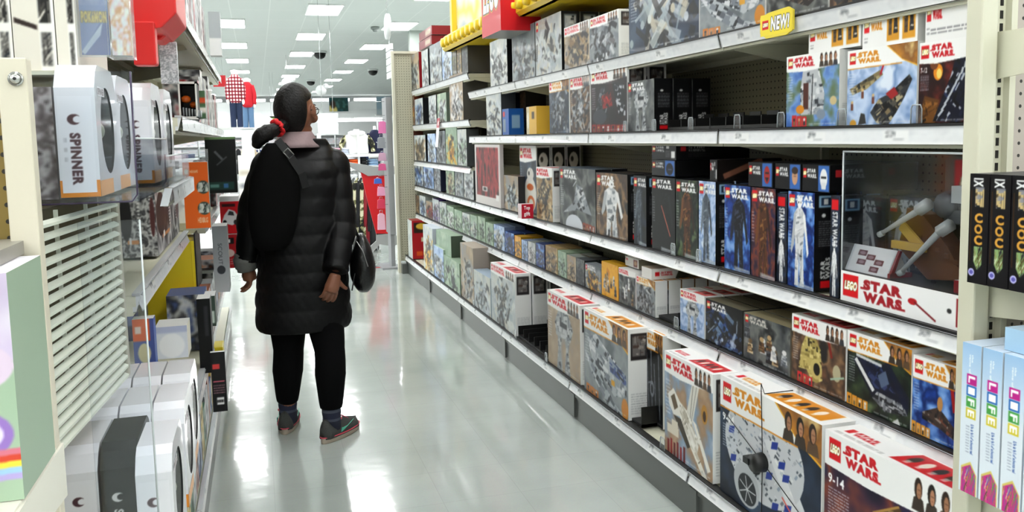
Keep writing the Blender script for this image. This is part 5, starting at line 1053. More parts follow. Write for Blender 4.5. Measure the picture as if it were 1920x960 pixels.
# near post with bolts
g = empty('end_post', (0, 0, 0), 0, 'cream metal post with two bolts at the left edge of the view', 'post')
px0, px1 = on(60, 960, 1, 1.42)[0], on(114, 960, 1, 1.42)[0]
pzt = on(40, 108, 1, 1.42)[2]
MB().box(px0, px1, 1.42, 1.45, 0, pzt).build('post', mat('post_cream', 'd6cfbb', .4), g, bevel=.0025)
for (x, y) in ((30, 148), (87, 917)):
    p = on(x, y, 1, 1.42); MB().tube([(p[0], 1.4195, p[2]), (p[0], 1.4165, p[2])], .0105, 20).tube([(p[0], 1.4165, p[2]), (p[0], 1.412, p[2])], [.0085, .006], 16).tube([(p[0], 1.412, p[2]), (p[0], 1.411, p[2])], .0025, 8, 1).build('bolt', [mat('bolt_steel', 'c9c9c4', .25, metal=.9), BLK_], g)
# end shelving on the left (faces the camera)
g = empty('end_shelving', (0, 0, 0), 0, 'end shelving at the far left edge with brass-coloured pegboard and a white shelf', 'shelving')
MB().box(-1.4, px0 - .002, 1.46, 1.475, 0, pzt).build('pegboard', peg_mat('pegboard_brass', '8a7434', 'XZ'), g)
zl_ = on(20, 925, 1, 1.25)[2]
sx = on(52, 930, 1, 1.25)[0]
MB().box(-1.3, sx, 1.05, 1.455, zl_ - .004, zl_).box(-1.3, sx, 1.05, 1.065, zl_ - .045, zl_).build('shelf', mat('shelf_white', 'dfddd0', .45), g)
MB().prism([(1.06, zl_ - .05), (1.06, zl_ - .004), (1.455, zl_ - .004), (1.455, zl_ - .09)], sx, sx + .004, 0).build('bracket', mat('shelf_white', 'dfddd0'), g)
zu_ = on(15, 488, 1, 1.35)[2]
MB().box(-1.3, on(22, 490, 1, 1.35)[0], 1.12, 1.455, zu_, zu_ + .02).build('shelf', mat('shelf_grey', '8f8c82', .4), g)
a = Art(.3, .36, .002, .002, 'a8c0a4'); a.put(a.gv > .62, a.ramp(a.noise(3, 2), ['f0eaf2', 'd8c8e4', 'e8dce8'])); a.ell(.7, .6, .3, .14, 'e4d0e4'); a.ell(.78, .5, .14, .06, 'e0b4b4')
a.ell(.86, .30, .12, .1, '9a78c4'); a.ell(.86, .30, .08, .065, 'e8def0'); a.ell(.88, .3, .04, .04, '6a4a9a')
for k, c in enumerate(('d8788a', 'd84a34', 'f0d848', '9fc8e8', 'b4a4d8')): a.poly([(.45, .2 - k * .024), (1., .235 - k * .028), (1., .207 - k * .028), (.45, .176 - k * .024)], c)
bx1 = on(43, 900, 1, 1.22)[0]; bz1 = on(10, 512, 1, 1.22)[2]
pbox('toy_box', bx1 - .3, bx1, 1.22, 1.40, zl_ + .001, bz1, a, '9aae98', 'e8e4ec', 'pale green toy box with a rainbow stripe and lilac clouds, at the left edge')
# ---- white boxes with a round window
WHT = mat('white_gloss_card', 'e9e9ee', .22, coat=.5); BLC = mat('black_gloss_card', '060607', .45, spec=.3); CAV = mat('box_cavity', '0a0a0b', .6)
def spinner_meshes():
    Wd, Hh, Dp, ch_ = .235, .235, .065, .042       # along Y, height, depth in X
    outer = [(-Wd / 2, 0.0), (Wd / 2, 0.0), (Wd / 2, Hh - ch_), (Wd / 2 - ch_ * .5, Hh - ch_ * .3), (Wd / 2 - ch_, Hh), (-Wd / 2 + ch_, Hh), (-Wd / 2 + ch_ * .5, Hh - ch_ * .3), (-Wd / 2, Hh - ch_)]
    R, cz = .072, .118; circ = [(R * math.cos(t), cz + R * 1.12 * math.sin(t)) for t in [2 * PI * k / 32 for k in range(32)]]
    m = MB(); n = len(outer)
    tri = tessellate_polygon([[Vector((y, z, 0)) for y, z in outer], [Vector((y, z, 0)) for y, z in circ]])
    vs = [(0, y, z) for y, z in outer + circ]; m.add(vs, [tuple(t) for t in tri])
    m.add([(-Dp, y, z) for y, z in outer] + [(0, y, z) for y, z in outer], [tuple(range(n))] + [(i, (i + 1) % n, (i + 1) % n + n, i + n) for i in range(n)])
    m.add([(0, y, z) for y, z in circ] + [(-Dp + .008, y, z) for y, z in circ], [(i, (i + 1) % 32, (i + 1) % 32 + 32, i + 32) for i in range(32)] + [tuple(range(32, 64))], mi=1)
    body = m
    toy = MB()
    toy.tube([(-.05, 0, cz), (-.022, 0, cz)], [.03, .022], 14)
    for k in range(8):
        t = k * PI / 4; toy.tube([(-.035, .02 * math.cos(t), cz + .02 * math.sin(t)), (-.03, .055 * math.cos(t), cz + .058 * math.sin(t))], [.007, .012], 8)
    toy.ball((-.025, 0, cz), .02, 12, 8)
    win = MB().add([(-.002, y, z) for y, z in circ], [tuple(range(32))])
    return body, toy, win, (Wd, Hh, Dp)
_b, _t, _w, (SW, SH, SD) = spinner_meshes()
SB = {'white': _b.mesh('carton', [WHT, CAV]), 'black': _b.mesh('carton', [BLC, CAV])}
STOY = _t.mesh('toy', mat('spinner_toy', 'b9bda8', .3, metal=.3)); SWIN = _w.mesh('window', CLEAR)
def spin_label(cname):
    base = 'e9e9ee' if cname == 'white' else '060607'; ink = '4a3038' if cname == 'white' else 'e8e8e8'
    a = Art(.055, .17, .0012, .0012, base); a.text('SPINNER', .3, .08, .62, .62, ink, .05, 0, -90); a.ell(.46, .76, .2, .055, ink); a.ell(.56, .76, .13, .035, base); a.text('Hover toy', .7, .3, .82, .6, '8a8a94', .01, 0, -90) if False else a.tiny(.12, .3, .2, .6, 3, '9a9aa4', .6)
    e = -.001
    fs = [((-SD + .004, -SW / 2 - .0006, .008), (.055, 0, 0), (0, 0, .17), a)]
    if cname == 'white': fs.append(((-SD, -SW / 2 - .0005, .0), (SD, 0, 0), (0, 0, .03), 'e08a2a')); fs.append(((.0006, -SW / 2, 0), (0, .14, 0), (0, 0, .028), 'eab07a'))
    t = Art(.09, .02, .0012, .0012, base); t.text('SPINNER', .05, .1, .95, .9, ink, .03); fs.append(((.0007, -.1 + .01, SH - .055), (0, .07, 0), (0, 0, .016), t))
    return printed_mesh('printed_label', fs, art_mat('label_gloss', .35, .2))
SLB = {k: spin_label(k) for k in SB}
def spinner(x, y, z, col, lab, rz=0, parts=True, grp='white round-window boxes'):
    o = link('toy_box', SB[col], None, (x, y, z), rz); tag(o, lab, 'toy box', grp)
    if parts:
        link('toy', STOY, o); link('window', SWIN, o)
    link('printed_label', SLB[col], o); return o
TZ = 1.275
for k, (x, y, lab) in enumerate(((-.27, 1.785, 'white box with a round window and an orange base, nearest in the clear upper tray'), (-.272, 2.03, 'second white round-window box in the clear upper tray'), (-.232, 2.275, 'third white round-window box, nearer the aisle in the upper tray'), (-.228, 2.52, 'fourth white round-window box at the far end of the upper tray'))):
    spinner(x, y, TZ + .004, 'white', lab, 0)
LX = -.185
row = 0
for j, y in enumerate((1.86, 2.10, 2.34)):
    for i in range(5):
        x = LX - i * .069 - .004 * (j == 2); col = 'black' if (j == 0 and i == 1) else 'white'
        lab = 'black round-window box among the white ones on the lower left shelf' if col == 'black' else ['front', 'second', 'back'][j] + ' row white round-window box, ' + ['on the aisle side', 'next to the aisle box', 'in the middle of the shelf', 'one from the inner end', 'at the inner end'][i] + ' of the lower shelf'
        spinner(x, y - (.05 if i == 0 and j == 0 else 0), .556 + (0 if j < 2 else .0), col, lab, 0, i == 0)
# clear trays
def clear_tray(x0, x1, y0, y1, z0, h, lab, lip=.05):
    o = MB().box(x0, x1, y0, y0 + .003, z0, z0 + h).box(x0, x1, y0, y1, z0, z0 + .003).box(x1 - .003, x1, y0, y1, z0, z0 + lip).build('clear_tray', CLEAR)
    e = MB().tube([(x0, y0, z0), (x1 - .012, y0, z0), (x1 - .003, y0, z0 + .012), (x1 - .002, y0, z0 + h)], .0018, 6).build('tray_edge', mat('tray_edge_violet', '3a3048', .2), o)
    MB().tube([(x1, y0, z0 + lip), (x1, y1, z0 + lip)], .0018, 6).build('tray_rim', mat('acrylic_edge', 'c9d0d2'), o)
    return tag(o, lab, 'tray', 'clear plastic shelf trays')
clear_tray(-.60, on(262, 375, 1, 1.62)[0], 1.62, 2.15, TZ - .004, .225, 'clear plastic tray holding the nearest upper white box', .11)
clear_tray(-.60, -.205, 2.152, 2.84, TZ - .004, .075, 'clear plastic tray holding the third and fourth upper white boxes', .07)
o = MB().box(-.60, -.215, 2.16, 2.84, TZ - .018, TZ - .006).build('tray_shelf', BEIGE); tag(o, 'narrow shelf carrying the clear upper trays', 'shelf'); lrail(o, 2.152, 2.84, TZ - .006, .004, -.195)
o = MB().box(-.30, on(312, 800, 1, 1.62)[0] - .02, 1.60, 1.603, .70, 1.24).build('clear_divider', CLEAR); tag(o, 'tall clear divider pane in front of the lower white boxes', 'divider')
MB().tube([(on(312, 800, 1, 1.62)[0] - .02, 1.6, .70), (on(312, 800, 1, 1.62)[0] - .02, 1.6, 1.24)], .0018, 6).build('divider_edge', mat('acrylic_edge', 'c9d0d2'), o)
# grey packs in the tray gap behind post
a = Art(.09, .2, .003, .003, '8c8484'); clouds(a, ['b9b2b2', '6a6262', '8a7a7a', 'd0cccc'], 4, 3)
for k in range(3):
    a2 = Art(.075, .22, .003, .003, '8c8484'); clouds(a2, ['c9c4c6', '5a5454', '8f8688', 'd6d2d2', '3a3436'], 3, 5 + k)
    pbox('toy_box', -.42 - k * .085, -.345 - k * .085, 1.70, 1.92, TZ, TZ + .2, a2, '9a9494', 'c9c6c8', ['smoky grey box beside the nearest upper white box', 'grey patterned box behind the post, second from the white one', 'grey patterned box mostly hidden by the cream post'][k])
# ---- things above: tall cream boxes, card pack, red bins
TOPZ = 1.505
o = MB().box(-.85, -.34, 1.71, 2.08, TOPZ - .008, TOPZ - .001).build('top_shelf', BEIGE); tag(o, 'short shelf carrying the tall cream boxes at the top left', 'shelf')
def tall_cream(w, h, seed, bars):
    a = Art(w, h, .0018, .0018, 'e2ddd0'); a.rect(.62, 0, 1, 1, 'eeece6')
    if bars:
        for v in (.2, .42, .68): a.poly([(.04, v), (.58, v + (.05 if v != .2 else -.03)), (.58, v + (.07 if v != .2 else -.01)), (.04, v + .022)], '2a1c18')
    a.poly([(.64, 1), (.95, 1), (.95, .42), (.82, .55), (.66, .7)], 'c8542a'); a.bricks([(.66, 1), (.93, 1), (.93, .46), (.82, .58), (.68, .74)], ['d8662a', 'b03a1c', 'e8a04a', '8a2a34'], 30, .07, .3, seed)
    a.bricks([(.64, .2), (.92, .2), (.92, .42), (.64, .42)], ['1c1a18', 'e2ddd0', '1c1a18', '4a4640', 'e2ddd0'], 26, .12, .3, seed + 7, '1c1a18'); a.bricks([(.66, .02), (.9, .02), (.9, .16), (.66, .16)], ['6a6864', 'b8b4aa', '2c2a28'], 20, .08, .2, seed + 3); return a
zt0 = TOPZ + .42
X = lambda px, Y: on(px, 60, 1, Y)[0]
for k, (xa_, xb_, bars) in enumerate(((-45, 22, 0), (24, 103, 1), (105, 142, 0))):
    xa_, xb_ = X(xa_, 1.72), X(xb_, 1.72); pbox('toy_box', xa_, xb_, 1.72, 2.05, TOPZ, zt0, tall_cream(xb_ - xa_, .42, 3 + k, bars), 'dcd8cc', 'eeeae0', ['tall cream box with upright black letters, cut by the left edge', 'tall cream box with dark bars on its side and orange print', 'narrow tall cream box with pink and orange print, beside the card pack'][k], group='tall cream boxes at the top left')
pk = empty('card_pack', (0, 0, 0), 0, 'blue trading card pack with yellow lettering in a clear blister', 'card pack')
xa_, xb_ = X(151, 1.75), X(204, 1.75); zb1 = on(175, 103, 1, 1.75)[2]
a = Art(xb_ - xa_, .3, .0012, .0012, '6f86c4'); a.put(a.gv > .3, a.ramp(a.noise(3, 3), ['6f86c4', '8d9fd0', '5f77ba'])); a.poly([(0, 0), (1, .28), (1, .0)], '2c4a9a'); a.poly([(0, .02), (.8, .2), (.7, .12), (.1, 0)], 'c9d4ec'); a.poly([(.0, .34), (.45, .42), (.3, .5), (0, .48)], '3a4a9a'); a.poly([(.55, .42), (.95, .36), (.7, .46)], 'f0ece0'); a.rect(0, .62, 1, 1, 'b9bc6a', .8)
mk = a.tmask('POKéMON', .05, .195, .95, .265, .05, 0); mm = mk.copy()
for i in range(1, 3):
    for ax in (0, 1): mm |= np.roll(mk, i, ax) | np.roll(mk, -i, ax)
a.put(mm, '6a5214'); a.put(mk, 'e8c83a')
link('printed_card', ybox('printed_card', xa_, xb_, 1.75, 1.76, 0, .3, a, 'c9d4e4', aisle=1), pk, ((xa_ + xb_) / 2, 1.755, zb1))
xc_ = X(247, 1.75)
MB().box(xb_ - .002, xc_, 1.74, 1.80, zb1 - .005, zb1 + .3).box(xa_ - .006, xb_, 1.738, 1.742, zb1 - .005, zb1 + .3).build('blister', clear_mat('blister_clear', (.9, .93, .93), .1, .12), pk)
a = Art(.05, .3, .003, .003, 'e4d8b0'); clouds(a, ['f2f0d8', 'd8e4ea', 'e8c8d0', 'c88a4a', 'f6f6f6'], 4, 6)
link('inner_cards', ybox('inner_cards', xb_ + .003, xc_ - .004, 1.755, 1.79, 0, .29, a, 'e0b89a', aisle=1), pk, ((xb_ + xc_) / 2, 1.772, zb1))
REDP = mat('red_plastic', 'd81e1c', .4)
def red_bin(px0_, px1_, Y, z0_, z1_, dep, lab, ch=.03):
    x0_, x1_ = X(px0_, Y), X(px1_, Y)
    m = MB(); m.prism([(x0_, z0_), (x1_ - ch, z0_), (x1_, z0_ + ch), (x1_, z1_), (x0_, z1_)], Y, Y + dep, 1)
    return tag(m.build('red_bin', REDP, bevel=.004), lab, 'bin', 'red plastic bins')
zr = lambda y, Y: on(290, y, 1, Y)[2]
red_bin(247, 333, 2.15, zr(52, 2.15), zr(52, 2.15) + .35, .30, 'large red plastic bin jutting out over the aisle at the top left', .035)
red_bin(247, 290, 2.12, zr(122, 2.12), zr(40, 2.12), .05, 'lower red panel hanging under the large red bin', .004)
red_bin(285, 318, 2.30, zr(75, 2.3), zr(50, 2.3) - .001, .12, 'small red step under the large red bin', .02)
a = Art(.06, .2, .002, .002, 'b8bcc0'); clouds(a, ['d8dce0', '8a9096', 'eef0f2', 'a0a6ac'], 5, 3)
pbox('foil_bag', X(288, 2.36), X(322, 2.36), 2.47, 2.50, 1.53, zr(72, 2.4), a, a, 'c8ccd0', 'silver foil bag hanging below the red bins', 'bag')
# ---- shelf three of the near bay
def film(w, h, seed=3):
    a = Art(w, h, .002, .002, '3a3a3c'); clouds(a, ['1c1c1e', '77777a', 'd0d0d0', '3a3a3c', 'a8a8aa'], 4, seed)
    for u in (.5, .82): a.text('THE LAST', u, .3, u + .07, .9, 'e8e8e8', .03, 0, -90) if False else a.tiny(u, .3, u + .06, .95, 12, 'ececec', .9)
    a.ell(.18, .6, .16, .35, '2a2a2c'); a.rect(.2, .2, .5, .26, 'c88a5a'); a.rect(.24, .2, .3, .3, 'e8e8e8'); a.ell(.9, .6, .07, .3, '5a3434'); return a
zS3 = 1.005
x0_, x1_ = on(222, 400, 1, 2.98)[0], on(292, 400, 1, 2.98)[0]
pbox('toy_box', x0_, x1_, 2.98, 3.8, zS3, 1.22, film(x1_ - x0_, .215), film(.82, .215, 6), '4a4a4c', 'black and silver printed box on the shelf under the clear trays')
x0_, x1_ = on(272, 500, 1, 3.9)[0], on(366, 500, 1, 3.9)[0]; z0y, z1y = .552, .95
yb_ = empty('display_box', ((x0_ + x1_) / 2, 3.9, z0y), 0, 'large bright yellow box with a black back edge on the left side', 'box')
MB().box(-(x1_ - x0_) / 2, (x1_ - x0_) / 2, 0, .30, 0, z1y - z0y).box((x1_ - x0_) / 2 - .012, (x1_ - x0_) / 2 - .009, -.002, 0, .0, z1y - z0y).build('yellow_body', mat('yellow_card', 'e9cf1e', .45), yb_, bevel=.002)
MB().box((x1_ - x0_) / 2, (x1_ - x0_) / 2 + .006, .004, .31, 0, z1y - z0y + .03).build('back_edge', BLK_, yb_)
# loose packs between
def pack(px0_, px1_, py0, py1, Y, dep, art, side, lab, cat='toy pack', grp=None, name='toy_pack', top='dcdcdc'):
    x0_, x1_ = on(px0_, (py0 + py1) / 2, 1, Y)[0], on(px1_, (py0 + py1) / 2, 1, Y)[0]; z1_, z0_ = on((px0_ + px1_) / 2, py0, 1, Y)[2], on((px0_ + px1_) / 2, py1, 1, Y)[2]
    a = art(x1_ - x0_, z1_ - z0_) if callable(art) else art; sd = side(dep, z1_ - z0_) if callable(side) else side
    return pbox(name, x0_, x1_, Y, Y + dep, z0_, z1_, a, sd, top, lab, cat, grp)
def nerf(w, h): a = Art(w, h, .002, .002, '4a5a9a'); a.rect(0, .55, .8, 1, 'e86a34'); a.rect(.1, .7, .4, .85, 'f0d8c8'); a.ell(.5, .3, .3, .2, 'd8cfa0'); return a
pack(250, 290, 598, 690, 2.62, .05, nerf, '3c5aa8', 'small orange and blue pack hanging above the lower white boxes')
pack(233, 255, 545, 640, 2.95, .05, lambda w, h: Art(w, h, .003, .003, '3c3a5c').rect(.2, .3, .8, .6, '7a86b8'), '34325a', 'dark violet pack beside the louvred panel upright')
def disc(w, h): a = Art(w, h, .003, .003, 'dfe2ea'); a.ell(.5, .4, .4, .38, 'f4f4f6'); a.rect(0, .8, 1, 1, 'b8bed8'); return a
pack(292, 352, 612, 672, 2.75, .12, disc, 'e8e4d8', 'white pack with a pale lilac top above the lower white boxes')
def hexb(w, h):
    a = Art(w, h, .002, .002, 'e8641a'); a.poly([(.14 + .09 * math.cos(t), .86 + .045 * math.sin(t)) for t in np.linspace(0, 2 * PI, 7)[:-1]], 'f4f0ea'); a.text('HEXBUG', .28, .84, .6, .88, 'f4d8c0', .03)
    for v in (.62, .3): a.ell(.78, v, .26, .1, '39463c'); a.bricks([(.55, v - .07), (.98, v - .07), (.98, v + .07), (.6, v + .07)], ['c9ccc4', '6a7a70', 'a9b4a8', '2a3430'], 20, .08, .6, 3)
    a.text('HEXBUG', .5, .08, .9, .16, 'f4d8c0', .03); return a
x0_, x1_ = on(344, 350, 1, 3.5)[0], on(392, 350, 1, 3.5)[0]
pack(345, 392, 304, 428, 3.5, .06, hexb, lambda d, h: Art(d, h, .004, .004, '8a9490'), 'orange blister pack with two oval windows on the left shelving')
o = MB().box(x0_, x1_, 3.5, 3.56, on(360, 303, 1, 3.5)[2], on(360, 280, 1, 3.5)[2]).build('blister_top', clear_mat('blister_clear')); tag(o, 'clear plastic top above the orange blister pack', 'blister')
def blk(w, h): a = Art(w, h, .003, .003, '0d0f0e'); a.rect(0, .96, 1, 1, '6a8a5a'); a.line(.3, .75, .55, .6, .012, '5a5e60'); a.line(.35, .5, .7, .65, .008, '44484a'); a.rect(.05, .06, .9, .2, '1c3a34'); a.rect(.1, .1, .4, .16, '5a8a84'); a.rect(.55, .09, .7, .17, '3a6a9a'); return a
pack(386, 443, 257, 362, 4.6, .12, blk, '0f1110', 'large black box with a thin green top edge on the left shelving', name='toy_box', cat='toy box', top='7a9a6a')
def car(w, h): a = Art(w, h, .0025, .0025, 'c8121c'); a.rect(0, .86, 1, 1, 'f0f0f2'); a.rect(.1, .72, .8, .8, '3a0c10'); a.poly([(.05, .3), (.2, .5), (.45, .66), (.75, .6), (.95, .45), (.95, .3), (.6, .22)], 'dcdcde'); a.ell(.22, .3, .1, .07, '1a1a1c'); a.ell(.78, .3, .1, .07, '1a1a1c'); a.poly([(.38, .5), (.48, .61), (.68, .58), (.72, .48)], '2a2c30'); return a
pack(413, 449, 368, 438, 4.75, .2, car, 'e8e8ea', 'red box with a white model car, under the large black box', name='toy_box', cat='toy box', top='f0f0f0')
def redlow(w, h): a = Art(w, h, .0025, .0025, 'a8141c'); a.rect(.1, .72, .8, .9, '1a1214'); a.rect(.3, .76, .6, .86, 'e0e0e0'); a.ell(.5, .45, .3, .12, 'd8c0b8'); a.tiny(.2, .1, .8, .3, 3, 'd89a9a', .8); return a
pack(411, 447, 440, 503, 4.73, .2, redlow, 'dcdcde', 'second red box below the red model car box', name='toy_box', cat='toy box')
def scout(w, h): a = Art(w, h, .0018, .0018, 'a3a6aa'); a.put(a.gv < 2, a.ramp(1 - a.gv, ['7c7e82', 'b4b7bb'])); a.text('SCOUT', .35, .42, .62, .74, '33343a', -.005, 0, -90); a.ell(.5, .34, .28, .065, '303238'); return a
pack(400, 428, 424, 548, 3.95, .16, scout, '707276', 'tall grey box reading SCOUT standing at the left shelf edge', name='toy_box', cat='toy box')
def blkcard(w, h): a = Art(w, h, .002, .002, '121214'); a.rect(.1, .72, .6, .8, 'c83a3a'); a.rect(.1, .5, .9, .52, 'd86a7a'); a.tiny(.1, .3, .9, .46, 4, 'a87a84', .8); a.rect(.3, .12, .8, .24, 'e4e4e4'); a.tiny(.32, .13, .78, .23, 1, '1a1a1a', .9); return a
pack(397, 424, 660, 772, 3.2, .02, blkcard, '0f0f11', 'black card pack with red print and a barcode, low on the left shelving')
pack(372, 397, 560, 700, 3.25, .1, lambda w, h: Art(w, h, .003, .003, '0b0b0d').rect(.5, .5, .8, .9, '2a2c30'), '0b0b0d', 'dark box in shadow left of the black card pack', name='toy_box', cat='toy box')
pack(383, 404, 555, 612, 3.5, .12, lambda w, h: Art(w, h, .003, .003, '3a4a40').rect(.1, .6, .5, .9, 'c84a3a').rect(.5, .1, .9, .5, 'c9d4cc'), '2c3430', 'green and red pack under the tall grey box', name='toy_box', cat='toy box')
zb0 = Z0 + .003
o = MB().tube([(0, 0, 0), (0, 0, .09), (0, 0, .1)], [.045, .045, .035], 18).build('toy_tub', mat('tub_blue', '2438a8', .35), None, (XL - .08, yof(376, XL - .08, .25), zb0)); tag(o, 'blue plastic tub on the bottom left shelf', 'tub')
o = MB().box(-.04, .04, -.08, .08, 0, .1).build('toy_box', mat('yellow_gloss', 'f0d81e', .3), None, (XL - .045, yof(400, XL - .045, .25) + .3, zb0), bevel=.004); tag(o, 'bright yellow box low on the bottom left shelf, past the blue tub', 'toy box')
# row fillers on the far left shelves
rr = random.Random(11)
def wall_of(z, y, hmin, hmax, cols, where, n, y1=6.3, x=XL - .01):
    k = 0
    while y < y1 and k < n:
        w_ = rr.uniform(.1, .2); h_ = rr.uniform(hmin, hmax); c = cols[k % len(cols)]
        a1 = Art(.14, h_, .006, .006, c); clouds(a1, [c, '1c1c20', 'd8d8d8', c], 3, k + 3); a2 = Art(w_, h_, .008, .006, c); clouds(a2, [c, 'e8e8e8', c, '3a3a40'], 3, k + 9)
        pbox('toy_box', x - .14, x, y, y + w_, z + .001, z + h_, a1, a2, c, NTH[k] + ' box from the camera ' + where, 'toy box', 'boxes ' + where); y += w_ + .006; k += 1
wall_of(1.83, 3.0, .22, .34, ['a8202a', 'c9ccd0', '2a2a2e', 'e0d8dc', '5a1820', '8f959c'], 'along the highest left shelf', 12)
wall_of(1.455, 3.9, .16, .26, ['8f1c20', '9aa09a', 'd8d4cc', '4a4a4e', 'b8b4aa'], 'on the eye-level left shelf', 12)
wall_of(.55, 3.55, .14, .24, ['4a5a8a', '1c1c20', 'c8642a', 'b8bcc0', '2a3a34'], 'on the low left shelf', 12)
wall_of(Z0, 2.6, .12, .2, ['c8a83a', '3a6a4a', 'b8bcc0', '8a3a2a', '2a4a8a'], 'along the bottom left shelf', 13, x=XL - .03)
wall_of(1.02, 4.98, .16, .26, ['8a1c24', 'a8acb0', '26282c'], 'on the middle left shelf', 9)
# window box with orange toy on eye-level shelf
wbx = empty('window_box', (0, 0, 0), 0, 'black window-fronted box with a white frame and an orange toy inside', 'toy box')
x0_, x1_ = on(335, 190, 1, 3.3)[0], on(370, 190, 1, 3.3)[0]; z1_ = on(340, 153, 1, 3.3)[2]
MB().box(x0_, x1_, 3.42, 3.43, 1.46, z1_).box(x0_, x0_ + .006, 3.3, 3.43, 1.46, z1_).box(x1_ - .006, x1_, 3.3, 3.43, 1.46, z1_).box(x0_, x1_, 3.3, 3.43, z1_ - .008, z1_).box(x0_, x1_, 3.3, 3.43, 1.456, 1.464).build('carton', BLK_, wbx)
fr = MB()
for b_ in ((x0_, x0_ + .006, 3.297, 3.301, 1.46, z1_), (x1_ - .006, x1_, 3.297, 3.301, 1.46, z1_), (x0_, x1_, 3.297, 3.301, z1_ - .008, z1_), (x0_, x1_, 3.297, 3.301, 1.456, 1.466)): fr.box(*b_)
fr.build('white_frame', mat('sign_white', 'e9e6e3'), wbx)
MB().ball(((x0_ + x1_) / 2 - .01, 3.35, 1.53), (.018, .02, .014), 10, 8).ball(((x0_ + x1_) / 2 + .015, 3.36, 1.51), (.014, .02, .012), 10, 8).build('orange_toy', ORG, wbx)
for k in range(7):
    MB().tube([(x0_ + .012 + k * .01, 3.33, 1.464), (x0_ + .012 + k * .01, 3.33, 1.50 - .002 * k)], .003, 6).build('figure', mat('pewter', 'b8bcc0', .3), wbx)
a = Art(.09, .13, .004, .004, '9aa4ae'); clouds(a, ['2c3a34', '3a6a44', 'd86a3a', '1c1c1e'], 3, 3)
pack(374, 385, 170, 222, 3.75, .1, lambda w, h: Art(w, h, .004, .004, '4a6a4a').rect(0, .55, 1, .75, 'd8502a').rect(0, .2, 1, .4, 'e8e0d8'), 'a8aca8', 'green, orange and white box beside the window-fronted box', name='toy_box', cat='toy box')
pack(392, 414, 22, 104, 5.0, .1, lambda w, h: Art(w, h, .004, .004, 'b8bec4').rect(0, 0, 1, .4, 'f0f0f2'), 'c8ced2', 'frosted white box overhanging the highest left shelf', name='toy_box', cat='toy box')
# ================================================================== THE SHOPPER
PER = empty('person', (0.17, 4.05, 0), 0, 'person in a long black quilted coat and leggings, seen from behind, looking right', 'person')
SKIN = mat('skin', '7c4e38', .5, vary=.05, vscale=12); COATM = mat('coat_nylon', '030304', .5, bump=.12, bscale=40, spec=.22)
LEGM = mat('leggings_cloth', '060607', .9, spec=.1); HAIRM = mat('hair_black', '090706', .5, bump=.4, bscale=90, spec=.25)
PV = Vector((0.17, 4.05, 0))
def pt(x, y, Y): p = on(x, y, 1, Y); return Vector(p) - PV
def ring(c, rx, ry, n=32, rz=0.0, p=2.0, f=None):
    out = []
    for k in range(n):
        t = 2 * PI * k / n; ct, st = math.cos(t), math.sin(t); q = (abs(ct) ** p + abs(st) ** p) ** (-1 / p)
        s_ = f(t) if f else 1.0; x, y = rx * q * ct * s_, ry * q * st * s_
        out.append((c[0] + x * math.cos(rz) - y * math.sin(rz), c[1] + x * math.sin(rz) + y * math.cos(rz), c[2])); 
    return out
def limb(m, pts, rs, n=16, sub=5, f=None):
    P = [Vector(p) for p in pts]; rings = []; N_ = len(P) - 1
    def cr(i, t):
        a, b, c_, d = P[max(i - 1, 0)], P[i], P[i + 1], P[min(i + 2, N_)]
        return .5 * ((2 * b) + (c_ - a) * t + (2 * a - 5 * b + 4 * c_ - d) * t * t + (3 * b - a - 3 * c_ + d) * t ** 3)
    C_, R_l = [], []
    for i in range(N_):
        for k in range(sub): t = k / sub; C_.append(cr(i, t)); R_l.append(rs[i] * (1 - t) + rs[i + 1] * t)
    C_.append(P[-1]); R_l.append(rs[-1]); ref = Vector((0, 1, 0))
    for i, c_ in enumerate(C_):
        d = (C_[min(i + 1, len(C_) - 1)] - C_[max(i - 1, 0)]).normalized(); a = d.cross(ref)
        if a.length < .05: a = d.cross(Vector((1, 0, 0)))
        a.normalize(); b = d.cross(a); s_ = f(i / (len(C_) - 1)) if f else 1
        rings.append([tuple(c_ + (a * math.cos(t) + b * math.sin(t)) * R_l[i] * s_) for t in [2 * PI * k / n for k in range(n)]])
    m.loft(rings); return m
def finger(m, base, dirv, bend, L, r):
    """three joints curling about axis bend"""
    p = Vector(base); d = Vector(dirv).normalized(); ax = Vector(bend).normalized(); pts = [p.copy()]; rs = [r]
    for k, (l, ang) in enumerate(((L * .42, .25), (L * .33, .55), (L * .25, .45))):
        d = Matrix.Rotation(ang, 3, ax) @ d; p = p + d * l; pts.append(p.copy()); rs.append(r * (.94 - .1 * k))
    limb(m, pts, rs, 8, 3); m.ball(tuple(pts[-1]), rs[-1], 8, 6)
# joints
HL, HR = Vector((-.075, 0, .86)), Vector((.085, 0, .86))
aL = pt(540, 770, 4.10); aR = pt(622, 785, 3.90)
kL = pt(541, 655, 4.05) ; kR = pt(618, 655, 3.94)
shL = pt(505, 302, 4.05); shR = pt(622, 300, 4.05)
elL = pt(472, 400, 4.06); wrL = pt(463, 488, 4.10)
elR = pt(640, 420, 3.98); wrR = pt(630, 508, 3.87)
body = MB()
for (h, k, a) in ((HL, kL, aL), (HR, kR, aR)):
    mid = (k + a) / 2 + Vector((0, -.012, .04)); limb(body, [h, (h + k) / 2, k, mid, a, a + Vector((0, 0, -.03))], [.080, .068, .050, .050, .034, .036])
body.loft([ring((0, 0, z), rx, ry) for z, rx, ry in ((.80, .12, .10), (.9, .17, .12), (1.0, .15, .11), (1.12, .15, .11), (1.22, .15, .10), (1.31, .11, .07), (1.36, .06, .058))])
hc = pt(556, 209, 4.03)                       # head centre
fdir = Vector((.60, .80, 0)).normalized()     # where she looks
neck0 = Vector((0.03, -.0, 1.30)); limb(body, [neck0, neck0 + Vector((0, .01, .07)), hc + Vector((.0, .0, -.06))], [.062, .054, .056])
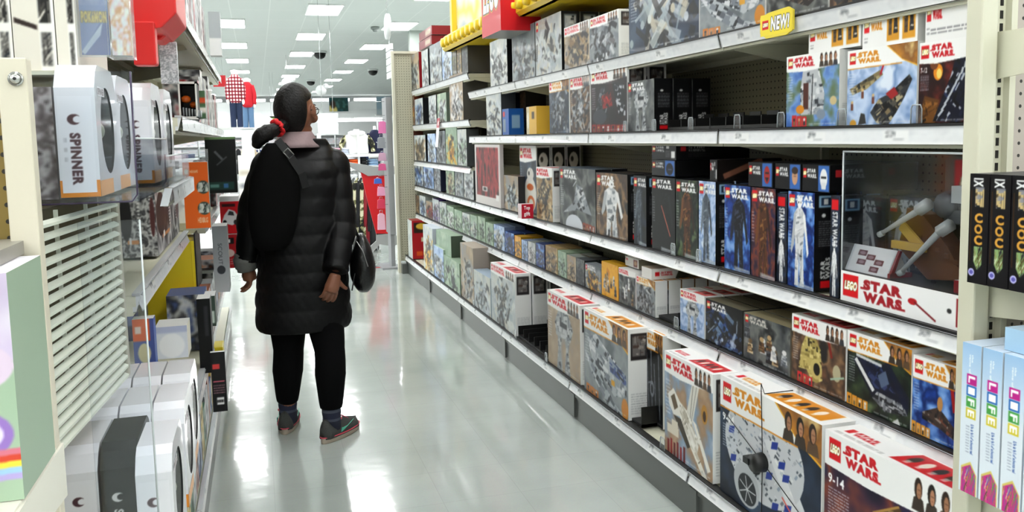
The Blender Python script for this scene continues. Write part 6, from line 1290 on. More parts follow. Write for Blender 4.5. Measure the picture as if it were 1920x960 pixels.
for (s_, e, w_) in ((shL, elL, wrL), (shR, elR, wrR)): limb(body, [s_, (s_ + e) / 2, e, (e + w_) / 2, w_], [.052, .047, .041, .036, .026])
# head: egg with chin, nose, brow and ears; local axes f (forward), s (her left), up
fs = Vector((-fdir.y, fdir.x, 0))
def HP(f_, s_, u_): return tuple(hc + fdir * f_ + fs * s_ + Vector((0, 0, u_)))
rings = []
for j in range(19):
    t = -PI / 2 + PI * j / 18; u_ = .108 * math.sin(t); q = max(math.cos(t), .02); rr_ = []
    for k in range(28):
        a_ = 2 * PI * k / 28; cf_, sf_ = math.cos(a_), math.sin(a_); F_ = .092 if cf_ > 0 else .095; f_ = F_ * q * cf_; s_ = .073 * q * sf_
        if u_ < -.02 and cf_ > 0: f_ *= .96; s_ *= (1 + u_ * 2.2)
        if u_ < -.03 and cf_ < 0: f_ *= (1 + (u_ + .03) * 5)
        rr_.append(HP(f_, s_, u_))
    rings.append(rr_)
body.loft(rings)
body.ball(HP(.060, 0, -.080), (.034, .034, .024), 10, 8); body.ball(HP(.062, 0, -.05), (.026, .034, .03), 10, 8)                                           # chin
limb(body, [HP(.090, 0, .018), HP(.100, 0, -.010), HP(.105, 0, -.024), HP(.092, 0, -.034)], [.008, .010, .0125, .009], 8, 3)     # nose
body.ball(HP(.081, 0, -.053), (.014, .018, .007), 10, 6); body.ball(HP(.080, 0, -.064), (.013, .016, .007), 10, 6)      # lips
body.ball(HP(.080, .03, .024), (.014, .02, .008), 8, 6); body.ball(HP(.080, -.03, .024), (.014, .02, .008), 8, 6)       # brow
body.ball(HP(.062, -.045, -.03), (.024, .02, .024), 10, 8); body.ball(HP(.062, .045, -.03), (.024, .02, .024), 10, 8)   # cheeks
for sg in (1, -1):
    pts = [HP(.012 + .016 * math.cos(a_), sg * .081, -.004 + .031 * math.sin(a_)) for a_ in np.linspace(-1.4, 3.6, 12)]
    limb(body, pts, [.0055] * 12, 6, 1); body.ball(HP(.010, sg * .077, -.006), (.015, .009, .024), 8, 6)
# right hand, loosely curled behind the hip
def hand(m, w_, d, up_, L=.17, side=1, curl=1):
    """w_ wrist, d direction of the hand, up_ normal of its back"""
    d = Vector(d).normalized(); n_ = Vector(up_); n_ = (n_ - d * n_.dot(d)).normalized(); s_ = d.cross(n_) * side
    limb(m, [w_, w_ + d * .03, w_ + d * .062, w_ + d * .085], [.024, .029, .034, .030], 12, 3)
    for k, (o_, l) in enumerate(((-.027, .068), (-.009, .076), (.009, .071), (.026, .056))): finger(m, w_ + d * .078 + s_ * o_, d + s_ * o_ * 3, s_ * (-side) * curl, l, .0095 - .0006 * (k == 3))
    finger(m, w_ + d * .03 - s_ * .024, d * .55 - s_ * .8, s_ * (-side) * curl, .062, .011)
hand(body, wrR + Vector((-.004, -.02, -.01)), Vector((-.32, -.05, -1)), Vector((.25, -1, .0)))
hand(body, wrL + Vector((0, 0, -.01)), Vector((.1, .1, -1)), Vector((-1, -.2, 0)), side=-1, curl=-1)
for a in (aL, aR): body.ball((a.x, a.y + .03, .05), (.035, .07, .035), 12, 8)
bo = body.build('body', SKIN, PER); rm = bo.modifiers.new('skin', 'REMESH'); rm.mode = 'VOXEL'; rm.voxel_size = .0042; rm.use_smooth_shade = True
sm = bo.modifiers.new('soft', 'SMOOTH'); sm.factor = .5; sm.iterations = 3
# eyes
EYEW = mat('eye_white', 'e4e0da', .2)
for sg in (1, -1):
    MB().ball(HP(.078, sg * .031, .004), .0125, 12, 8).build('eye', EYEW, PER)
    MB().ball(HP(.0875, sg * .031, .004), (.005, .005, .005), 8, 6).build('iris', mat('iris', '1c120c', .2), PER)
    limb(MB(), [HP(.088, sg * .014, .030), HP(.09, sg * .032, .034), HP(.080, sg * .050, .028)], [.0025, .003, .002], 6, 3).build('eyebrow', HAIRM, PER)
# hair: cap pulled back, over crown and back of the head, leaving ear and face
hm = MB(); rings = []
for j in range(22):
    t = -PI / 2 * .80 + (PI / 2 * 1.80) * j / 21; u_ = .119 * math.sin(t); q = max(math.cos(t), .015); rr_ = []
    for k in range(40):
        a_ = 2 * PI * k / 40; cf_, sf_ = math.cos(a_), math.sin(a_)
        f_ = .108 * q * cf_ - .016; s_ = .086 * q * sf_
        lim = .066 if u_ > .062 else .066 - (.062 - u_) * 2.6; lim = max(lim, -.026)
        tuck = f_ > lim + .004 and u_ < .055
        if f_ > lim: f_ = lim + (f_ - lim) * .10
        w_ = 1 + .012 * math.sin(a_ * 17 + u_ * 60)
        rr_.append(HP(f_ * w_, s_ * w_ * (.72 if tuck else 1), u_ + .012))
    rings.append(rr_)
hm.loft(rings); hm.build('hair', HAIRM, PER, subsurf=1)
# low ponytail over the left shoulder and red tie
t0 = pt(522, 240, 3.93); t1 = pt(503, 248, 3.90); t2 = pt(488, 258, 3.90); t3 = pt(480, 275, 3.92)
limb(MB(), [pt(535, 228, 3.98), t0, t1, t2, t3], [.04, .024, .036, .036, .018], 18, 5, lambda t: 1 + .05 * math.sin(t * 40)).build('ponytail', HAIRM, PER)
tie = MB(); tc_ = pt(520, 240, 3.93); dvv = (t1 - t0).normalized(); aa = dvv.cross(Vector((0, 1, 0))).normalized(); bb_ = dvv.cross(aa)
tie.tube([tuple(tc_ + (aa * math.cos(t) + bb_ * math.sin(t)) * .033 + dvv * .006 * math.sin(6 * t)) for t in np.linspace(0, 2 * PI, 26)], .010, 8)
tie.build('hair_tie', mat('tie_red', 'd8141c', .7), PER)
# glasses
gl = MB()
for sg in (1, -1): gl.tube([HP(.100 + .004 * math.cos(a_), sg * .033 + .022 * math.cos(a_), .003 + .017 * math.sin(a_)) for a_ in np.linspace(0, 2 * PI, 18)], .0022, 6)
gl.tube([HP(.103, -.011, .008), HP(.103, .011, .008)], .002, 6)
for sg in (1, -1): gl.tube([HP(.098, sg * .056, .008), HP(.05, sg * .080, .008), HP(-.01, sg * .084, .004)], .0022, 6)
go = gl.build('glasses', mat('glasses_frame', '1a1614', .25), PER)
MB().add([HP(.101, -.053, .017), HP(.101, -.013, .017), HP(.101, -.013, -.012), HP(.101, -.053, -.012)], [(0, 1, 2, 3)]).build('lens', CLEAR, go)
MB().add([HP(.101, .053, .017), HP(.101, .013, .017), HP(.101, .013, -.012), HP(.101, .053, -.012)], [(0, 1, 2, 3)]).build('lens', CLEAR, go)
# scarf
nc = Vector((hc.x - .0, hc.y, 0))
MB().loft([ring((nc.x - .005 * k, nc.y - .004 * k, 1.372 + .018 * (2.2 - k)), .066 + .012 * k, .064 + .011 * k, 48, .2, 2, lambda t, k=k: 1 + .05 * math.sin(5 * t + k) + .02 * math.sin(13 * t + 2 * k)) for k in range(5)]).build('scarf', mat('scarf_pink', '8c787a', .9, bump=.3), PER)
# coat: horizontal quilting
coat = MB(); prof = [(260, 545, 611), (263, 540, 613), (268, 531, 616), (274, 522, 619), (284, 508, 626), (297, 500, 632), (312, 496, 637), (345, 492, 642), (385, 490, 643), (430, 487, 645), (475, 484, 648), (520, 480, 653), (560, 478, 657), (590, 478, 659), (608, 479, 660), (614, 482, 657)]
def interp(y):
    for (a0, l0, r0), (a1, l1, r1) in zip(prof, prof[1:]):
        if a0 <= y <= a1: t = (y - a0) / (a1 - a0); return l0 + (l1 - l0) * t, r0 + (r1 - r0) * t
    return prof[-1][1:]
rings = []; ys = np.linspace(260, 614, 104)
for i, y in enumerate(ys):
    l, r = interp(y); a_, b_2 = pt(l, y, 4.04), pt(r, y, 4.04); c_ = (a_ + b_2) / 2; rx = (b_2.x - a_.x) / 2
    ry = min(.155, rx * .74 + .01); ph = (y - 300) / 34.0; puff = abs(math.sin(PI * ph)) ** .6 if y > 300 else .9; qf = .97 + .035 * puff
    if y > 608: qf *= .97
    ry_ = max(ry * (.60 + .40 * min(1, max(0, y - 270) / 50)), .062)
    rings.append(ring((c_.x, c_.y + .0, c_.z), rx * qf, ry_ * qf, 56, 0, 2.3, lambda t, i=i: 1 + .008 * math.sin(t * 9 + i * .35) + .006 * math.sin(t * 23 + i * .9)))
coat.loft(rings)
def sleeve(s_, e, w_, r0, r1):
    f = lambda t: .93 + .10 * abs(math.sin(PI * t * 6.5)) ** .6
    return limb(coat, [s_ + Vector(((e.x - s_.x) * -.3 + (.03 if s_.x < 0 else -.03), 0, -.03)), s_ + Vector((0, 0, -.02)), (s_ + e) / 2, e, (e + w_) / 2, w_], [r0 * .8, r0, r0 * .95, r0 * .88, r1 * 1.08, r1], 22, 14, f)
sleeve(shL, elL, wrL, .074, .052); sleeve(shR, elR, wrR, .078, .056)
co = coat.build('coat', COATM, PER); rm = co.modifiers.new('cloth', 'REMESH'); rm.mode = 'VOXEL'; rm.voxel_size = .0055; rm.use_smooth_shade = True
sm = co.modifiers.new('soft', 'SMOOTH'); sm.factor = .5; sm.iterations = 2
# grey lining of the left cuff
limb(MB(), [wrL + Vector((-.004, 0, .03)), wrL + Vector((-.006, 0, -.005)), wrL + Vector((.0, .005, -.045))], [.048, .056, .044], 16, 4, lambda t: 1 + .05 * math.sin(t * 20)).build('cuff', mat('cuff_grey', '6f706c', .8, bump=.3), PER)
# leggings
lg = MB()
for (h, k, a) in ((HL, kL, aL), (HR, kR, aR)):
    top = Vector((h.x * .9, 0, .72)); calf = (k + a) / 2 + Vector((0, -.015, .05)); an = a + Vector((0, 0, .055))
    limb(lg, [top, (top + k) / 2, k, calf, an], [.100, .090, .069, .070, .050], 22, 8)
lg.build('leggings', LEGM, PER)
# socks
def sock_mat():
    m = mat('striped_sock', '1e2233', .9); nt = m.node_tree; N = nt.nodes; L = nt.links
    tc = N.new('ShaderNodeTexCoord'); sx = N.new('ShaderNodeSeparateXYZ'); L.new(tc.outputs['Object'], sx.inputs[0])
    mr = N.new('ShaderNodeMapRange'); mr.inputs[1].default_value = .06; mr.inputs[2].default_value = .215; L.new(sx.outputs[2], mr.inputs[0])
    cr = N.new('ShaderNodeValToRGB'); cr.color_ramp.interpolation = 'CONSTANT'; e = cr.color_ramp.elements
    cols = [(0, '1c2030'), (.22, '3c4150'), (.3, '1c2136'), (.48, '454a58'), (.56, '1a1e30'), (.72, '343845'), (.86, '8a7a58'), (.95, '4a4638')]
    e[0].position = 0; e[0].color = (*s2l(C(cols[0][1])), 1); e[1].position = .22; e[1].color = (*s2l(C(cols[1][1])), 1)
    for p_, c_ in cols[2:]: q = e.new(p_); q.color = (*s2l(C(c_)), 1)
    L.new(mr.outputs[0], cr.inputs[0]); L.new(cr.outputs[0], N['Principled BSDF'].inputs['Base Color']); return m
for a in (aL, aR): limb(MB(), [a + Vector((0, 0, .085)), a + Vector((0, 0, .05)), a + Vector((0, -.003, .0)), a + Vector((0, .01, -.05))], [.045, .044, .041, .044], 18, 6, lambda t: 1 + .02 * math.sin(t * 30)).build('sock', sock_mat(), PER)
# shoes
def shoe(c, yaw, nm_side):
    """c = heel point on the floor; toe towards +x before yaw"""
    r_ = bpy.data.objects.new('shoe', None); COL.objects.link(r_); r_.parent = PER; r_.location = c; r_.rotation_euler = (0, 0, yaw)
    up = MB(); L = .25
    def outl(u, z): # half width of the shoe along its length
        return .030 + .012 * math.sin(min(1, u * 1.2) * PI * .5) + .008 * math.sin(u * PI) - (.034 * max(0, (u - .82) / .18) ** 2)
    rings = []
    for i in range(20):
        u = i / 19; x = L * u; hgt = .085 - .0 * u if u < .25 else .085 - (u - .25) / .75 * .052; hgt = hgt * (1 if u > .04 else .8); hw = outl(u, 0) * (1 if 0 < i < 19 else .6)
        rings.append([(x, hw * math.cos(t) * (1 - .25 * max(0, math.sin(t))), .022 + hgt * max(0, math.sin(t)) ** .8 + (.0 if math.sin(t) > 0 else -.002)) for t in [2 * PI * k / 20 for k in range(20)]])
    up.loft(rings); up.build('upper', mat('shoe_grey', '3c3e3c', .75, bump=.4, bscale=300), r_)
    so = MB(); so.loft([[(L * .5 + (L * .53) * math.cos(t) * (1 if abs(z_) < 9 else 1), (.047 + .006 * math.cos(t)) * math.sin(t) * k_, z_) for t in [2 * PI * k / 36 for k in range(36)]] for z_, k_ in ((0, .92), (.006, 1), (.02, 1.02), (.028, .98))])
    so.build('sole', mat('sole_cream', 'a89c8c', .7), r_)
    st = MB(); st.tube([(L * .5 + L * .535 * math.cos(t), (.049 + .006 * math.cos(t)) * math.sin(t), .0285) for t in np.linspace(0, 2 * PI, 40)], .0028, 6); st.build('pink_stripe', mat('shoe_pink', 'c4465a', .6), r_)
    sw = MB()
    for sg in (1, -1):
        P_ = [(.075, .030), (.10, .036), (.17, .062), (.125, .046), (.09, .046), (.082, .05)]
        sw.prism([(p_[0], p_[1] + .008) for p_ in P_], sg * .0445, sg * .0475, 1)
    sw.build('side_mark', mat('shoe_mint', '4fb59a', .5), r_)
    cl = MB(); cl.tube([(.075 + .042 * math.cos(t), .034 * math.sin(t), .098 + (.010 * math.cos(t + PI))) for t in np.linspace(0, 2 * PI, 22)], .006, 8); cl.build('ankle_trim', mat('shoe_pink', 'c4465a'), r_)
    la = MB()
    for k in range(5): la.tube([(.125 + k * .018, -.022, .093 - k * .010), (.13 + k * .018, 0, .098 - k * .0105), (.125 + k * .018, .022, .093 - k * .010)], .0025, 6)
    la.build('laces', mat('shoe_lace', 'b84a62', .7), r_)
hl = pt(538, 806, 4.08); shoe((aL.x - .0 - .02, aL.y - .06, .0), math.radians(80), 'l')
shoe((aR.x - .045, aR.y - .05, .0), math.radians(48), 'r')
# backpack (worn) and shoulder bag
bp = empty('backpack', (0, 0, 0), 0, 'black soft backpack worn on the left shoulder of the shopper', 'backpack')
BPM = mat('pack_black', '040404', .8, bump=.15, bscale=50, spec=.1)
def P3(x, y, Y): return Vector(on(x, y, 1, Y))
rings = []
for i in range(24):
    t = i / 23; y = 268 + t * 200; c = P3(518 - 8 * t, y, 3.885); e_ = (math.sin(PI * min(1, max(0, t * .96 + .02)))) ** .25; tw = .72 + .28 * min(1, t * 3)
    rings.append(ring(c, .112 * e_ * tw, .06 * e_, 28, .0, 2.8, lambda a_, i=i: 1 + .012 * math.sin(a_ * 5 + i * .7)))
m_ = MB(); m_.loft(rings); m_.build('pack_body', BPM, bp)
m_ = MB(); s0, s1, s2 = P3(520, 262, 3.86), P3(541, 288, 3.835), P3(566, 325, 3.84)
def strap(m, P, wv, th=.004):
    for a, b in zip(P, P[1:]):
        d = (b - a).normalized(); s_ = d.cross(Vector(wv)).normalized() * .016; n_ = Vector(wv).normalized() * th
        m.add([a - s_, a + s_, b + s_, b - s_, a - s_ + n_, a + s_ + n_, b + s_ + n_, b - s_ + n_], [(0, 1, 2, 3), (4, 7, 6, 5), (0, 4, 5, 1), (1, 5, 6, 2), (2, 6, 7, 3), (3, 7, 4, 0)])
strap(m_, [s0, s1, s2, P3(574, 352, 3.87)], (0, -1, .1)); m_.build('strap', mat('strap_web', '141416', .7), bp)
bk = MB(); q = s1
for dx, dz in ((-.018, .012), ): pass
bk.tube([tuple(q + Vector((x, -.008, z))) for x, z in ((-.022, .006), (-.002, .024), (.022, -.004), (.002, -.022), (-.022, .006))], .0028, 6); bk.build('buckle', mat('buckle_grey', '8a8a88', .4, metal=.5), bp)
sb = empty('shoulder_bag', (0, 0, 0), 0, 'black rounded handbag hanging at the right hip of the shopper', 'bag')
m_ = MB(); rings = []
for i in range(20):
    t = i / 19; c = P3(676 + 6 * t, 438 + t * 108, 3.99); e_ = math.sin(PI * (t * .94 + .03)) ** .5; rings.append(ring(c, .068 * e_ * (.65 + .4 * t), .11 * e_, 26, 0, 2.3, lambda a_, i=i: 1 + .02 * math.sin(a_ * 6 + i)))
m_.loft(rings); m_.build('bag_body', mat('bag_leather', '060607', .32, bump=.5, bscale=25), sb)
m_ = MB(); m_.tube([P3(655, 400, 3.95), P3(664, 425, 3.96), P3(672, 446, 3.97)], .007, 8).tube([P3(660, 545, 3.9), P3(664, 520, 3.91), P3(668, 500, 3.93)], .003, 6); m_.build('bag_strap', mat('strap_web', '141416'), sb)
MB().tube([P3(668, 452, 3.885), P3(680, 470, 3.875), P3(690, 500, 3.875)], .0025, 6).build('zipper', mat('zip_grey', 'a8a8a8', .3, metal=.8), sb)
# ================================================================== BEYOND THE AISLE
WHM = mat('fixture_white', 'e6e8e8', .5); CLOTH = lambda n, c: mat('cloth_' + n, c, .85, bump=.3, bscale=30)
def Pz(x, y, Y): return Vector(on(x, y, 1, Y))
# mannequins on a white table
def mannequin(x, top, bot, Y, shirt, trousers, lab, plaid=False):
    a, b = Pz(x, top, Y), Pz(x, bot, Y); H_ = a.z - b.z; o = empty('mannequin', (a.x, Y, b.z), 0, lab, 'mannequin', 'headless child mannequins')
    SK = mat('mannequin_white', 'ebecec', .35); m = MB()
    m.loft([ring((0, 0, H_ * z), H_ * r, H_ * r * .9, 14) for z, r in ((.90, .05), (.94, .055), (.985, .05), (1.0, .03))]); m.build('neck', SK, o)
    m = MB(); m.loft([ring((0, 0, H_ * z), H_ * rx, H_ * ry, 20) for z, rx, ry in ((.44, .10, .08), (.5, .105, .085), (.6, .095, .08), (.75, .105, .085), (.86, .10, .07), (.92, .05, .05))])
    for sg in (-1, 1): limb(m, [(sg * H_ * .08, 0, H_ * .85), (sg * H_ * .125, -.01, H_ * .68), (sg * H_ * .12, -.02, H_ * .5)], [H_ * .05, H_ * .042, H_ * .036], 10, 5)
    m.build('shirt', shirt, o)
    for sg in (-1, 1): MB().ball((sg * H_ * .12, -.02, H_ * .46), (H_ * .026, H_ * .026, H_ * .05), 8, 6).build('hand', SK, o)
    m = MB()
    for sg in (-1, 1): limb(m, [(sg * H_ * .045, 0, H_ * .46), (sg * H_ * .05, 0, H_ * .24), (sg * H_ * .055, 0, H_ * .03)], [H_ * .062, H_ * .052, H_ * .046], 12, 5)
    m.build('jeans', trousers, o); return o
def plaid_mat():
    m = mat('plaid_shirt', 'e8d8d8', .9); nt = m.node_tree; N = nt.nodes; L = nt.links; tc = N.new('ShaderNodeTexCoord')
    w1 = N.new('ShaderNodeTexWave'); w1.bands_direction = 'X'; w1.inputs['Scale'].default_value = 7; w2 = N.new('ShaderNodeTexWave'); w2.bands_direction = 'Z'; w2.inputs['Scale'].default_value = 6
    L.new(tc.outputs['Object'], w1.inputs[0]); L.new(tc.outputs['Object'], w2.inputs[0]); ml = N.new('ShaderNodeMath'); ml.operation = 'MULTIPLY'; L.new(w1.outputs['Fac'], ml.inputs[0]); L.new(w2.outputs['Fac'], ml.inputs[1])
    cr = N.new('ShaderNodeValToRGB'); cr.color_ramp.interpolation = 'CONSTANT'; e = cr.color_ramp.elements; e[0].color = (*s2l(C('7a1c2c')), 1); e[1].position = .12; e[1].color = (*s2l(C('c83a48')), 1); q = e.new(.3); q.color = (*s2l(C('f0e4e2')), 1)
    L.new(ml.outputs[0], cr.inputs[0]); L.new(cr.outputs[0], N['Principled BSDF'].inputs['Base Color']); return m
mannequin(439, 131, 242, 14.0, plaid_mat(), CLOTH('dark_denim', '1c2a48'), 'white headless mannequin in a red and white plaid shirt and dark jeans')
mannequin(462, 146, 245, 14.6, CLOTH('red_knit', 'c41828'), CLOTH('light_denim', '5a7a9c'), 'white headless mannequin in a red sweater and light blue jeans')
tb = empty('display_table', (0, 0, 0), 0, 'white display table carrying the two headless mannequins', 'table')
xa, xb = Pz(412, 250, 14)[0], Pz(474, 250, 14)[0]; zt = Pz(440, 243, 14)[2] - .002
MB().box(xa, xb, 13.7, 15.2, zt - .12, zt - .005).build('table_top', WHM, tb)
for sx_ in (xa + .04, xb - .06):
    for sy_ in (13.75, 15.1): MB().box(sx_, sx_ + .03, sy_, sy_ + .03, 0, zt - .12).build('leg', WHM, tb)
def folded(x0, x1, y0, y1, z0, h, col, lab, cat='folded clothes', grp='folded clothes on the white shelves', seed=1):
    m = MB(); r = random.Random(seed); n = 3
    for k in range(n):
        z = z0 + h * k / n; m.loft([ring(((x0 + x1) / 2 + r.uniform(-.01, .01), (y0 + y1) / 2, z + h / n * t), (x1 - x0) / 2 * s_, (y1 - y0) / 2 * s_, 20, r.uniform(-.06, .06), 4) for t, s_ in ((.02, .9), (.3, 1), (.75, 1), (.98, .88))])
    return tag(m.build('folded_clothes', CLOTH(col, col)), lab, cat, grp)
folded(xa + .02, xa + .35, 13.72, 13.78, zt - .004, .004, 'f0f0f0', 'flat white cloth on the mannequin table') if False else None
# hanging rack below the table
def rack(x0, x1, Y, z, name, lab, grp=None):
    o = empty(name, (0, 0, 0), 0, lab, 'clothes rack', grp); MB().tube([(x0, Y, z), (x1, Y, z)], .014, 8).build('rail', mat('chrome', 'c8cacb', .2, metal=.9), o)
    m = MB()
    for x in (x0, x1): m.tube([(x, Y, 0), (x, Y, z)], .014, 8).box(x - .02, x + .02, Y - .25, Y + .25, 0, .03)
    m.build('stand', mat('chrome', 'c8cacb'), o); return o
def garment(x, Y, ztop, L, wd, th, col, lab, grp, seed=1, rz=0.0, split=False):
    o = empty('hanging_garment', (x, Y, ztop), rz, lab, 'garment', grp); m = MB(); r = random.Random(seed)
    prof = [(0, .12), (.04, .62), (.12, 1.0), (.3, .92), (.6, .95), (1.0, 1.05)]
    m.loft([ring((0, 0, -.04 - L * t), wd / 2 * s_, th / 2 * (.6 + .4 * min(1, t * 4)), 28, 0, 3, lambda a_: 1 + .07 * math.sin(a_ * 7 + seed)) for t, s_ in prof])
    for sg in (-1, 1): limb(m, [(sg * wd * .42, 0, -.1), (sg * wd * .56, 0, -.1 - L * .35), (sg * wd * .56, .01, -.1 - L * .62)], [th * .5, th * .42, th * .34], 10, 4)
    m.build('cloth', CLOTH(col, col) if isinstance(col, str) else col, o)
    h = MB(); h.tube([(0, 0, -.03), (0, 0, .0), (.018, 0, .02), (.018, 0, .04), (0, 0, .05)], .003, 6).tube([(-wd * .38, 0, -.075), (0, 0, -.03), (wd * .38, 0, -.075)], .006, 6); h.build('hanger', mat('hanger_clear', 'd8dadc', .2), o); return o
zr_ = zt - .2
rack(xa + .05, xb + .0, 13.4, zr_, 'clothes_rack', 'chrome rack of small dark garments in front of the mannequin table')
for k in range(6):
    c = ['16161a', 'e8e8e6', '1c1c20', 'd8d2c4', '202024', 'b8a890'][k]
    garment(xa + .12 + k * .075, 13.4, zr_ - .05, .38, .07, .05, c, NTH[k] + ' small garment from the left on the rack under the mannequins', 'small garments under the mannequins', k)
xc0, xc1 = Pz(455, 300, 12)[0], Pz(478, 300, 12)[0]
o = MB().box(xc0, xc1, 12.0, 12.6, 0, Pz(465, 242, 12)[2]).box(xc0 - .02, xc1 + .02, 11.98, 12.62, Pz(465, 242, 12)[2], Pz(465, 242, 12)[2] + .02).build('display_plinth', WHM, bevel=.01); tag(o, 'tall narrow white plinth left of the shopper', 'plinth')
xc0, xc1 = Pz(446, 300, 11)[0], Pz(470, 300, 11)[0]
a = Art(xc1 - xc0, 1.2, .02, .02, 'e8e6e0')
for k in range(6): a.rect(.1, .15 + k * .13, .9, .2 + k * .13, ['b8a88c', '8a8c90', 'c8c0b0'][k % 3])
o = pbox('display_rack', xc0, xc1, 11, 11.3, 0, Pz(450, 292, 11)[2], a, 'dcdcda', 'e8e8e6', 'white low display rack with folded goods, left of the shopper', 'display rack', aisle=1)
# right-hand clothing area
ts = empty('display_shelving', (0, 0, 0), 0, 'white two-level clothes shelving beyond the aisle, right of the shopper', 'shelving')
Ys = 12.0; xa, xb = Pz(600, 300, Ys)[0], Pz(742, 300, Ys)[0]; z1 = Pz(680, 289, Ys)[2]; z2 = Pz(680, 312, Ys)[2]; z3 = Pz(680, 345, Ys)[2]
for z in (z1, z2, z3): MB().box(xa, xb, Ys, Ys + .5, z - .035, z).build('shelf_board', WHM, ts)
for x in (xa, (xa + xb) / 2, xb - .03): MB().box(x, x + .03, Ys + .05, Ys + .45, 0, z1 + .3).build('side_panel', WHM, ts)
cols = [('e8642a', 655, 676), ('16161a', 678, 690), ('8aa8c8', 692, 712), ('e8e8ea', 714, 728), ('b83a4c', 636, 653), ('d8c8d8', 618, 634)]
for k, (c, p0, p1) in enumerate(cols): folded(Pz(p0, 305, Ys)[0], Pz(p1, 305, Ys)[0], Ys + .05, Ys + .4, z2, .10 + .02 * (k % 2), c, ['orange', 'black', 'light blue', 'white', 'red', 'pale pink'][k] + ' folded clothes on the middle white shelf', seed=k)
cols = [('e6e8ec', 655, 672), ('f0d8dc', 675, 690), ('3a7ad8', 694, 730), ('c8ccd0', 632, 652)]
for k, (c, p0, p1) in enumerate(cols): folded(Pz(p0, 335, Ys)[0], Pz(p1, 335, Ys)[0], Ys + .02, Ys + .42, z3, .14, c, ['pale grey', 'pinkish', 'bright blue', 'silver grey'][k] + ' folded clothes on the lowest white shelf', seed=k + 9)
cols = [('d8a0b0', 625, 640), ('c8d0e0', 642, 655)]
for k, (c, p0, p1) in enumerate(cols): folded(Pz(p0, 285, Ys)[0], Pz(p1, 285, Ys)[0], Ys + .05, Ys + .4, z1, .09, c, ['pink', 'pale blue'][k] + ' folded clothes on the top white shelf', seed=k + 19)
# half torso forms: white hoodie with camouflage sleeves, navy sweater
def camo():
    m = mat('camouflage', '5a5a3a', .9); nt = m.node_tree; N = nt.nodes; L = nt.links; tc = N.new('ShaderNodeTexCoord'); n = N.new('ShaderNodeTexNoise'); n.inputs['Scale'].default_value = 14; L.new(tc.outputs['Object'], n.inputs[0])
    cr = N.new('ShaderNodeValToRGB'); cr.color_ramp.interpolation = 'CONSTANT'; e = cr.color_ramp.elements; e[0].color = (*s2l(C('17180f')), 1); e[1].position = .47; e[1].color = (*s2l(C('7a7a52')), 1); q = e.new(.56); q.color = (*s2l(C('d8d4b4')), 1)
    L.new(n.outputs['Fac'], cr.inputs[0]); L.new(cr.outputs[0], N['Principled BSDF'].inputs['Base Color']); return m
def top_form(x, y0, y1, Y, wpx, mb_, ms_, lab):
    a, b = Pz(x, y0, Y), Pz(x, y1, Y); H_ = a.z - b.z; W_ = Pz(x + wpx, y1, Y)[0] - a.x; o = empty('dressed_torso', (a.x, Y, b.z), 0, lab, 'torso form'); m = MB()
    m.loft([ring((0, 0, H_ * z), W_ * rx, .10, 22, 0, 2.4) for z, rx in ((0, .34), (.1, .35), (.5, .33), (.78, .36), (.9, .22), (.93, .16))]); m.build('body_cloth', mb_, o)
    for sg in (-1, 1): limb(MB(), [(sg * W_ * .3, 0, H_ * .76), (sg * W_ * .44, -.02, H_ * .45), (sg * W_ * .48, -.04, H_ * .08)], [H_ * .13, H_ * .12, H_ * .1], 12, 5).build('sleeve', ms_, o)
    m = MB(); m.loft([ring((0, 0, H_ * z), W_ * r, W_ * r, 14) for z, r in ((.85, .14), (.98, .10), (1.08, .08))]); m.build('neck', mat('mannequin_white', 'ebecec'), o)
    if ms_ is not mb_: MB().tube([(W_ * .2 * math.cos(t), -.02 + .09 * math.sin(t), H_ * (.9 + .03 * math.sin(t))) for t in np.linspace(0, 2 * PI, 18)], .03, 8).build('hood', mb_, o)
    return o
top_form(668, 246, 288, Ys + .2, 64, CLOTH('white', 'e9e9e7'), camo(), 'white hooded top with camouflage sleeves on a torso form')
top_form(702, 240, 288, Ys + .3, 30, CLOTH('navy', '14183a'), CLOTH('navy', '14183a'), 'dark navy sweater on a torso form at the end of the white shelf')
# round rack of garments in front, and the red shield display
zr_ = Pz(660, 320, 10.6)[2]
rack(Pz(640, 300, 10.6)[0], Pz(700, 300, 10.6)[0], 10.6, zr_, 'clothes_rack', 'chrome rack of grey and camouflage garments right of the shopper')
gl_ = [('4a5058', 'grey shirt nearest the shopper'), ('2a3050', 'navy printed shirt'), ('5a5e60', 'dark grey shirt'), (None, 'first grey camouflage trousers'), ('1a1a1e', 'black shirt'), (None, 'second grey camouflage trousers'), ('8a1c28', 'dark red shirt'), ('16161a', 'long black top at the rack end')]
for k, (c, lab) in enumerate(gl_):
    px = 648 + k * 7; garment(Pz(px, 330, 10.6)[0], 10.6, zr_ - .05, .62 + .25 * (k > 2) + .1 * (k % 2), .16, .06, c or camo(), lab + ', on the chrome rack', 'garments on the rack right of the shopper', k, .9)
rd = empty('shield_display', (0, 0, 0), 0, 'red shield-shaped fixture panel with a grey rim and angled grey legs', 'fixture')
Yr = 9.6; q = lambda L_: [(Pz(x, y, Yr)[0], Pz(x, y, Yr)[2]) for x, y in L_]
MB().prism(q([(676, 320), (722, 318), (728, 438), (706, 440), (690, 380)]), Yr, Yr + .03, 1).build('red_panel', mat('fixture_red', 'c8161e', .35), rd)
MB().prism(q([(640, 302), (700, 312), (745, 312), (745, 326), (690, 330), (668, 318)]), Yr - .02, Yr + .4, 1).build('top_rim', mat('fixture_grey', '9a9c9b', .5), rd)
MB().prism(q([(706, 438), (742, 438), (748, 458), (735, 462), (712, 458), (690, 484), (680, 496), (686, 470), (706, 452)]), Yr, Yr + .04, 1).build('leg', mat('fixture_grey', '9a9c9b'), rd)
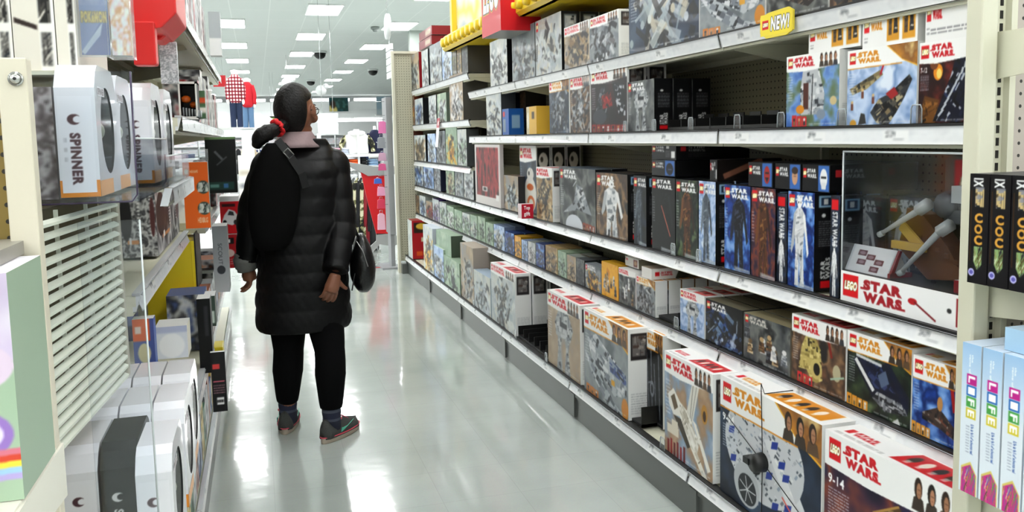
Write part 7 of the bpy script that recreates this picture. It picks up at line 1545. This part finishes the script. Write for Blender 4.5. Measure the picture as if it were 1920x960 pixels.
MB().prism(q([(724, 450), (748, 452), (752, 470), (738, 466)]), Yr + .4, Yr + .44, 1).build('leg', mat('fixture_grey', '9a9c9b'), rd)
# narrow rack of hanging pink goods beside the end panel
nr = empty('peg_tower', (0, 0, 0), 0, 'narrow grey display tower with hooks beside the pegboard end', 'display stand')
Yn = 8.95; xa, xb = Pz(727, 300, Yn)[0], Pz(738, 300, Yn)[0]; zt_, zb_ = Pz(730, 182, Yn)[2], Pz(730, 440, Yn)[2]
MB().box(xa, xb, Yn, Yn + .3, zb_, zt_).build('side_panel', mat('tower_grey', '8d8f92', .45), nr, bevel=.004)
MB().box(xa + .01, xb - .01, Yn + .05, Yn + .25, 0, zb_).box(xa - .1, xb + .02, Yn - .05, Yn + .35, 0, .02).build('foot', mat('tower_grey', '8d8f92'), nr)
m = MB(); PK = mat('pink_gloss', 'e86aa4', .4); hooks = [190, 216, 224, 268, 300, 330, 352, 385]
for y in hooks: z = Pz(715, y, Yn)[2]; m.tube([(xa, Yn + .1, z), (xa - .09, Yn + .1, z), (xa - .1, Yn + .1, z + .012)], .003, 6)
m.build('hook', mat('chrome', 'c8cacb'), nr)
its = [(718, 222, 250, 'e07ab0', 'pink toy handbag hanging at the top of the grey tower'), (716, 252, 278, '8f9298', 'grey card pack under the pink handbag'), (718, 283, 302, 'c8a0b8', 'pale pink pack in the middle of the tower'), (718, 304, 320, 'd85a90', 'bright pink small box on the tower'), (710, 333, 345, '3a68c8', 'small blue round pack on the tower'), (716, 347, 368, 'e49abc', 'pink and white ring-shaped toy on the grey tower'), (716, 370, 392, 'd83a5c', 'red-pink pack hanging low on the grey tower'), (716, 394, 432, 'e8b4c8', 'long pale pink toy pack lowest on the tower')]
for k, (x, y0_, y1_, c, lab) in enumerate(its):
    a_, b_2 = Pz(x, y0_, Yn), Pz(x, y1_, Yn); o = empty('hanging_toy', (a_.x, Yn + .07, b_2.z), 0, lab, 'hanging toy', 'toys hanging on the grey tower'); h = a_.z - b_2.z; w_ = .085
    MB().prism([(-w_ / 2, 0), (w_ / 2, 0), (w_ * .42, h * .75), (w_ * .15, h * .82), (-w_ * .15, h * .82), (-w_ * .42, h * .75)], -.012, .012, 1).build('pack', mat('pk_' + c, c, .4), o, bevel=.003)
    MB().tube([(-.015, 0, h * .8), (-.012, 0, h * .97), (.012, 0, h * .97), (.015, 0, h * .8)], .003, 6).build('loop', mat('chrome', 'c8cacb'), o)
# aisle marker hanging at the end of the right run
am = empty('aisle_sign', (0, 0, 0), 0, 'white hanging aisle sign with an oval top and stacked panels', 'sign')
Ya = 9.2; q = lambda x, y: (Pz(x, y, Ya)[0], Pz(x, y, Ya)[2])
cx_, cz_ = q(726, 50); x1s = q(732, 50)[0] - cx_
MB().loft([[(cx_ - .012 + dx, Ya + .17 * math.cos(t), cz_ + .135 * math.sin(t)) for t in [2 * PI * k / 24 for k in range(24)]] for dx in (0, .03)]).build('oval_disc', mat('sign_white2', 'dfe2e2', .4), am)
for k in range(5):
    za, zb2 = q(731, 84 + k * 13)[1], q(731, 95 + k * 13)[1]; MB().box(cx_ + .0, cx_ + .03, Ya - .16, Ya + .16, zb2, za).build('panel', mat('sign_white2', 'dfe2e2'), am)
MB().tube([(cx_, Ya, cz_ + .13), (cx_, Ya, CEIL)], .003, 6).tube([(cx_ + .012, Ya, q(731, 150)[1]), (cx_ + .012, Ya, cz_ - .1)], .004, 6).build('hanging_wire', mat('chrome', 'c8cacb'), am)
# posters and signs on and before the back wall
def poster(x0, x1, y0, y1, Y, art, lab, name='poster', cat='poster', fr='c8ccd0'):
    a_, b_2 = Pz(x0, y1, Y), Pz(x1, y0, Y); o = empty(name, (a_.x, Y, a_.z), 0, lab, cat); w_, h_ = b_2.x - a_.x, b_2.z - a_.z
    link('print', printed_mesh('print', [((0, -.012, 0), (w_, 0, 0), (0, 0, h_), art(w_, h_))]), o)
    MB().box(-.02, w_ + .02, -.01, .02, -.02, h_ + .02).build('frame', mat('fr_' + fr, fr, .5), o)
    if Y < 40: MB().tube([(w_ * .2, 0, h_ + .02), (w_ * .2, 0, CEIL - a_.z)], .004, 6).tube([(w_ * .8, 0, h_ + .02), (w_ * .8, 0, CEIL - a_.z)], .004, 6).build('hanging_wire', mat('chrome', 'c8cacb'), o)
def teal(w, h): a = Art(w, h, .04, .04, '1f4048'); clouds(a, ['17303a', '2f5f66', '1c3a34', '4a7a78'], 3, 4); a.ell(.12, .1, .3, .35, 'd8c87a'); a.ell(.2, .5, .14, .3, '3a2a20'); return a
poster(618, 652, 183, 209, 45.12, teal, 'dark teal framed picture high on the back wall')
poster(707, 736, 181, 215, 45.12, lambda w, h: Art(w, h, .05, .05, '9fb8c8').rect(.0, 0, 1, .3, 'b8c4ca'), 'pale blue framed picture high on the back wall, beside the end panel')
poster(599, 631, 214, 250, 13.5, lambda w, h: Art(w, h, .02, .02, 'e6e8e8'), 'plain white hanging sign board right of the head of the shopper', 'sign_board', 'sign', 'd8dada')
poster(402, 421, 143, 161, 20, lambda w, h: Art(w, h, .03, .03, 'b81c24'), 'red hanging sign behind the plaid mannequin', 'sign_board', 'sign', 'b81c24')
def gsign(w, h): a = Art(w, h, .01, .01, '14180f'); a.text('EXIT', .2, .2, .85, .8, '9fd03a', .05); return a
poster(507, 516, 219, 227, 30, lambda w, h: Art(w, h, .02, .02, '2a3a1c').rect(.2, .25, .8, .75, 'a0c050'), 'small dark sign with green print left of the shopper head', 'sign_board', 'sign', '1c1c1a')
# wall shelving across the back, bright shelves of goods
for k in range(12):
    x0 = -11.5 + k * 2.2
    g = empty('wall_shelving', (x0, 44.3, 0), 0, 'white wall shelving bay full of pale goods along the bright back wall', 'shelving', 'white shelving along the back wall')
    MB().box(0, 2.15, .6, .64, 0, 2.3).build('back_panel', WHM, g)
    for z in (.3, .75, 1.2, 1.65): MB().box(0, 2.15, .1, .6, z - .03, z).build('shelf', WHM, g)
    a = Art(2.1, 1.7, .05, .05, 'd8dadb'); clouds(a, ['e8e8e8', 'b8c0c8', 'e0c8c8', 'c8d0d8', '8a929a'], 9, k)
    link('goods', printed_mesh('goods', [((.02, .15, .3), (2.1, 0, 0), (0, 0, .3), a), ((.02, .15, .75), (2.1, 0, 0), (0, 0, .3), a), ((.02, .15, 1.2), (2.1, 0, 0), (0, 0, .28), a)]), g)
# low white clothing tables and racks in between
for k, (x, Y) in enumerate(((-1.9, 17), (.35, 19), (2.1, 21), (-.5, 24), (1.6, 27), (3.6, 25), (-2.4, 29), (.4, 32))):
    t = empty('display_table', (x, Y, 0), 0, 'white clothing table of the far department, ' + ['first', 'second', 'third', 'fourth', 'fifth', 'sixth', 'seventh', 'eighth'][k] + ' from the aisle', 'table', 'white tables of the clothing area')
    MB().box(-.6, .6, -.45, .45, .86, .9).build('table_top', WHM, t); MB().box(-.55, .55, -.4, .4, .3, .33).build('lower_board', WHM, t)
    for sx_ in (-.57, .53):
        for sy_ in (-.42, .38): MB().box(sx_, sx_ + .04, sy_, sy_ + .04, 0, .86).build('leg', WHM, t)
    rr2 = random.Random(k)
    for j in range(3):
        xx = x - .36 + .36 * j; c = rr2.choice(['e8e8ea', 'c83a48', '2a3a6a', 'd8b8c0', '16161a', '9fb4c8', 'e0d8c8']); folded(xx - .14, xx + .14, Y - .2, Y + .2, .901, .12 + .06 * rr2.random(), c, ['left', 'middle', 'right'][j] + ' pile of folded clothes on the ' + NTH[k] + ' far table', grp='clothes piles on the far tables', seed=k * 3 + j)
# white figures and shade left of the head
for k, (x, y0_, y1_, Y) in enumerate(((482, 212, 250, 20), (500, 218, 250, 22), (415, 215, 245, 18))):
    a_, b_2 = Pz(x, y0_, Y), Pz(x, y1_, Y); H_ = a_.z - b_2.z
    g = empty('dressed_torso', (a_.x, Y, b_2.z), 0, ['white top on a torso form, nearest left of the shopper', 'second white top on a torso form beside the shopper head', 'pale top on a torso form left of the plaid mannequin'][k], 'torso form')
    MB().loft([ring((0, 0, H_ * z), rx, .12, 18) for z, rx in ((0, .2), (.4, .18), (.75, .22), (.9, .1), (1, .06))]).build('top_cloth', CLOTH('white', 'e9e9e7'), g)
    MB().tube([(0, 0, -b_2.z), (0, 0, 0)], .02, 8).box(-.15, .15, -.15, .15, -b_2.z, -b_2.z + .02).build('stand', mat('chrome', 'c8cacb'), g)
# ceiling hung white ornaments
for k, (x, y, Y) in enumerate(((538, 157, 24), (602, 170, 26))):
    a_ = Pz(x, y, Y); g = empty('hanging_ornament', tuple(a_), 0, ['white hanging ornament above the head of the shopper', 'second white hanging ornament, just right of the shopper head'][k], 'ornament')
    m = MB(); m.ball((0, 0, 0), (.16, .1, .16), 12, 8); m.ball((.14, 0, .12), .09, 10, 6); m.build('body', WHM, g); MB().tube([(0, 0, .1), (0, 0, CEIL - a_.z)], .004, 6).build('wire', mat('chrome', 'c8cacb'), g)
